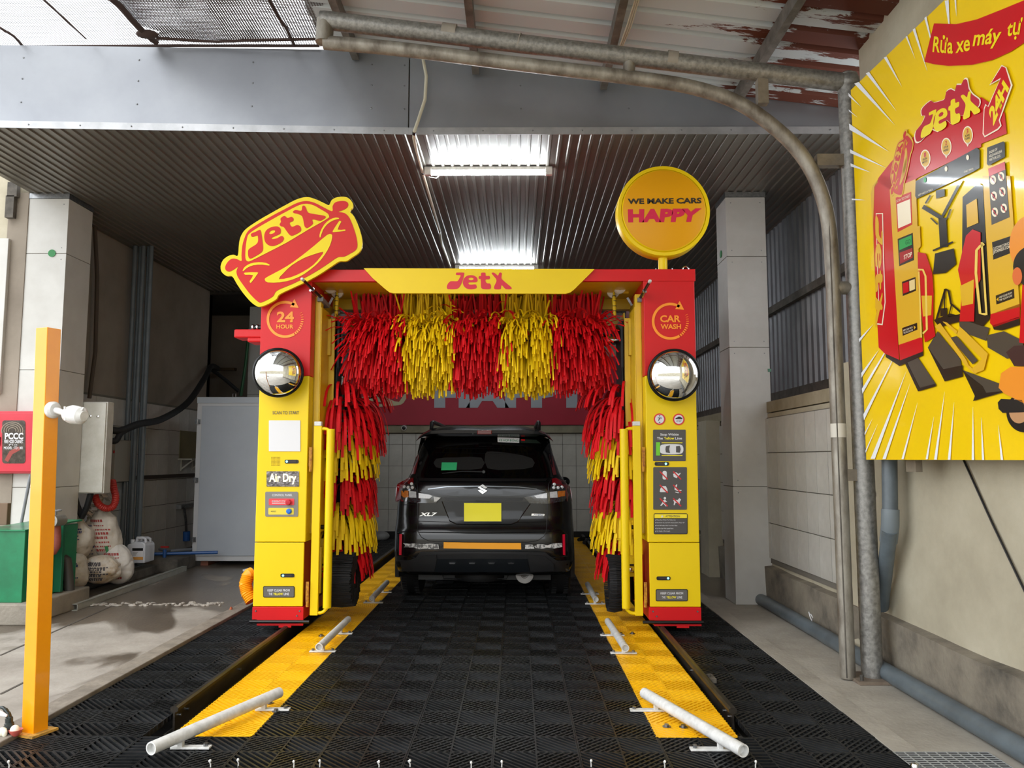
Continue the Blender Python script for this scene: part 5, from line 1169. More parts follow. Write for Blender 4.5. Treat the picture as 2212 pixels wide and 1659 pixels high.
# underbody
u = MB(); u.box(XC - 0.66, XC + 0.66, YR + 0.35, YR + 4.1, 0.20, 0.30); build('underbody', u, M_blk, CAR)
u = MB(); u.cyl((XC - 0.70, AX[0], 0.30), (XC + 0.70, AX[0], 0.30), 0.035); u.tube([(XC - 0.42, YR + 0.3, 0.27), (XC - 0.40, YR + 0.28, 0.22), (XC + 0.22, YR + 0.28, 0.22), (XC + 0.25, YR + 0.3, 0.28)], 0.006, 6); build('axle', u, M_cpl, CAR)
sp = build('spare_wheel', MB().lathe([(0.20, -0.08), (0.27, -0.08), (0.29, -0.05), (0.29, 0.05), (0.27, 0.08), (0.20, 0.08)], (XC - 0.05, YR + 0.50, 0.275), n=40), M_tyre, CAR)
c = csurf(*cc(1208, 1360)); c = at(*cc(1208, 1352), Y=YR + 0.22)
tp = MB(); tp.lathe([(0.02, -0.25), (0.03, -0.01), (0.085, 0.0), (0.088, 0.008), (0.075, 0.012), (0.04, 0.006), (0.03, -0.02), (0.001, -0.05)], c, d=(0, -1, 0.1), n=28); build('exhaust_flange', tp, pm('dull_silver', '8E8B87', rough=0.5), CAR)
# ================================================================ FORECOURT STEELWORK, SIGNS AND CLUTTER
# pipe arch
YA = 5.20
arch = thing('steel_pipe_arch', 'weathered galvanised double pipe frame curving over the bay mouth on the right', 'steel frame', (2.30, YA, 0))
def arcpts(P0, n=8): # smooth open curve through pixel points in the arch plane
    Q = [at(*p, Y=YA) for p in P0]; out = []
    for i in range(len(Q) - 1):
        p0, p1, p2, p3 = Q[max(i - 1, 0)], Q[i], Q[i + 1], Q[min(i + 2, len(Q) - 1)]
        for j in range(n):
            t = j / n; t2 = t * t; t3 = t2 * t; out.append(0.5 * ((2 * p1) + (p2 - p0) * t + (2 * p0 - 5 * p1 + 4 * p2 - p3) * t2 + (3 * p1 - p0 - 3 * p2 + p3) * t3))
    return out + [Q[-1]]
ro = 19.5 / FPX * 5.45; ri = 15.0 / FPX * 5.45
a0, a1, a2 = at(703, 44, Y=YA), at(1822, 178, Y=YA), at(1884, 1452, Y=YA); a2.z = 0.015; a1b = Vector((a2.x, YA, a1.z))
build('outer_pipe', MB().tube([a0 - Vector((0.03, 0, 0)), a0, a1], ro, 20), M_gal, arch)
build('outer_post', MB().cyl((a2.x, YA, 0.01), (a2.x, YA, a1.z + 0.05), ro * 1.05, n=24), M_gal, arch)
inner = arcpts([(700, 92), (860, 106), (1100, 136), (1380, 170), (1500, 190), (1600, 225), (1690, 290), (1745, 355), (1778, 430), (1793, 510), (1800, 620)])
iz = at(1828, 1440, Y=YA + 0.02); iz.z = 0.01
build('inner_pipe', MB().tube(inner + [Vector((iz.x, YA, at(1803, 700, Y=YA).z)), Vector((iz.x, YA, 0.01))], ri, 18), M_galb, arch)
build('corner_elbow', MB().ell((a1b.x, YA, a1.z), ro * 1.25, ro * 1.25, ro * 1.25, 20, 12), M_gal, arch)
st = MB(); st.cyl(at(703, 44, Y=YA), at(700, 92, Y=YA), ro * 0.95); build('round_strut', st, M_galb, arch); st = MB(); q0, q1 = at(1360, 125, Y=YA), at(1358, 160, Y=YA); st.cyl(q0, q1, 0.042); build('round_strut', st, M_galb, arch); st = MB()
q0, q1 = at(1805, 622, Y=YA), at(1840, 622, Y=YA); st.cyl(q0, (a2.x, YA, q0.z), 0.044)
build('round_strut', st, M_galb, arch)
st = MB()
q0, q1 = at(1645, 165, Y=YA), at(1643, 226, Y=YA); st.box(q0.x - 0.036, q0.x + 0.036, YA - 0.03, YA + 0.03, q1.z, q0.z)
TS = pm('tan_steel', '857B6B', '6E6558', 10, rough=0.6, metal=0.2); build('flat_strut', st, TS, arch); st = MB()
q0 = at(1775, 348, Y=YA); st.box(at(1762, 348, Y=YA).x, a2.x, YA - 0.03, YA + 0.03, q0.z - 0.04, q0.z + 0.04)
build('flat_strut', st, TS, arch); st = MB()
q0 = at(1835, 1026, Y=YA); st.box(iz.x, a2.x, YA - 0.03, YA + 0.03, q0.z - 0.038, q0.z + 0.038)
build('flat_strut', st, pm('tan_steel', '857B6B', '6E6558', 10, rough=0.6, metal=0.2), arch)
bpm = MB(); bpm.box(a2.x - 0.14, a2.x + 0.075, YA - 0.14, YA + 0.12, 0.0, 0.02)
build('base_plate', bpm, pm('rusty_plate', '6B5D50', '7F7263', 14, rough=0.8), arch, bevel=0.003)
b = MB()
for dx, dy in ((-0.11, -0.10), (0.055, -0.11), (-0.11, 0.09)): b.cyl((a2.x + dx, YA + dy, 0.02), (a2.x + dx, YA + dy, 0.055), 0.011, n=6)
build('anchor_bolt', b, M_concd, arch)
for (pa, pb, r_) in (((955, 70), (985, 74), ro), ((1440, 130), (1462, 133), ro), ((1120, 92), (1122, 92.5), ro)):
    build('pipe_sleeve', MB().cyl(at(*pa, Y=YA), at(*pb, Y=YA), r_ * 1.06, n=20), pm('primer_grey', '948D82', '857E74', 10, rough=0.6), arch)
q = at(1803, 930, Y=YA); build('label_tape', MB().cyl((iz.x, YA, q.z - 0.045), (iz.x, YA, q.z + 0.045), ri * 1.03, n=18), pm('old_tape', 'C9C4B8', rough=0.6), arch, label='pale sticker wrapped round the inner pipe')
seam_ = MB().cyl((iz.x - ri * 0.5, YA - ri * 0.88, 0.02), (iz.x - ri * 0.5, YA - ri * 0.88, 3.0), 0.004, n=6); build('weld_seam', seam_, M_concd, arch)

# white conduit and cable feeding the tube lights
zc = 4.0
con = [at(914, 128, Y=6.28), at(921, 165, Y=6.26), at(918, 215, Y=6.26), at(905, 255, Y=6.27), at(895, 285, Y=6.24), at(894, 298, z=4.05), at(900, 325, z=4.05), at(913, 372, z=4.05), at(930, 430, z=4.05), at(950, 498, z=4.05), at(955, 530, z=4.05), at(972, 574, z=4.05)]
t = build('conduit', MB().tube(con, 0.0135, 10), pm('cream_pvc', 'C2BDA8', rough=0.5), label='cream plastic conduit running over the fascia and along the ceiling', cat='conduit')
for i, (a, c) in enumerate(((con[4], con[5]), (con[7], con[8]), (con[9], con[10]))): build('tape_band', MB().cyl(a, a + (c - a).normalized() * 0.03, 0.016, n=12), M_blk, t)
# tube lights
def tube_light(pa, pb, lab, es):
    a, b_ = at(*pa, z=4.035), at(*pb, z=4.035); y = (a.y + b_.y) / 2
    T = thing('tube_light', lab, 'ceiling light', ((a.x + b_.x) / 2, y, HC - 0.09), group='tube lights on the ribbed ceiling')
    build('housing', MB().box(a.x, b_.x, y - 0.022, y + 0.022, 4.045, HC - 0.012), M_pvc, T, bevel=0.004)
    L = b_.x - a.x
    for s_, xx in ((1, a.x), (-1, b_.x)): build('end_cap', MB().box(xx, xx + s_ * 0.065, y - 0.026, y + 0.026, 4.0, 4.07), M_pvc, T, bevel=0.006)
    build('lit_tube', MB().cyl((a.x + 0.06, y, 4.028), (b_.x - 0.06, y, 4.028), 0.024, n=16), pm('lit_diffuser', 'FFFFFF', emis='F2FAFF', es=es), T)
tube_light((917, 371), (1193, 371), 'lit white tube light on the ribbed ceiling, nearer the bay mouth', 55)
tube_light((983, 579), (1163, 579), 'lit white tube light on the ribbed ceiling, farther in above the gantry', 55)
build('light_wire', MB().tube([at(918, 378, z=4.03), at(930, 383, z=4.0), at(943, 385, z=3.99), at(950, 378, z=4.02)], 0.004, 8), M_pvc, label='thin white wire looping below the nearer tube light', cat='wire')
# cable bundle hanging beside the canopy purlin
q0, q1 = at(1372, 0, z=4.45), at(1338, 103, z=4.42); m = MB()
for i in range(3): m.tube([q0 + Vector((i * .012, 0, 0)), (q0 + q1) / 2 + Vector((i * 0.014, 0, -0.01)), q1 + Vector((i * .01, 0, 0))], 0.006, 6)
build('cable_bundle', m, pm('beige_cable', 'A89C86', rough=0.6), label='beige cable bundle along a canopy purlin', cat='cable')
q0, q1 = at(778, 75, Y=6.15), at(1000, 98, Y=6.15); build('thin_conduit', MB().tube([q0, q1], 0.01, 8), M_pvc, label='thin white conduit behind the upper steel pipe', cat='conduit')

# shade net over the left forecourt
def net_mat(name, dens, col):
    m = bpy.data.materials.new(name); m.use_nodes = True; nt = m.node_tree; L = nt.links.new; b = nt.nodes['Principled BSDF']; out = nt.nodes['Material Output']
    b.inputs['Base Color'].default_value = lin(col); b.inputs['Roughness'].default_value = 0.8
    g = nt.nodes.new('ShaderNodeNewGeometry'); sx = nt.nodes.new('ShaderNodeSeparateXYZ'); L(g.outputs['Position'], sx.inputs[0])
    def thread(o, f, ph):
        a = nt.nodes.new('ShaderNodeMath'); a.operation = 'MULTIPLY'; a.inputs[1].default_value = f; L(sx.outputs[o], a.inputs[0])
        b2 = nt.nodes.new('ShaderNodeMath'); b2.operation = 'FRACT'; L(a.outputs[0], b2.inputs[0])
        c = nt.nodes.new('ShaderNodeMath'); c.operation = 'LESS_THAN'; c.inputs[1].default_value = ph; L(b2.outputs[0], c.inputs[0]); return c
    c1, c2 = thread('X', 48, dens), thread('Y', 48, dens); mx = nt.nodes.new('ShaderNodeMath'); mx.operation = 'MAXIMUM'; L(c1.outputs[0], mx.inputs[0]); L(c2.outputs[0], mx.inputs[1])
    tr = nt.nodes.new('ShaderNodeBsdfTransparent'); ms = nt.nodes.new('ShaderNodeMixShader'); L(mx.outputs[0], ms.inputs[0]); L(tr.outputs[0], ms.inputs[1]); L(b.outputs[0], ms.inputs[2]); L(ms.outputs[0], out.inputs[0])
    return m
zn = 4.835
def net(name, pts, mat, lab, dz=0):
    Q = [at(*p, z=zn + dz) for p in pts]; bm = bmesh.new(); f = bm.faces.new([bm.verts.new(q) for q in Q]); bmesh.ops.triangulate(bm, faces=[f])
    bmesh.ops.subdivide_edges(bm, edges=bm.edges, cuts=4, use_grid_fill=True)
    for v in bm.verts: v.co.z += 0.03 * mnoise.noise(v.co * 1.2)
    return build(name, bm, mat, None, lab, 'shade net')
E1 = net('shade_net', [(-400, 101), (330, 100), (695, 101), (700, -60), (560, -420), (-900, -420)], net_mat('net_threads', 0.27, '4A3A36'), 'single layer of dark shade netting across the open sky, upper left')
E2 = net('shade_net', [(330, 92), (345, 70), (300, 55), (240, -10), (190, -420), (560, -420), (700, -60), (695, 86), (560, 90), (430, 88)], net_mat('dense_net', 0.46, '45413F'), 'doubled, darker shade net left of the pipe arch', dz=0.04)
def cord(pts, r, lab):
    Q = [at(*p, z=zn - 0.02) for p in pts]; return build('net_cord', MB().tube(Q, r, 8), pm('cord_brown', '3B2B26', rough=0.9), label=lab, cat='cord')
cord([(0, 60), (30, 78), (50, 100)], 0.010, 'dark seam cord of the net, leftmost'); cord([(95, 0), (130, 32), (186, 84)], 0.006, 'thin dark cord across the bright netting')
cord([(238, -5), (262, 15), (282, 40), (310, 70), (338, 92)], 0.024, 'thick gathered cord edge of the doubled net'); cord([(578, -5), (600, 35), (618, 60), (636, 98)], 0.013, 'dark cord of the doubled net near the pipe arch')
cord([(0, 101), (190, 100), (335, 99), (560, 99), (690, 99)], 0.012, 'dark hem cord of the net above the fascia'); cord([(338, 82), (420, 88), (470, 90), (560, 86), (690, 84)], 0.012, 'sagging rolled edge of the doubled net')
build('cord_knot', MB().ell(at(318, 74, z=zn - 0.03), 0.09, 0.05, 0.03), MATS['cord_brown'], label='frayed knot at the end of the thick net cord', cat='knot')

# billboard on the right
BL = at(1870, 993, Y=5.03); R_ = Vector((0.063, -1, 0)).normalized()
FB = Frame(BL, R_, (0, 0, 1))
W = 3.4; Hh = FB.px(1834, 197)[1]
BB = thing('billboard', 'large yellow billboard with a printed car wash, on the right wall', 'billboard', BL)
c = FB.pt(W / 2, Hh / 2, -0.03)
build('board', MB().obox(c, FB.R * W / 2, FB.N * 0.026, FB.U * Hh / 2), pm('board_yellow', 'F3CC08', 'EFC806', 1, rough=0.28, coat=0.3), BB)
def B(name, polys, mat, lv=1, conv=None, sm=0):
    for P_ in ([polys] if name in ('word_print', 'small_letters', 'side_word') else [[p] for p in polys]): sh(name, P_, FB, mat, BB, off=0.001 + 0.0012 * lv, t=0.0004, conv=conv, sm=sm)
RAY = pm('ray_white', 'ECEEF2', rough=0.3, coat=0.3); BR = pm('board_red', 'C8101C', rough=0.3, coat=0.3); BDR = pm('board_dark_red', 'A00C16', rough=0.3); BK = pm('board_black', '1E1B16', rough=0.3, coat=0.3); BO = pm('board_ochre', 'DDAE2C', rough=0.3, coat=0.3); BG = pm('board_grey', '4A443A', rough=0.3); BS = pm('board_cream', 'F4E8CC', rough=0.3); BY = pm('board_bright_yellow', 'F0D81A', rough=0.3); BOR = pm('board_orange', 'E8902E', rough=0.3)
c4 = lambda x, y: (1780 + x * 0.3375, y * 0.3375)
c5 = lambda x, y: (1800 + x * 0.32543, 560 + y * 0.32543)
rays = [[(195, 535), (225, 525), (455, 800)], [(270, 470), (290, 460), (465, 710)], [(385, 368), (403, 362), (500, 555)], [(525, 235), (535, 230), (585, 375)], [(570, 190), (585, 180), (663, 455)], [(645, 115), (658, 105), (708, 345)], [(775, 5), (800, 0), (808, 210)], [(838, 0), (848, 0), (850, 105)],
        [(158, 595), (160, 615), (240, 685)], [(160, 700), (162, 712), (215, 750)], [(162, 790), (165, 830), (415, 970)], [(168, 955), (170, 980), (400, 1075)], [(172, 1045), (173, 1065), (300, 1103)], [(180, 1270), (180, 1281), (270, 1281)]]
B('ray', rays, RAY, 1, c4)
rays2 = [[(172, 530), (175, 550), (267, 432)], [(188, 755), (190, 785), (305, 600)], [(192, 860), (196, 893), (408, 512)], [(202, 1030), (206, 1070), (418, 625)], [(210, 1155), (212, 1168), (262, 1058)], [(216, 1270), (218, 1285), (296, 1095)], [(250, 1325), (278, 1326), (488, 740)], [(328, 1327), (350, 1327), (512, 825)], [(455, 1327), (470, 1327), (562, 952)], [(616, 1328), (630, 1328), (670, 1045)], [(672, 1330), (690, 1330), (742, 880)], [(763, 1331), (780, 1331), (805, 950)], [(922, 1332), (938, 1332), (930, 980)], [(990, 1332), (1004, 1332), (985, 1050)], [(1115, 1332), (1130, 1332), (1098, 1100)]]
B('ray', rays2, RAY, 1, c5)
B('banner', [[(708, 150), (850, 155), (980, 125), (1120, 70), (1290, 0), (1290, 270), (1200, 330), (1080, 385), (950, 415), (800, 422), (700, 410), (646, 395)]], BR, 2, c4, 0)
# banner text written in words that follow the curve
def btx(body_, quad, mat, conv, lv=4, bold=0.02): tx(body_, [conv(*p) for p in quad], FB, mat, BB, bold, 0.001 + 0.0012 * lv)
btx('Rửa', [(700, 335), (830, 345), (835, 230), (712, 222)], BY, c4); btx('xe', [(848, 342), (940, 325), (942, 250), (855, 268)], BY, c4); btx('máy', [(952, 330), (1122, 305), (1150, 175), (975, 195)], BY, c4); btx('tự', [(1170, 262), (1262, 250), (1280, 110), (1188, 140)], BY, c4)
# printed machine: left side panel, columns, header
M1 = [(347, 1145), (430, 1040), (572, 880), (1010, 622), (1160, 720), (1174, 855), (1010, 920), (1010, 940), (600, 1140), (585, 1155), (436, 1222), (345, 1160)]
B('machine_header', [M1], BR, 2, c4)
b5 = lambda x, y: (1880 + x * 0.34947, 380 + y * 0.34947)
B('machine_side', [[(75, 0), (270, 0), (125, 80), (155, 400), (175, 1040), (185, 1170), (100, 1105), (55, 1060), (20, 400), (10, 100)]], BR, 2, b5)
B('machine_edge', [[(60, 10), (30, 60), (22, 300), (45, 900), (8, 110), (20, 60)]], BO, 3, b5)
B('machine_column', [[(125, 85), (285, 20), (325, 995), (180, 1045)]], BO, 3, b5); B('machine_column', [[(700, 0), (870, 0), (930, 810), (750, 855)]], BO, 3, b5)
B('machine_base', [[(180, 1045), (325, 995), (330, 1085), (190, 1140)], [(750, 855), (930, 790), (930, 880), (770, 935), (745, 910)]], BR, 3, b5)
B('machine_feet', [[(100, 1100), (190, 1140), (330, 1085), (330, 1110), (185, 1175), (100, 1120)], [(760, 925), (925, 870), (930, 920), (820, 955), (770, 950)]], BK, 3, b5)
B('machine_cab', [[(575, 130), (670, 45), (700, 60), (745, 880), (700, 930), (610, 900), (570, 620)]], BK, 2, b5)
B('tool_plate', [[(600, 180), (665, 140), (675, 290), (605, 320)], [(288, 315), (312, 308), (318, 435), (295, 460)]], BO, 4, b5)
B('printed_brush', [[(600, 370), (640, 330), (690, 350), (690, 640), (655, 700), (650, 900), (560, 900), (575, 700), (550, 580)], [(300, 470), (350, 480), (390, 600), (398, 720), (395, 900), (410, 990), (345, 1030), (330, 900), (305, 700)]], BR, 5, b5)
B('printed_brush_tip', [[(565, 680), (650, 640), (645, 790), (575, 805)], [(325, 740), (390, 740), (385, 860), (335, 870)]], BO, 6, b5)
B('printed_handle', [strokep([(715, 420), (690, 435), (668, 460), (664, 600), (690, 850), (725, 855)], 16), strokep([(305, 580), (335, 580), (352, 620), (360, 950), (335, 975)], 12), strokep([(700, 410), (730, 860)], 12), strokep([(310, 590), (325, 1000)], 9)], pm('board_cream_yellow', 'E8C860', rough=0.3), 7, b5)
B('printed_arm', [strokep([(330, 190), (445, 260)], 26), strokep([(445, 260), (565, 30)], 14), strokep([(375, 120), (345, 170)], 8), strokep([(450, 260), (460, 440)], 48), strokep([(378, 260), (420, 300)], 8), strokep([(475, 270), (500, 205)], 8), strokep([(392, 462), (515, 408)], 10), [(410, 90), (465, 80), (465, 125), (412, 140)], [(405, 480), (520, 448), (535, 545), (470, 600), (392, 608)]], BK, 3, b5)
B('printed_frame', [strokep([(470, 700), (440, 800), (415, 890)], 12), strokep([(470, 700), (490, 710), (505, 790), (580, 855)], 12), strokep([(510, 790), (490, 870), (580, 855)], 9), strokep([(465, 700), (465, 830)], 7), [(440, 820), (480, 815), (480, 860), (440, 870)], [(400, 890), (500, 850), (580, 870), (560, 900), (430, 935)]], BK, 4, b5)
B('printed_platform', [[(360, 1060), (420, 960), (560, 1130), (575, 1240), (465, 1270)], [(220, 1150), (300, 1125), (410, 1290), (405, 1300), (300, 1330)], [(575, 1200), (820, 1290), (835, 1335), (640, 1390), (650, 1360)], [(725, 985), (830, 960), (950, 1020), (950, 1100), (850, 1130), (730, 1060)], [(550, 880), (740, 940), (720, 1020), (560, 960)]], BG, 2, b5)
B('printed_platform_edge', [[(360, 1060), (455, 1195), (575, 1170), (575, 1240), (465, 1270)], [(215, 1150), (230, 1150), (310, 1310), (405, 1285), (408, 1300), (300, 1332)], [(575, 1200), (700, 1300), (720, 1340), (835, 1330), (640, 1392), (655, 1365)]], BK, 3, b5)
B('printed_track', [[(405, 930), (440, 910), (600, 1135), (615, 1170), (640, 1190), (655, 1225), (590, 1165), (480, 1010)], [(560, 930), (600, 965), (735, 1100), (710, 1200), (655, 1222), (640, 1190), (700, 1130), (560, 1000), (545, 980)], [(455, 900), (480, 905), (545, 960), (540, 980)]], BO, 5, b5)
B('printed_track_bed', [[(500, 1000), (540, 990), (670, 1140), (640, 1165)]], BG, 4, b5)
# small printed signs
B('printed_panel', [[(593, 1160), (985, 945), (1003, 960), (1003, 1075), (960, 1100), (600, 1272), (590, 1255)], [(1052, 945), (1155, 905), (1165, 915), (1165, 1005), (1060, 1060), (1050, 1050)]], BK, 4, c4)
B('printed_rules', [[(1060, 1080), (1165, 1035), (1195, 1390), (1080, 1440)]], BG, 4, c4); B('printed_rules_head', [[(1060, 1080), (1165, 1035), (1170, 1085), (1065, 1130)]], BR, 5, c4)
for x, y in ((1091, 1152), (1143, 1130), (1097, 1255), (1151, 1228), (1103, 1358), (1160, 1333)):
    B('printed_rule', [circ(x, y, 20, 30, n=20)], BS, 5, c4); B('printed_rule_mark', [circ(x, y, 9, 16, n=10)], BK, 6, c4); B('printed_slash', [strokep([(x - 14, y - 22), (x + 14, y + 22)], 5)], BR, 7, c4)
for i, (x, y, s1, s2, s3) in enumerate(((655, 1015, '1', 'RUN', 'MOTO'), (790, 940, '2', 'STOP', 'HERE'), (927, 865, '3', 'SCAN', 'CODE'))):
    B('pin', [circ(x, y, 33, 58, n=28), [(x - 12, y + 52), (x + 12, y + 45), (x, y + 75)]], BS, 4, c4); B('pin_face', [circ(x, y, 27, 50, n=28)], BO, 5, c4)
    btx(s1, [(x - 6, y - 8), (x + 6, y - 14), (x + 6, y - 42), (x - 6, y - 36)], BR, c4, 6); btx(s2, [(x - 14, y + 14), (x + 14, y + 4), (x + 14, y - 10), (x - 14, y)], BK, c4, 6); btx(s3, [(x - 16, y + 34), (x + 16, y + 22), (x + 16, y + 8), (x - 16, y + 20)], BK, c4, 6)
for x, y, m in ((655, 1152, pm('board_green', '22A050', rough=0.3)), (791, 1081, BS), (929, 1008, BS)): B('printed_dot', [circ(x, y, 9, 17, n=16)], m, 6, c4)
btx('ENGINE OFF', [(1068, 985), (1120, 962), (1120, 945), (1068, 968)], BS, c4, 6, 0.0); btx('HOLD HANDLEBAR', [(1068, 1010), (1150, 975), (1150, 958), (1068, 992)], BS, c4, 6, 0.0); btx('WAIT FOR LOCK', [(1068, 1034), (1140, 1005), (1140, 988), (1068, 1016)], BS, c4, 6, 0.0)
btx('KEEP WHEELS IN TRACK', [(612, 1256), (705, 1218), (705, 1206), (612, 1244)], BS, c4, 6, 0.0); btx('FRONT WHEEL STOP', [(750, 1190), (835, 1152), (835, 1140), (750, 1178)], BS, c4, 6, 0.0); btx('START WASH', [(905, 1108), (965, 1085), (965, 1073), (905, 1096)], BS, c4, 6, 0.0)
B('scan_panel', [[(163, 135), (258, 98), (265, 300), (175, 348)]], BR, 4, b5); B('scan_blank', [[(173, 175), (253, 143), (260, 290), (180, 325)]], BS, 5, b5); btx('SCAN TO START', [(170, 165), (252, 132), (252, 115), (170, 150)], BS, b5, 6, 0.0)
B('go_stop_panel', [[(175, 390), (268, 352), (276, 520), (185, 558)]], BK, 4, b5); B('go_screen', [[(184, 398), (262, 366), (265, 425), (187, 460)]], MATS['board_green'], 5, b5); B('stop_screen', [[(188, 475), (268, 445), (270, 505), (192, 545)]], BDR, 5, b5)
btx('GO', [(225, 428), (258, 415), (258, 388), (225, 400)], pm('go_dark', '0C6A38'), b5, 6); btx('STOP', [(216, 518), (266, 497), (266, 468), (216, 490)], BS, b5, 6)
B('button_panel', [[(202, 655), (285, 625), (288, 710), (207, 742)]], BK, 4, b5); B('button_red', [[(208, 665), (244, 652), (246, 715), (212, 728)]], BR, 5, b5); B('button_cream', [[(248, 650), (282, 637), (284, 700), (250, 713)]], pm('board_cream2', 'E0C88A'), 5, b5)
for q_ in ([(203, 940), (295, 908), (297, 950), (207, 988)], [(783, 740), (895, 698), (898, 755), (787, 795)]):
    B('printed_notice', [q_], BK, 4, b5)
btx('KEEP CLEAR FROM', [(212, 962), (270, 941), (270, 930), (212, 951)], BS, b5, 6, 0); btx('THE YELLOW LINE', [(214, 978), (272, 957), (272, 946), (214, 967)], BS, b5, 6, 0); btx('KEEP CLEAR FROM', [(808, 758), (885, 728), (885, 716), (808, 746)], BS, b5, 6, 0); btx('THE YELLOW LINE', [(808, 776), (887, 745), (887, 733), (808, 764)], BS, b5, 6, 0)
B('arrow', [[(277, 925), (290, 935), (280, 950)], [(802, 750), (803, 775), (790, 765)]], BO, 6, b5)
B('contact_plate', [[(760, 410), (875, 372), (880, 475), (768, 518)]], BK, 4, b5); btx("CUSTOMER'S SERVICE", [(768, 462), (872, 424), (872, 406), (768, 444)], BS, b5, 6, 0); btx('JETXPRESS.COM', [(770, 488), (876, 450), (876, 426), (770, 464)], BS, b5, 6, 0.01)
# printed wordmark, arrow, small emblem
bz = lambda x, y: (1880 + x * 0.17483, 130 + y * 0.17483)
halo = [(560, 960), (575, 880), (640, 800), (690, 690), (650, 690), (640, 620), (680, 560), (760, 495), (800, 520), (900, 495), (940, 470), (960, 380), (1020, 345), (1070, 370), (1090, 290), (1150, 290), (1180, 225), (1225, 225), (1245, 340), (1300, 420), (1380, 480), (1375, 560), (1330, 600), (1250, 600), (1240, 660), (1160, 690), (1110, 690), (1090, 750), (1010, 785), (960, 740), (930, 830), (850, 890), (760, 850), (720, 920), (640, 1010), (580, 1025)]
B('word_halo', [halo], BS, 6, bz, 2)
ctr = (980, 620); B('word_backing', [[(ctr[0] + (x - ctr[0]) * 0.965, ctr[1] + (y - ctr[1]) * 0.95) for x, y in halo]], pm('board_crimson', 'B8102E'), 7, bz, 2)
def aff(P, o, ux, uy): return [(o[0] + x * ux[0] + y * uy[0], o[1] + x * ux[1] + y * uy[1]) for x, y in P]
jp = jet(None); B('word_print', [aff(p, (620, 640), (0.345, -0.165), (0.0, 0.52)) if i == 0 else aff(p, (580, 620), (0.375, -0.175), (0.0, 0.60)) for i, p in enumerate(jp)], BY, 8, bz, 2)
B('arrow_halo', [[(1420, 600), (1440, 540), (1470, 570), (1620, 240), (1490, 310), (1640, 60), (1700, 90), (1775, 310), (1620, 740), (1640, 810), (1600, 860), (1430, 955), (1405, 910)]], BS, 5, bz)
B('arrow_body', [[(1432, 605), (1450, 560), (1480, 580), (1636, 215), (1510, 290), (1645, 75), (1690, 95), (1755, 310), (1605, 745), (1625, 805), (1590, 845), (1435, 935), (1420, 900)]], BR, 6, bz)
btx('24H', [(1545, 815), (1740, 350), (1665, 240), (1480, 640)], BY, bz, 7, 0.05)
se = lambda P: aff(P, (150, 1370), (0.155, -0.285), (0.10, 0.30))
B('small_emblem_halo', [se(O_)], BO, 5, bz, 1); B('small_emblem', [se(B_)], BR, 6, bz, 1); B('small_window', [se(W_)], BO, 7, bz, 1); B('small_letters', [se(l) for l in lets], BR, 8, bz, 1); B('small_face', [se(l) for l in face], BO, 7, bz, 1)
side_w = [aff(p, (95, 215), (0.0, 0.335), (-0.085, 0.01)) for p in jp]
B('side_word_halo', [strokep([(62, 230), (68, 500), (78, 780), (60, 920)], 44)], BS, 4, b5); B('side_word_back', [strokep([(62, 236), (68, 500), (78, 780), (60, 912)], 34)], BR, 5, b5); B('side_word', side_w, BO, 6, b5)
# rider and scooter at the cropped right edge, plain
B('rider_torso', [[(950, 660), (1100, 640), (1120, 1060), (930, 1030)]], BR, 5, b5); B('helmet', [circ(1010, 430, 140, 190, n=36)], BOR, 6, b5); B('face', [circ(1020, 560, 125, 130, n=30)], BK, 7, b5); B('ear', [circ(922, 620, 30, 55, n=20)], pm('board_ear', 'D86A2E'), 8, b5)
B('scooter_seat', [[(850, 1090), (900, 1050), (1100, 1040), (1100, 1180), (900, 1175)]], pm('board_brown', '3A1A14'), 6, b5); B('scooter_body', [[(805, 1310), (820, 1220), (880, 1180), (1100, 1180), (1100, 1440), (950, 1400), (840, 1345)]], BOR, 7, b5)
B('scooter_wheel', [circ(960, 1460, 110, 125, n=32)], BK, 5, b5); B('scooter_hub', [circ(930, 1450, 62, 80, n=28)], pm('board_tan', 'B88A60'), 6, b5); B('exhaust', [[(800, 1400), (820, 1378), (950, 1385), (980, 1460), (830, 1465), (805, 1440)]], pm('board_black2', '14110E'), 7, b5)
build('board_bracket', MB().obox(FB.pt(0.42, -0.02, -0.07), FB.R * 0.05, FB.N * 0.02, FB.U * 0.05), pm('tan_steel', '857B6B'), BB)

# pipes on the right wall
dp = thing('downpipe', 'grey plastic downpipe with a bend below the billboard', 'pipe', at(1905, 1290, Y=5.02))
ya = 5.02
p0, p1, p2 = at(1942, 930, Y=ya), at(1923, 1135, Y=ya), at(1888, 1300, Y=ya); r = 0.046
p0.y = p1.y = ya; pts = [Vector((p1.x + 0.012, ya, 2.2)), p0, p1]
build('upper_pipe', MB().cyl((p1.x + 0.03, ya, p0.z + 0.3), p1, r, n=22), M_pvcg, dp)
build('lower_pipe', MB().tube([p1 + Vector((-0.005, 0, -0.03)), Vector((2.41, 5.36, 0.42))], r, 22), M_pvcg, dp)
d = (Vector((2.41, 5.36, 0.42)) - p1).normalized(); build('collar', MB().tube([p1 + Vector((0.005, 0, 0.10)), p1 + Vector((0, 0, -0.0)), p1 + d * 0.05, p1 + d * 0.12], r * 1.15, 22), pm('pvc_collar', '6E777C', rough=0.4), dp)
mb = MB(); fp = [Vector((2.34, 8.0, 0.045))] + [Vector((2.343 + 0.004 * math.sin(y), y, 0.056)) for y in np.linspace(7.6, 2, 12)]
build('floor_pipe', mb.tube(fp, 0.054, 20), M_pvcg, label='long grey plastic pipe lying along the right wall kerb', cat='pipe')
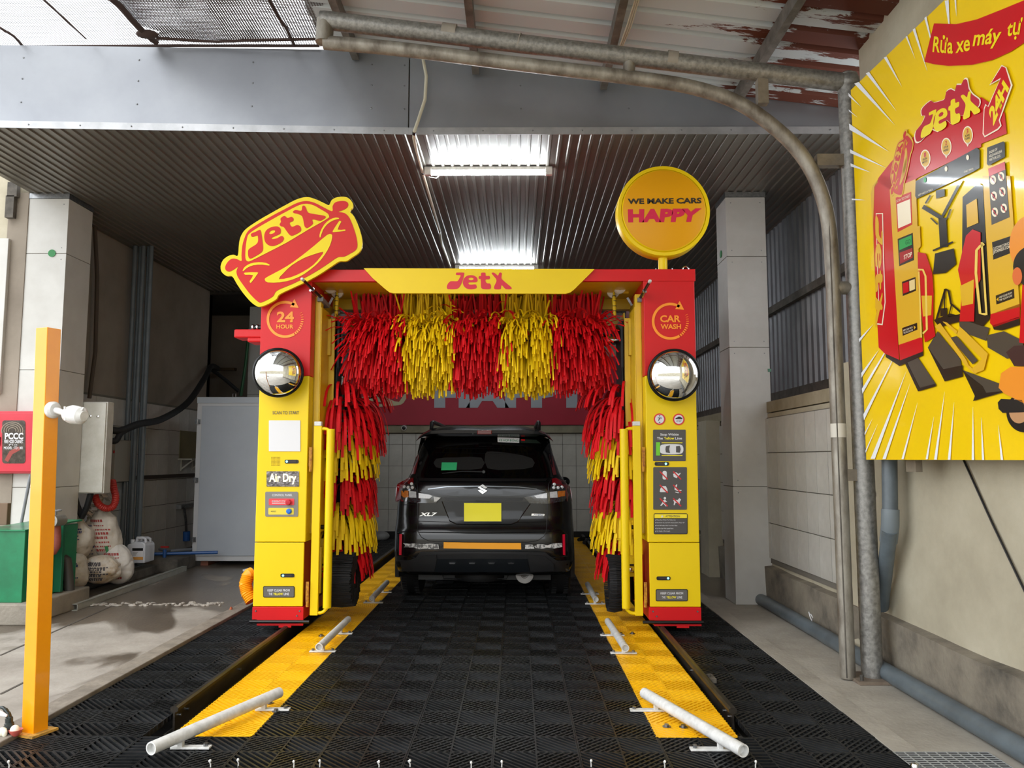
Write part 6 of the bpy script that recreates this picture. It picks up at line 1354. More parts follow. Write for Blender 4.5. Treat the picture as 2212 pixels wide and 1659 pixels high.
q0, q1 = at(2080, 990, X=2.45), at(2216, 1282, X=2.45); build('wall_wire', MB().tube([q0, (q0 + q1) / 2 + Vector((0, 0, -0.01)), q1], 0.006, 8), M_blk, label='thin dark wire slanting down the plaster wall', cat='wire')
q = at(1889, 1067, X=2.455); build('wall_hole', MB().box(2.452, 2.458, q.y - 0.012, q.y + 0.012, q.z - 0.016, q.z + 0.016), M_blk, rw)
q = at(1755, 1331, X=2.36); build('wire_hook', MB().tube([q + Vector((-0.02, 0.02, 0.03)), q + Vector((-0.02, 0.0, 0.0)), q + Vector((-0.02, -0.04, -0.03)), q + Vector((-0.02, -0.06, 0.0)), q + Vector((-0.02, -0.02, 0.02))], 0.004, 6), M_wht, label='small white hook of wire on the dark kerb', cat='wire')

# back banner and camera
FBk = FY(14.24)
bn = thing('wall_banner', 'dark red banner with big grey letters on the back wall', 'banner', (-0.6, 14.3, 2.0))
b0, b1 = at(735, 918, Y=14.25), at(1335, 770, Y=14.25)
build('banner_board', MB().box(b0.x - 0.2, b1.x, 14.25, 14.30, b0.z, b1.z), pm('banner_red', 'A81C34', 'A01A30', 2, rough=0.5, spec=0.3), bn)
M_lt = pm('banner_grey', '9EA3AB', rough=0.5); M_be = pm('banner_beige', 'B9AE8A', rough=0.5)
tx('WE MAKE CARS', (905, 786, 1290, 812), FBk, M_lt, bn, 0.03, 0.002); tx('HAPPY', (938, 822, 1282, 881), FBk, M_lt, bn, 0.06, 0.002)
for poly in ([(752, 838), (800, 836), (850, 842), (860, 850), (800, 842), (752, 845)], [(770, 862), (830, 855), (842, 862), (862, 868), (876, 846), (883, 848), (872, 870), (855, 876), (800, 880), (752, 882), (752, 872), (800, 874), (835, 870)], [(780, 858), (810, 852), (840, 838), (848, 838), (830, 854), (782, 864)]):
    sh('banner_drawing', [poly], FBk, M_be, bn, off=0.002, sm=2)
q = at(873, 924, Y=14.28); cmb = MB(); cmb.lathe([(0.05, -0.06), (0.05, 0.02), (0.045, 0.04)], q, d=(0, -1, -0.15), n=20)
cm = build('dome_camera', cmb, M_pvc, label='small white camera on the beam of the back wall', cat='camera'); build('lens', MB().ell(q + Vector((0, -0.035, -0.005)), 0.035, 0.02, 0.035), M_blk, cm)
# pipes and oddments on the floor by the back wall
build('floor_hose', MB().tube([at(1250, 1166, z=0.05), at(1280, 1160, z=0.06), at(1262, 1172, z=0.05)], 0.03, 8), M_rub, label='dark hose heap at the back right floor', cat='hose')
build('plastic_bag', MB().ell(at(822, 1158, z=0.06), 0.16, 0.10, 0.09, 12, 8), pm('bag_clear', '8A8A88', rough=0.4), label='crumpled clear plastic bag at the back left floor', cat='bag')

# ---------------- left side
# orange post with camera
po = thing('orange_post', 'square orange steel post standing at the left front corner', 'post', (0, 0, 0)); pc = at(75, 1583, z=0); po.location = pc; WO[po.name] = pc
zt = at(100, 710, Y=pc.y).z; A_ = math.radians(-20); ux, uy = Vector((math.cos(A_), math.sin(A_), 0)), Vector((-math.sin(A_), math.cos(A_), 0)); h = 0.042
M_opo = pm('orange_post_paint', 'F09A04', 'EB9202', 4, rough=0.3, coat=0.3)
tilt = at(105, 710, Y=pc.y).x - pc.x
build('square_tube', MB().obox(pc + Vector((tilt / 2, 0, zt / 2)), ux * h, uy * h, (tilt / 2, 0, zt / 2)), M_opo, po, bevel=0.003)
bp = MB().obox(pc + Vector((0, 0, 0.006)), ux * 0.075, uy * 0.075, (0, 0, 0.006)); build('foot_plate', bp, pm('splashed_orange', 'D8A040', '8A6A30', 30, rough=0.6), po)
cb = Vector((pc.x, pc.y, 0)) + ux * 0.0; wz = at(115, 886, Y=pc.y).z
q = Vector((pc.x + tilt * wz / zt, pc.y, wz)) + ux * h
sc_ = thing('security_camera', 'white outdoor security camera with two aerials mounted on the orange post', 'camera', q)
build('wall_plate', MB().lathe([(0.045, 0), (0.045, 0.018), (0.035, 0.03), (0.012, 0.034)], q, d=(1, -0.35, 0), n=24), M_pvc, sc_)
e = at(140, 893, Y=pc.y - 0.05); f_ = at(182, 899, Y=pc.y - 0.09)
build('arm', MB().tube([q + Vector((0.02, -0.01, 0)), q * 0.5 + e * 0.5 + Vector((0, 0, 0.004)), e], [0.014, 0.018, 0.014], 12), M_pvc, sc_)
cbd = build('camera_body', MB().tube([e - Vector((0.005, 0, -0.004)), e + (f_ - e) * 0.15, e + (f_ - e) * 0.4, e + (f_ - e) * 0.85, f_], [0.018, 0.040, 0.050, 0.045, 0.026], 18), M_pvc, sc_)
for a, b in (((140, 878), (141, 908)), ((162, 907), (181, 880))): build('aerial', MB().tube([at(*b, Y=pc.y - 0.10), at(*a, Y=pc.y - 0.10)], 0.0055, 8), M_pvc, sc_)

# fire hose cabinet on the left pillar
YH = 7.66
q0, q1 = at(-20, 888, Y=YH), at(76, 1023, Y=YH)
fh = thing('fire_hose_cabinet', 'red wall-hung fire hose cabinet with a glazed door, left of the orange post', 'cabinet', ((q0.x + q1.x) / 2, YH, q1.z)); M_fr = pm('cabinet_red', 'C41E34', 'B81A2E', 3, rough=0.35, coat=0.2)
build('cabinet_box', MB().box(q0.x, q1.x, YH, 7.765, q1.z, q0.z), M_fr, fh, bevel=0.005)
d0, d1 = at(-18, 892, Y=YH), at(72, 1019, Y=YH); dr = build('door', MB().box(d0.x, d1.x, YH - 0.02, YH, d1.z, d0.z), M_fr, fh, bevel=0.004)
g0, g1 = at(5, 909, Y=YH - 0.02), at(55, 1000, Y=YH - 0.02); FHf = FY(YH - 0.021)
sh('door_glass', [rrect(5, 908, 55, 1001, 6)], FHf, pm('hose_glass', '221A18', '4A403C', 25, rough=0.1, coat=0.8), dr, off=0.001)
sh('hose_ring', [strokep([(27 + r_ * math.cos(t), 930 + r_ * 0.8 * math.sin(t)) for t in [math.pi * (0.9 + k / 10) for k in range(13)]], 1.6) for r_ in (8, 13, 18, 23)], FHf, pm('hose_canvas', '8C8070', rough=0.8), dr, off=0.003)
tx('PCCC', (11, 935, 51, 949), FHf, M_wht, dr, 0.04, 0.005); tx('FIRE HOSE CABINET', (10, 950, 51, 957.5), FHf, M_wht, dr, 0.02, 0.005); tx('SĐT: 114', (20, 959, 38, 963), FHf, M_wht, dr, 0.02, 0.005); tx('MODEL : TD : 001', (9, 964.5, 50, 970.5), FHf, M_wht, dr, 0.02, 0.005)
sh('nozzle', [strokep([(14, 996), (24, 978), (42, 968)], 9)], FHf, pm('nozzle_red', '8C3228', rough=0.5), dr, off=0.002)
build('latch', MB().box(at(0, 944, Y=YH).x, at(3, 963, Y=YH).x, YH - 0.03, YH - 0.02, at(0, 963, Y=YH).z, at(0, 944, Y=YH).z), M_blk, dr)
# green pump box on its plinth with valve
YG = 6.86
q0, q1 = at(-40, 1147, Y=YG), at(46, 1302, Y=YG)
pz = at(46, 1302, Y=YG).z
pli = build('concrete_plinth', MB().box(-6.2, -4.12, 6.78, 7.74, 0.0, pz), surface_mat('plinth_concrete', ('5E5850', '7A7368', '8E877B'), bump=0.9), label='rough concrete plinth under the green box', cat='plinth', bevel=0.012)
gb = thing('green_box', 'green sheet metal pump box on the concrete plinth, behind the orange post', 'box', ((q0.x + q1.x) / 2 + 0.3, YG + 0.3, pz))
gx0 = q0.x; gx1 = q1.x
build('box_body', MB().box(gx0, gx1, YG, YG + 0.82, pz, q0.z), M_grn, gb, bevel=0.004)
build('box_lid', MB().add([(gx0 - .01, YG - 0.02, q0.z), (gx1 + 0.01, YG - 0.02, q0.z), (gx1 + 0.03, YG + 0.84, q0.z + 0.02), (gx0 - .01, YG + 0.84, q0.z + 0.02), (gx0 - .01, YG - 0.02, q0.z + 0.012), (gx1 + 0.01, YG - 0.02, q0.z + 0.012), (gx1 + 0.03, YG + 0.84, q0.z + 0.035), (gx0 - .01, YG + 0.84, q0.z + 0.035)], [(0, 1, 2, 3), (4, 5, 6, 7), (0, 1, 5, 4), (1, 2, 6, 5), (2, 3, 7, 6)]), M_grn, gb)
a, b = at(118, 1132, Y=7.35), at(134, 1278, Y=7.35); build('side_door', MB().box(a.x, b.x, 7.32, 7.36, b.z, a.z), pm('green_paint_dark', '0C5C3E', rough=0.4), gb, bevel=0.003)
a = at(119, 1120, Y=7.15); hv = thing('hydrant_valve', 'red hydrant pipe with an open coupling and hand wheel beside the green box', 'valve', (a.x, 7.15, pz))
build('riser', MB().tube([at(105, 1192, Y=7.15), at(114, 1190, Y=7.15), at(120, 1180, Y=7.15), at(121, 1165, Y=7.15), at(120, 1130, Y=7.15)], 0.042, 16), pm('rusty_red_pipe', '7A3A34', '8E4A42', 10, rough=0.6), hv)
a = at(118, 1125, Y=7.08); build('coupling', MB().lathe([(0.05, -0.10), (0.05, 0), (0.054, 0.01), (0.054, 0.035), (0.036, 0.036), (0.032, 0.0), (0.001, -0.02)], a, d=(-0.15, -1, 0), n=24), pm('cast_grey', '8C8A84', rough=0.4, metal=0.5), hv)
a = at(120, 1103, Y=7.12); build('hand_wheel', MB().tube([(a.x + 0.045 * math.cos(t), a.y + 0.045 * math.sin(t), a.z) for t in [2 * math.pi * k / 20 for k in range(20)]], 0.007, 8, closed=True).cyl((a.x, a.y, a.z - 0.06), (a.x, a.y, a.z + 0.01), 0.014).box(a.x - 0.045, a.x + 0.045, a.y - 0.005, a.y + 0.005, a.z - 0.004, a.z + 0.004), M_mot, hv)
build('drain_pipe', MB().tube([at(150, 1280, Y=7.5), at(146, 1230, Y=7.5), at(144, 1210, Y=7.5), at(134, 1205, Y=7.5)], 0.045, 14), pm('dark_pipe', '3A3834', rough=0.6), label='dark upright drain pipe beside the green box', cat='pipe')
q0, q1 = at(66, 1025, Y=7.6), at(46, 1130, Y=7.6); build('leaning_rod', MB().cyl(q0, q1, 0.014), M_mot, label='thin grey rod leaning between hose cabinet and green box', cat='rod')
q = at(3, 1110, Y=7.0); build('timber_offcut', MB().box(q.x - 0.05, q.x + 0.05, 7.0, 7.05, at(3, 1134, Y=7.0).z, at(3, 1087, Y=7.0).z), pm('timber', '6E5A48', rough=0.8), label='brown timber offcut on the green box at the left edge', cat='timber', bevel=0.005)
# white electrical cabinet
YE = 8.25
q0, q1 = at(163, 868, Y=YE), at(224, 1066, Y=YE)
ec = thing('electrical_cabinet', 'white metal electrical cabinet hung on the left wall above the sacks', 'cabinet', ((q0.x + q1.x) / 2, YE, q1.z)); M_ec = pm('cabinet_white', 'C4C2BA', 'AEABA0', 5, rough=0.45)
build('cabinet_box', MB().box(q0.x, q1.x, YE, YE + 0.13, q1.z, q0.z), M_ec, ec, bevel=0.006)
build('cabinet_door', MB().box(q0.x + 0.01, q1.x - 0.01, YE - 0.018, YE, q1.z + 0.01, q0.z - 0.01), M_ec, ec, bevel=0.004)
lk = MB()
for pp in ((196, 899), (212, 900)): lk.lathe([(0.013, 0), (0.013, 0.01), (0.004, 0.014)], at(*pp, Y=YE - 0.018), axis='y', n=14)
build('lock', lk, M_chr, ec)
build('power_cable', MB().tube([at(160, 1066, Y=8.3), at(166, 1090, Y=8.3), at(175, 1112, Y=8.35)], 0.03, 10).tube([at(196, 1066, Y=8.3), at(188, 1095, Y=8.32), at(176, 1118, Y=8.35)], 0.03, 10), M_rub, ec)
q0, q1 = at(228, 950, X=-4.9), at(250, 1040, X=-4.9); sb = build('wall_box', MB().box(-4.93, -4.78, min(q0.y, q1.y), max(q0.y, q1.y) + 0.25, q1.z, q0.z), pm('grey_box', '8C887E', rough=0.6), label='narrow grey box on the tiled wall right of the electrical cabinet', cat='box', bevel=0.004)
for pp, m in (((233, 972), M_grn), ((246, 976), M_dred)): build('indicator', MB().ell(at(*pp, X=-4.77), 0.01, 0.015, 0.02), m, sb)
def along(pts, n=10):
    out = []
    for i in range(len(pts) - 1):
        p0, p1, p2, p3 = pts[max(i - 1, 0)], pts[i], pts[i + 1], pts[min(i + 2, len(pts) - 1)]
        for j in range(n):
            t = j / n; out.append(0.5 * ((2 * p1) + (p2 - p0) * t + (2 * p0 - 5 * p1 + 4 * p2 - p3) * t * t + (3 * p1 - p0 - 3 * p2 + p3) * t ** 3))
    return out + [pts[-1]]
rh = along([at(205, 1070, Y=8.5), at(212, 1088, Y=8.5), at(228, 1098, Y=8.55), at(244, 1094, Y=8.6), at(250, 1075, Y=8.65), at(245, 1052, Y=8.7), at(243, 1040, Y=8.75)])
build('red_hose', MB().tube(rh, [0.034 + 0.005 * (i % 2) for i in range(len(rh))], 12), pm('hose_red', 'A8281E', rough=0.5), label='red ribbed hose hanging in a loop over the sacks', cat='hose')
# bundle of grey pipes on the left wall
for i, px in enumerate((285, 294, 303, 312, 320)):
    q = at(px, 700, Y=9.75 + 0.0 * i); build('conduit_pipe', MB().cyl((q.x, 9.75 + (0.04 if i % 2 else 0) - 0.0, 0.05), (q.x, 9.75 + (0.04 if i % 2 else 0), HC - 0.01), 0.029, n=14), pm('pipe_slate', '5C6468', '52595C', 5, rough=0.5), label=('leftmost' if i == 0 else 'second from left' if i == 1 else 'middle' if i == 2 else 'second from right' if i == 3 else 'rightmost') + ' of the five grey vertical pipes on the left wall', cat='pipe', group='grey vertical pipes on the left wall')
build('wall_cable', MB().tube([at(205, 490, X=-4.86), at(210, 600, X=-4.86), at(206, 760, X=-4.86), at(193, 860, X=-4.86)], 0.022, 10), pm('old_cable', '4A3F34', rough=0.7), label='dark sagging cable on the left wall behind the pillar', cat='cable')
# black hoses
hz_ = along([at(236, 928, Y=9.0), at(262, 930, Y=9.1), at(300, 916, Y=9.3), at(350, 905, Y=9.8), at(405, 870, Y=10.8), at(440, 820, Y=11.8), at(456, 792, Y=12.4), at(470, 796, Y=12.9)])
build('black_hose', MB().tube(hz_, 0.042, 14), M_rub, label='thick black hose curving from the cabinet up to the side opening', cat='hose')
build('black_hose', MB().tube(along([at(234, 950, Y=9.0), at(250, 952, Y=9.05), at(262, 935, Y=9.1), at(285, 922, Y=9.2)]), 0.035, 12), M_rub, label='short black hose joining the thick one beside the cabinet', cat='hose')
build('black_hose', MB().tube(along([at(452, 795, Y=12.7), at(480, 815, Y=13.0), at(515, 845, Y=13.2)]), 0.03, 10), M_rub, label='black hose sagging inside the dark side opening', cat='hose')
build('green_hose', MB().tube(along([at(536, 735, Y=13.35), at(530, 790, Y=13.35), at(520, 855, Y=13.35)]), 0.025, 10), pm('hose_green', '1E5A34', rough=0.5), label='green hose hanging down the back left pillar', cat='hose')
# big grey cabinet behind the left column
YC_ = 10.5
q0, q1 = at(428, 858, Y=YC_), at(413, 1212, Y=YC_); x0 = (q0.x + q1.x) / 2; x1 = x0 + 1.55; z0, z1 = max(q1.z, 0.05), q0.z
gc = thing('grey_cabinet', 'tall pale grey metal cabinet standing behind the left column', 'cabinet', ((x0 + x1) / 2, YC_ + 0.4, 0)); M_gc = pm('cabinet_grey', 'A9AFB6', 'A2A8B0', 2, rough=0.4); M_gcf = pm('cabinet_frame', 'B9BABB', rough=0.45)
build('carcass', MB().box(x0, x1, YC_, YC_ + 0.9, z0, z1), M_gcf, gc, bevel=0.006)
build('door', MB().box(x0 + 0.07, x1 - 0.07, YC_ - 0.02, YC_, z0 + 0.07, z1 - 0.12), M_gc, gc, bevel=0.004)
build('top_band', MB().box(x0, x1, YC_ - 0.012, YC_, z1 - 0.08, z1), M_gc, gc)
hg_ = MB()
for py in (911, 1037, 1165): z_ = at(430, py, Y=YC_).z; hg_.box(x0 - 0.01, x0 + 0.05, YC_ - 0.03, YC_ - 0.01, z_ - 0.03, z_ + 0.03); hg_.cyl((x0 + 0.02, YC_ - 0.035, z_ - 0.035), (x0 + 0.02, YC_ - 0.035, z_ + 0.035), 0.008)
build('hinge', hg_, M_stl, gc)
ft = MB()
for xx in (x0 + 0.1, x1 - 0.15): ft.box(xx, xx + 0.1, YC_ + 0.05, YC_ + 0.8, 0, z0)
build('foot', ft, pm('brick_foot', '7A4A38', rough=0.8), gc); build('roof_bolt', MB().tube([(x0 + 0.45, YC_ + 0.05, z1), (x0 + 0.45, YC_ + 0.05, z1 + 0.05), (x0 + 0.49, YC_ + 0.05, z1 + 0.05), (x0 + 0.49, YC_ + 0.05, z1)], 0.008, 6), M_stl, gc)
# sacks
def sack(c, rx, ry, rz, lean, lab, seed, tied=True, col=('C9C2B6', 'B3AA9C')):
    s = thing('sack', lab, 'sack', (c.x, c.y, max(c.z - rz, 0)), group='white printed sacks heaped on the left')
    def sp(a, t, push=0.0):
        if tied and t > 0.74: rr = (1 - abs(2 * 0.74 - 1) ** 3.2) ** 0.5 * (1 - ((t - 0.74) / 0.26) ** 0.7 * 0.80)
        else: rr = max(1 - abs(2 * t - 1) ** 3.2, 0.0) ** 0.5
        rr = max(rr, 0.02)
        w = 1 + 0.20 * mnoise.noise(Vector((math.cos(a) * 1.5, math.sin(a) * 1.5, t * 3.5 + seed * 3.3)))
        w -= 0.09 * (1 - abs(mnoise.noise(Vector((math.cos(a) * 2.6, math.sin(a) * 2.6, t * 6 + seed * 1.7)))) * 2.2) ** 4 if True else 0
        w += 0.05 * math.sin(a * 9 + seed) * max(0, t - 0.45) * 2 + 0.02 * mnoise.noise(Vector((math.cos(a) * 6, math.sin(a) * 6, t * 14 + seed)))
        sag = 0.14 * math.sin(math.pi * min(t * 1.3, 1))
        return Vector((c.x + (rx * rr * (w + sag) + push) * math.cos(a) + lean * (t - 0.2) * rz, c.y + (ry * rr * (w + sag) + push) * math.sin(a), c.z - rz + 2 * rz * t))
    n = 48; m = 34; vs = [sp(2 * math.pi * k / n, i / m) for i in range(m + 1) for k in range(n)]
    fs = [(i * n + k, i * n + (k + 1) % n, (i + 1) * n + (k + 1) % n, (i + 1) * n + k) for i in range(m) for k in range(n)]
    fs.append(tuple(range(n))[::-1]); fs.append(tuple(m * n + k for k in range(n)))
    build('sack_body', MB().add(vs, fs), pm('woven_sack_%d' % seed, *col, 6, rough=0.7, bump=0.6, bscale=16), s, smooth=True)
    pr_ = MB(); rnd = random.Random(seed)
    for r_ in range(9):
        t = 0.16 + r_ * 0.072
        if rnd.random() < 0.12: continue
        a = math.radians(-135 + rnd.uniform(0, 18)); e_ = math.radians(-55 + rnd.uniform(-20, 5)); hh = rnd.choice((0.012, 0.016, 0.026)) / (2 * rz)
        while a < e_:
            da = rnd.uniform(0.05, 0.14)
            pr_.add([sp(a, t, 0.004), sp(a + da, t, 0.004), sp(a + da, t + hh, 0.004), sp(a, t + hh, 0.004)], [(0, 1, 2, 3)]); a += da + 0.04
    build('printing', pr_, pm('sack_print_%d' % (seed % 3), ('4A4648', '2E3A6A', '9A3A34')[seed % 3], rough=0.7), s, kind='stuff')
    if seed in (4, 7, 8):
        st_ = MB(); a0 = -1.75 if seed == 7 else -1.3; P_ = [[sp(a0 + da, t, 0.006) for da in (0, 0.22)] for t in [0.1 + 0.05 * i for i in range(12 if seed == 7 else 4)]]
        for i in range(len(P_) - 1): st_.add([P_[i][0], P_[i][1], P_[i + 1][1], P_[i + 1][0]], [(0, 1, 2, 3)])
        build('printed_band', st_, pm('band_blue', '2A2E6A', rough=0.6) if seed == 7 else pm('band_green', '2A7A48', rough=0.6), s)
    if tied:
        nm = MB(); top = Vector((c.x + lean * 0.8 * rz, c.y, c.z + rz * 0.97))
        for k in range(11):
            a = 2 * math.pi * k / 11; d_ = Vector((math.cos(a), math.sin(a), 0)); nm.ribbon([top, top + d_ * 0.03 + Vector((0, 0, 0.05)), top + d_ * 0.08 + Vector((0, 0, 0.07 + 0.03 * math.sin(k * 2.1))), top + d_ * 0.12 + Vector((0, 0, 0.04 + 0.03 * math.sin(k * 2.1)))], 0.06, 0.005, d_.cross(Vector((0, 0, 1))))
        build('tied_neck', nm, MATS['woven_sack_%d' % seed], s)
sy = 8.6
def sc3(px, py, Y=sy): return at(px, py, Y=Y)
sack(sc3(158, 1236, 8.2), 0.13, 0.12, 0.19, 0.1, 'white sack with red and black print, bottom left of the heap', 1, False)
sack(sc3(182, 1222, 8.72), 0.15, 0.12, 0.23, 0.0, 'grey-white sack half hidden behind the bottom left one', 2, False)
sack(sc3(218, 1230, 8.42), 0.17, 0.13, 0.15, 0.05, 'low white sack stained brown at the front of the heap', 3, False, ('D2CEC6', 'A88E6A'))
sack(sc3(256, 1218, 8.72), 0.16, 0.13, 0.22, -0.25, 'white sack at the bottom right of the heap', 5, False, ('D0CCC6', 'BFB9B0'))
sack(sc3(166, 1166, 8.45), 0.14, 0.12, 0.23, 0.1, 'white tied sack stacked at the upper left of the heap', 4)
sack(sc3(198, 1160, 8.68), 0.14, 0.12, 0.26, 0.1, 'tied sack with a blue printed band in the middle of the heap', 7)
sack(sc3(234, 1146, 8.72), 0.15, 0.13, 0.31, -0.45, 'tall leaning sack with green print on top of the right side of the heap', 8)
# jerrycans
def jerry(px, py0, py1, Y, lab, labelled):
    a, b = at(px, py0, Y=Y), at(px, py1, Y=Y); w = 0.105; h_ = a.z - b.z; z0 = b.z
    j = thing('jerrycan', lab, 'jerrycan', (a.x, Y, z0))
    M_j = pm('hdpe_white', 'C9CBD0', 'BEC0C6', 5, rough=0.4)
    m = MB(); x = a.x
    m.prism([(x - w, z0), (x + w, z0), (x + w, z0 + h_ * 0.70), (x + w * 0.8, z0 + h_ * 0.80), (x + w * 0.62, z0 + h_ * 0.82), (x - w * 0.25, z0 + h_ * 0.82), (x - w, z0 + h_ * 0.72)], Y - 0.07, Y + 0.07)
    build('can_body', m, M_j, j, bevel=0.012)
    build('handle', MB().tube([(x + w * 0.75, Y, z0 + h_ * 0.78), (x + w * 0.72, Y, z0 + h_ * 0.92), (x + w * 0.45, Y, z0 + h_ * 0.97), (x - w * 0.2, Y, z0 + h_ * 0.97), (x - w * 0.3, Y, z0 + h_ * 0.8)], 0.017, 10), M_j, j)
    build('cap', MB().lathe([(0.024, 0), (0.024, 0.035), (0.02, 0.04)], (x - w * 0.7, Y, z0 + h_ * 0.77), n=16), M_j, j)
    if labelled:
        fr = FY(Y - 0.071); X0, X1 = px - 15, px + 8
        for r4, mt in (((X0, 1184, X1, 1190), M_blk), ((X0, 1203, X1, 1209), pm('label_orange', 'D89A4A', rough=0.5)), ((X0, 1190, X1, 1203), M_wht)): sh('label', [rect(*r4)], fr, mt, j, off=0.002)
        for k in range(3): sh('label_text', [rect(X0 + 1, 1192.5 + k * 3, X0 + 12 - k * 2, 1193.3 + k * 3)], fr, M_gry, j, off=0.004)
jerry(311, 1160, 1212, 9.55, 'white jerrycan standing behind the labelled one', False)
jerry(301, 1160, 1215, 9.3, 'white jerrycan with a black and orange label on the kerb', True)
# low kerb, pipes, valves
k0, k1 = at(268, 1222, Y=9.9), at(420, 1195, Y=9.9)
build('low_kerb', MB().box(-4.92, -4.42, 9.0, 9.9, 0, 0.10).box(-4.92, -4.2, 9.9, 10.45, 0, 0.16), M_concd, label='dark low concrete kerb under the jerrycans', cat='kerb', bevel=0.01)
a, b = at(168, 1270, z=0.06), at(372, 1206, z=0.06); build('floor_pipe', MB().cyl(a, b, 0.055, n=18), pm('grey_pipe_dull', '474947', '545654', 6, rough=0.5), label='thick grey plastic pipe lying on the floor in front of the sacks', cat='pipe')
a, b = at(160, 1312, z=0.03), at(398, 1228, z=0.03); d_ = (b - a).normalized(); sd_ = d_.cross(Vector((0, 0, 1))) * 0.03; up_ = Vector((0, 0, 0.03)); m = MB()
for o_, ax1, ax2 in ((sd_ * 0.93, sd_ * 0.07, up_), (-sd_ * 0.93, sd_ * 0.07, up_), (up_ * 0.93, sd_, up_ * 0.07), (-up_ * 0.93, sd_, up_ * 0.07)): m.obox((a + b) / 2 + o_, d_ * (b - a).length / 2, ax1, ax2)
build('square_tube', m, pm('tube_galv', 'A6A79F', 'B4B5AC', 8, rough=0.45, metal=0.4), label='long hollow square steel tube lying across the left floor', cat='steel tube')
build('yellow_pipe', MB().cyl(at(146, 1268, z=0.06), at(200, 1256, z=0.05), 0.02), pm('pipe_yellow', 'B8A23A', rough=0.5), label='short yellow pipe lying by the sacks', cat='pipe')
vz = 0.2; a = at(356, 1180, Y=10.1); tv = build('tap_valve', MB().cyl((a.x, 10.1, 0.16), (a.x, 10.1, 0.26), 0.022).tube([(a.x - 0.2, 10.1, 0.2), (a.x + 0.6, 10.3, 0.2)], 0.02, 10), pm('valve_blue', '1E4E8C', rough=0.4), label='blue pipe valve with a red handle on the low kerb', cat='valve')
build('red_handle', MB().box(a.x - 0.05, a.x + 0.05, 10.09, 10.11, 0.28, 0.30), M_dred, tv)
build('clear_hose', MB().tube([at(345, 1186, z=0.18), at(370, 1190, z=0.18), at(415, 1186, z=0.18)], 0.02, 10), pm('hose_pale', '7C8086', rough=0.4), label='pale hose lying along the low kerb', cat='hose')
a = at(400, 1093, X=-4.9); b = at(402, 1175, X=-4.86); wt = build('wall_tap', MB().tube([a, at(398, 1100, X=-4.8), at(401, 1120, X=-4.8), at(403, 1150, X=-4.8)], 0.018, 10).box(-4.93, -4.85, a.y - 0.25, a.y + 0.3, a.z - 0.03, a.z + 0.03), M_stl, label='steel wall tap with a hose on the tiled wall', cat='tap')
build('blue_filter', MB().cyl(at(403, 1148, X=-4.8), at(403, 1168, X=-4.8), 0.05), MATS['valve_blue'], wt)
a = at(388, 992, X=-4.90); b = at(420, 1012, X=-4.90); m = MB(); y0_, y1_ = a.y, a.y + 0.9
m.box(-4.93, -4.72, y0_, y1_, a.z - 0.01, a.z + 0.01)
for yy in (y0_ + 0.1, y0_ + 0.5): m.box(-4.93, -4.91, yy, yy + 0.03, a.z - 0.17, a.z); m.bar((-4.92, yy, a.z - 0.15), (-4.74, yy, a.z - 0.01), 0.02, 0.02)
build('wall_shelf', m, pm('cream_bracket', 'B8B4A4', rough=0.6), label='cream bracket shelf on the tiled left wall', cat='shelf')
a = at(388, 930, X=-4.93); build('notice_board', MB().box(-4.93, -4.915, a.y, a.y + 0.9, at(388, 990, X=-4.93).z, a.z), pm('olive_board', '6E6548', '7A704E', 3, rough=0.7), label='olive board on the tiled wall above the cream shelf', cat='board')
a = at(525, 1233, z=0.02); build('pipe_fitting', MB().tube([a, a + Vector((0.05, 0.01, 0.01)), a + Vector((0.1, 0.0, 0))], [0.018, 0.022, 0.02], 10), M_pvc, label='small white pipe fitting lying on the floor', cat='pipe fitting')
a = at(499, 1317, z=0.02); build('terracotta_shard', MB().ell(a, 0.014, 0.02, 0.028, 8, 6), pm('terracotta', 'A85A3A', rough=0.8), label='small terracotta shard beside the left kerb lip', cat='shard')
# broken concrete ridge across the left floor
rm_ = MB(); rnd = random.Random(3)
for i in range(60):
    px = 185 + i * 5.0; py = 1306 + rnd.uniform(-3, 4); p = at(px, py, z=0); rm_.ell((p.x, p.y, 0.004), rnd.uniform(0.015, 0.04), rnd.uniform(0.01, 0.03), rnd.uniform(0.006, 0.018), 6, 4)
build('mortar_crumbs', rm_, pm('mortar_pale', 'A8A198', '7E776D', 20, rough=0.9), label='pale crumbled mortar ridge across the left floor', cat='rubble', kind='stuff')
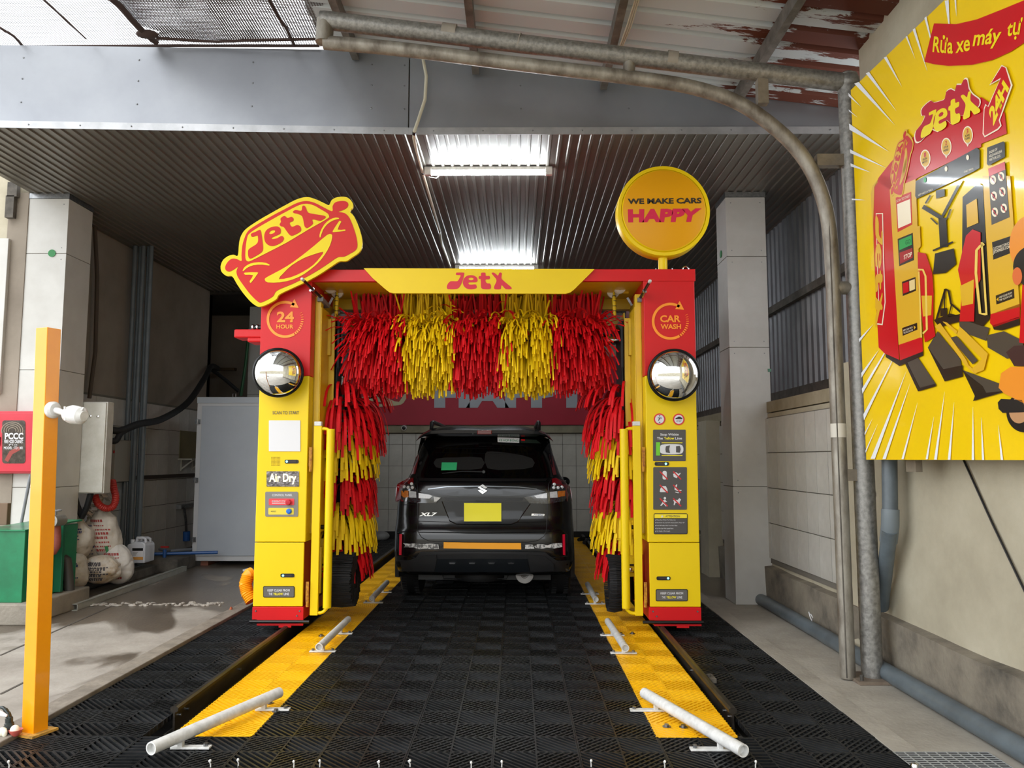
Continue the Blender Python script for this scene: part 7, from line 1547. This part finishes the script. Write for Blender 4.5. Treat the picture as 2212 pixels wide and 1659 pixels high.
# dark wall channel and patch at the upper left
q0, q1 = at(22, 396, Y=7.74), at(41, 427, Y=7.74); m = MB(); m.box(q0.x, q1.x, 7.70, 7.75, q1.z, q0.z); q2, q3 = at(18, 425, Y=7.74), at(33, 472, Y=7.74); m.box(q2.x, q3.x, 7.70, 7.75, q3.z, q2.z)
build('steel_bracket', m, M_concd, label='dark steel bracket high on the wall left of the white pillar', cat='bracket')
q0, q1 = at(-60, 515, Y=7.72), at(-2, 850, Y=7.72); build('wall_panel', MB().box(q0.x, q1.x, 7.72, 7.765, q1.z, q0.z), M_cladw, label='pale panel edge on the outer wall at the left frame edge', cat='panel', bevel=0.004)
# garden ornament at the bottom left corner
oz = 0.0; O3 = lambda x, y, Y=4.12: at(x * 120 / 1659, 1500 + y * 120 / 1659, Y=Y)
orn = thing('bird_ornament', 'black and white long-necked ornament with pale balls at the lower left corner', 'ornament', O3(150, 1200)); orn.location.z = 0; WO[orn.name] = orn.location.copy()
build('curved_body', MB().tube(along([O3(-60, 480), O3(-20, 400), O3(60, 390), O3(150, 450), O3(220, 560), O3(265, 700), O3(270, 850), O3(280, 960), O3(250, 1100), O3(200, 1200)]), [0.006] * 10 + [0.007] * 10 + [0.008] * 10 + [0.011] * 10 + [0.014] * 10 + [0.018] * 10 + [0.022] * 10 + [0.030] * 10 + [0.026] * 10 + [0.016], 12), pm('ornament_black', '14181A', '24302E', 30, rough=0.35, coat=0.4), orn)
build('beak', MB().tube([O3(-60, 560, 4.10), O3(60, 590, 4.10), O3(210, 645, 4.10)], [0.016, 0.013, 0.006], 10), M_wht, orn)
build('white_ball', MB().ell(O3(70, 1120, 4.08), 0.022, 0.022, 0.022), pm('ivory', 'E8E6D2', rough=0.4), orn); build('white_ball', MB().ell(O3(140, 1160, 4.07), 0.012, 0.012, 0.02), MATS['ivory'], orn)
cup = build('red_cup', MB().lathe([(0.016, 0), (0.03, 0.022), (0.032, 0.03), (0.026, 0.026), (0.001, 0.02)], O3(460, 1230, 4.10), n=18), pm('cup_red', 'C05A50', rough=0.5), label='small reddish cup holding a pale ball beside the orange post', cat='cup')
build('pale_ball', MB().ell(O3(440, 1070, 4.10) , 0.022, 0.022, 0.026), MATS['ivory'], label='pale ball resting in the reddish cup', cat='ball')
flush_pending()
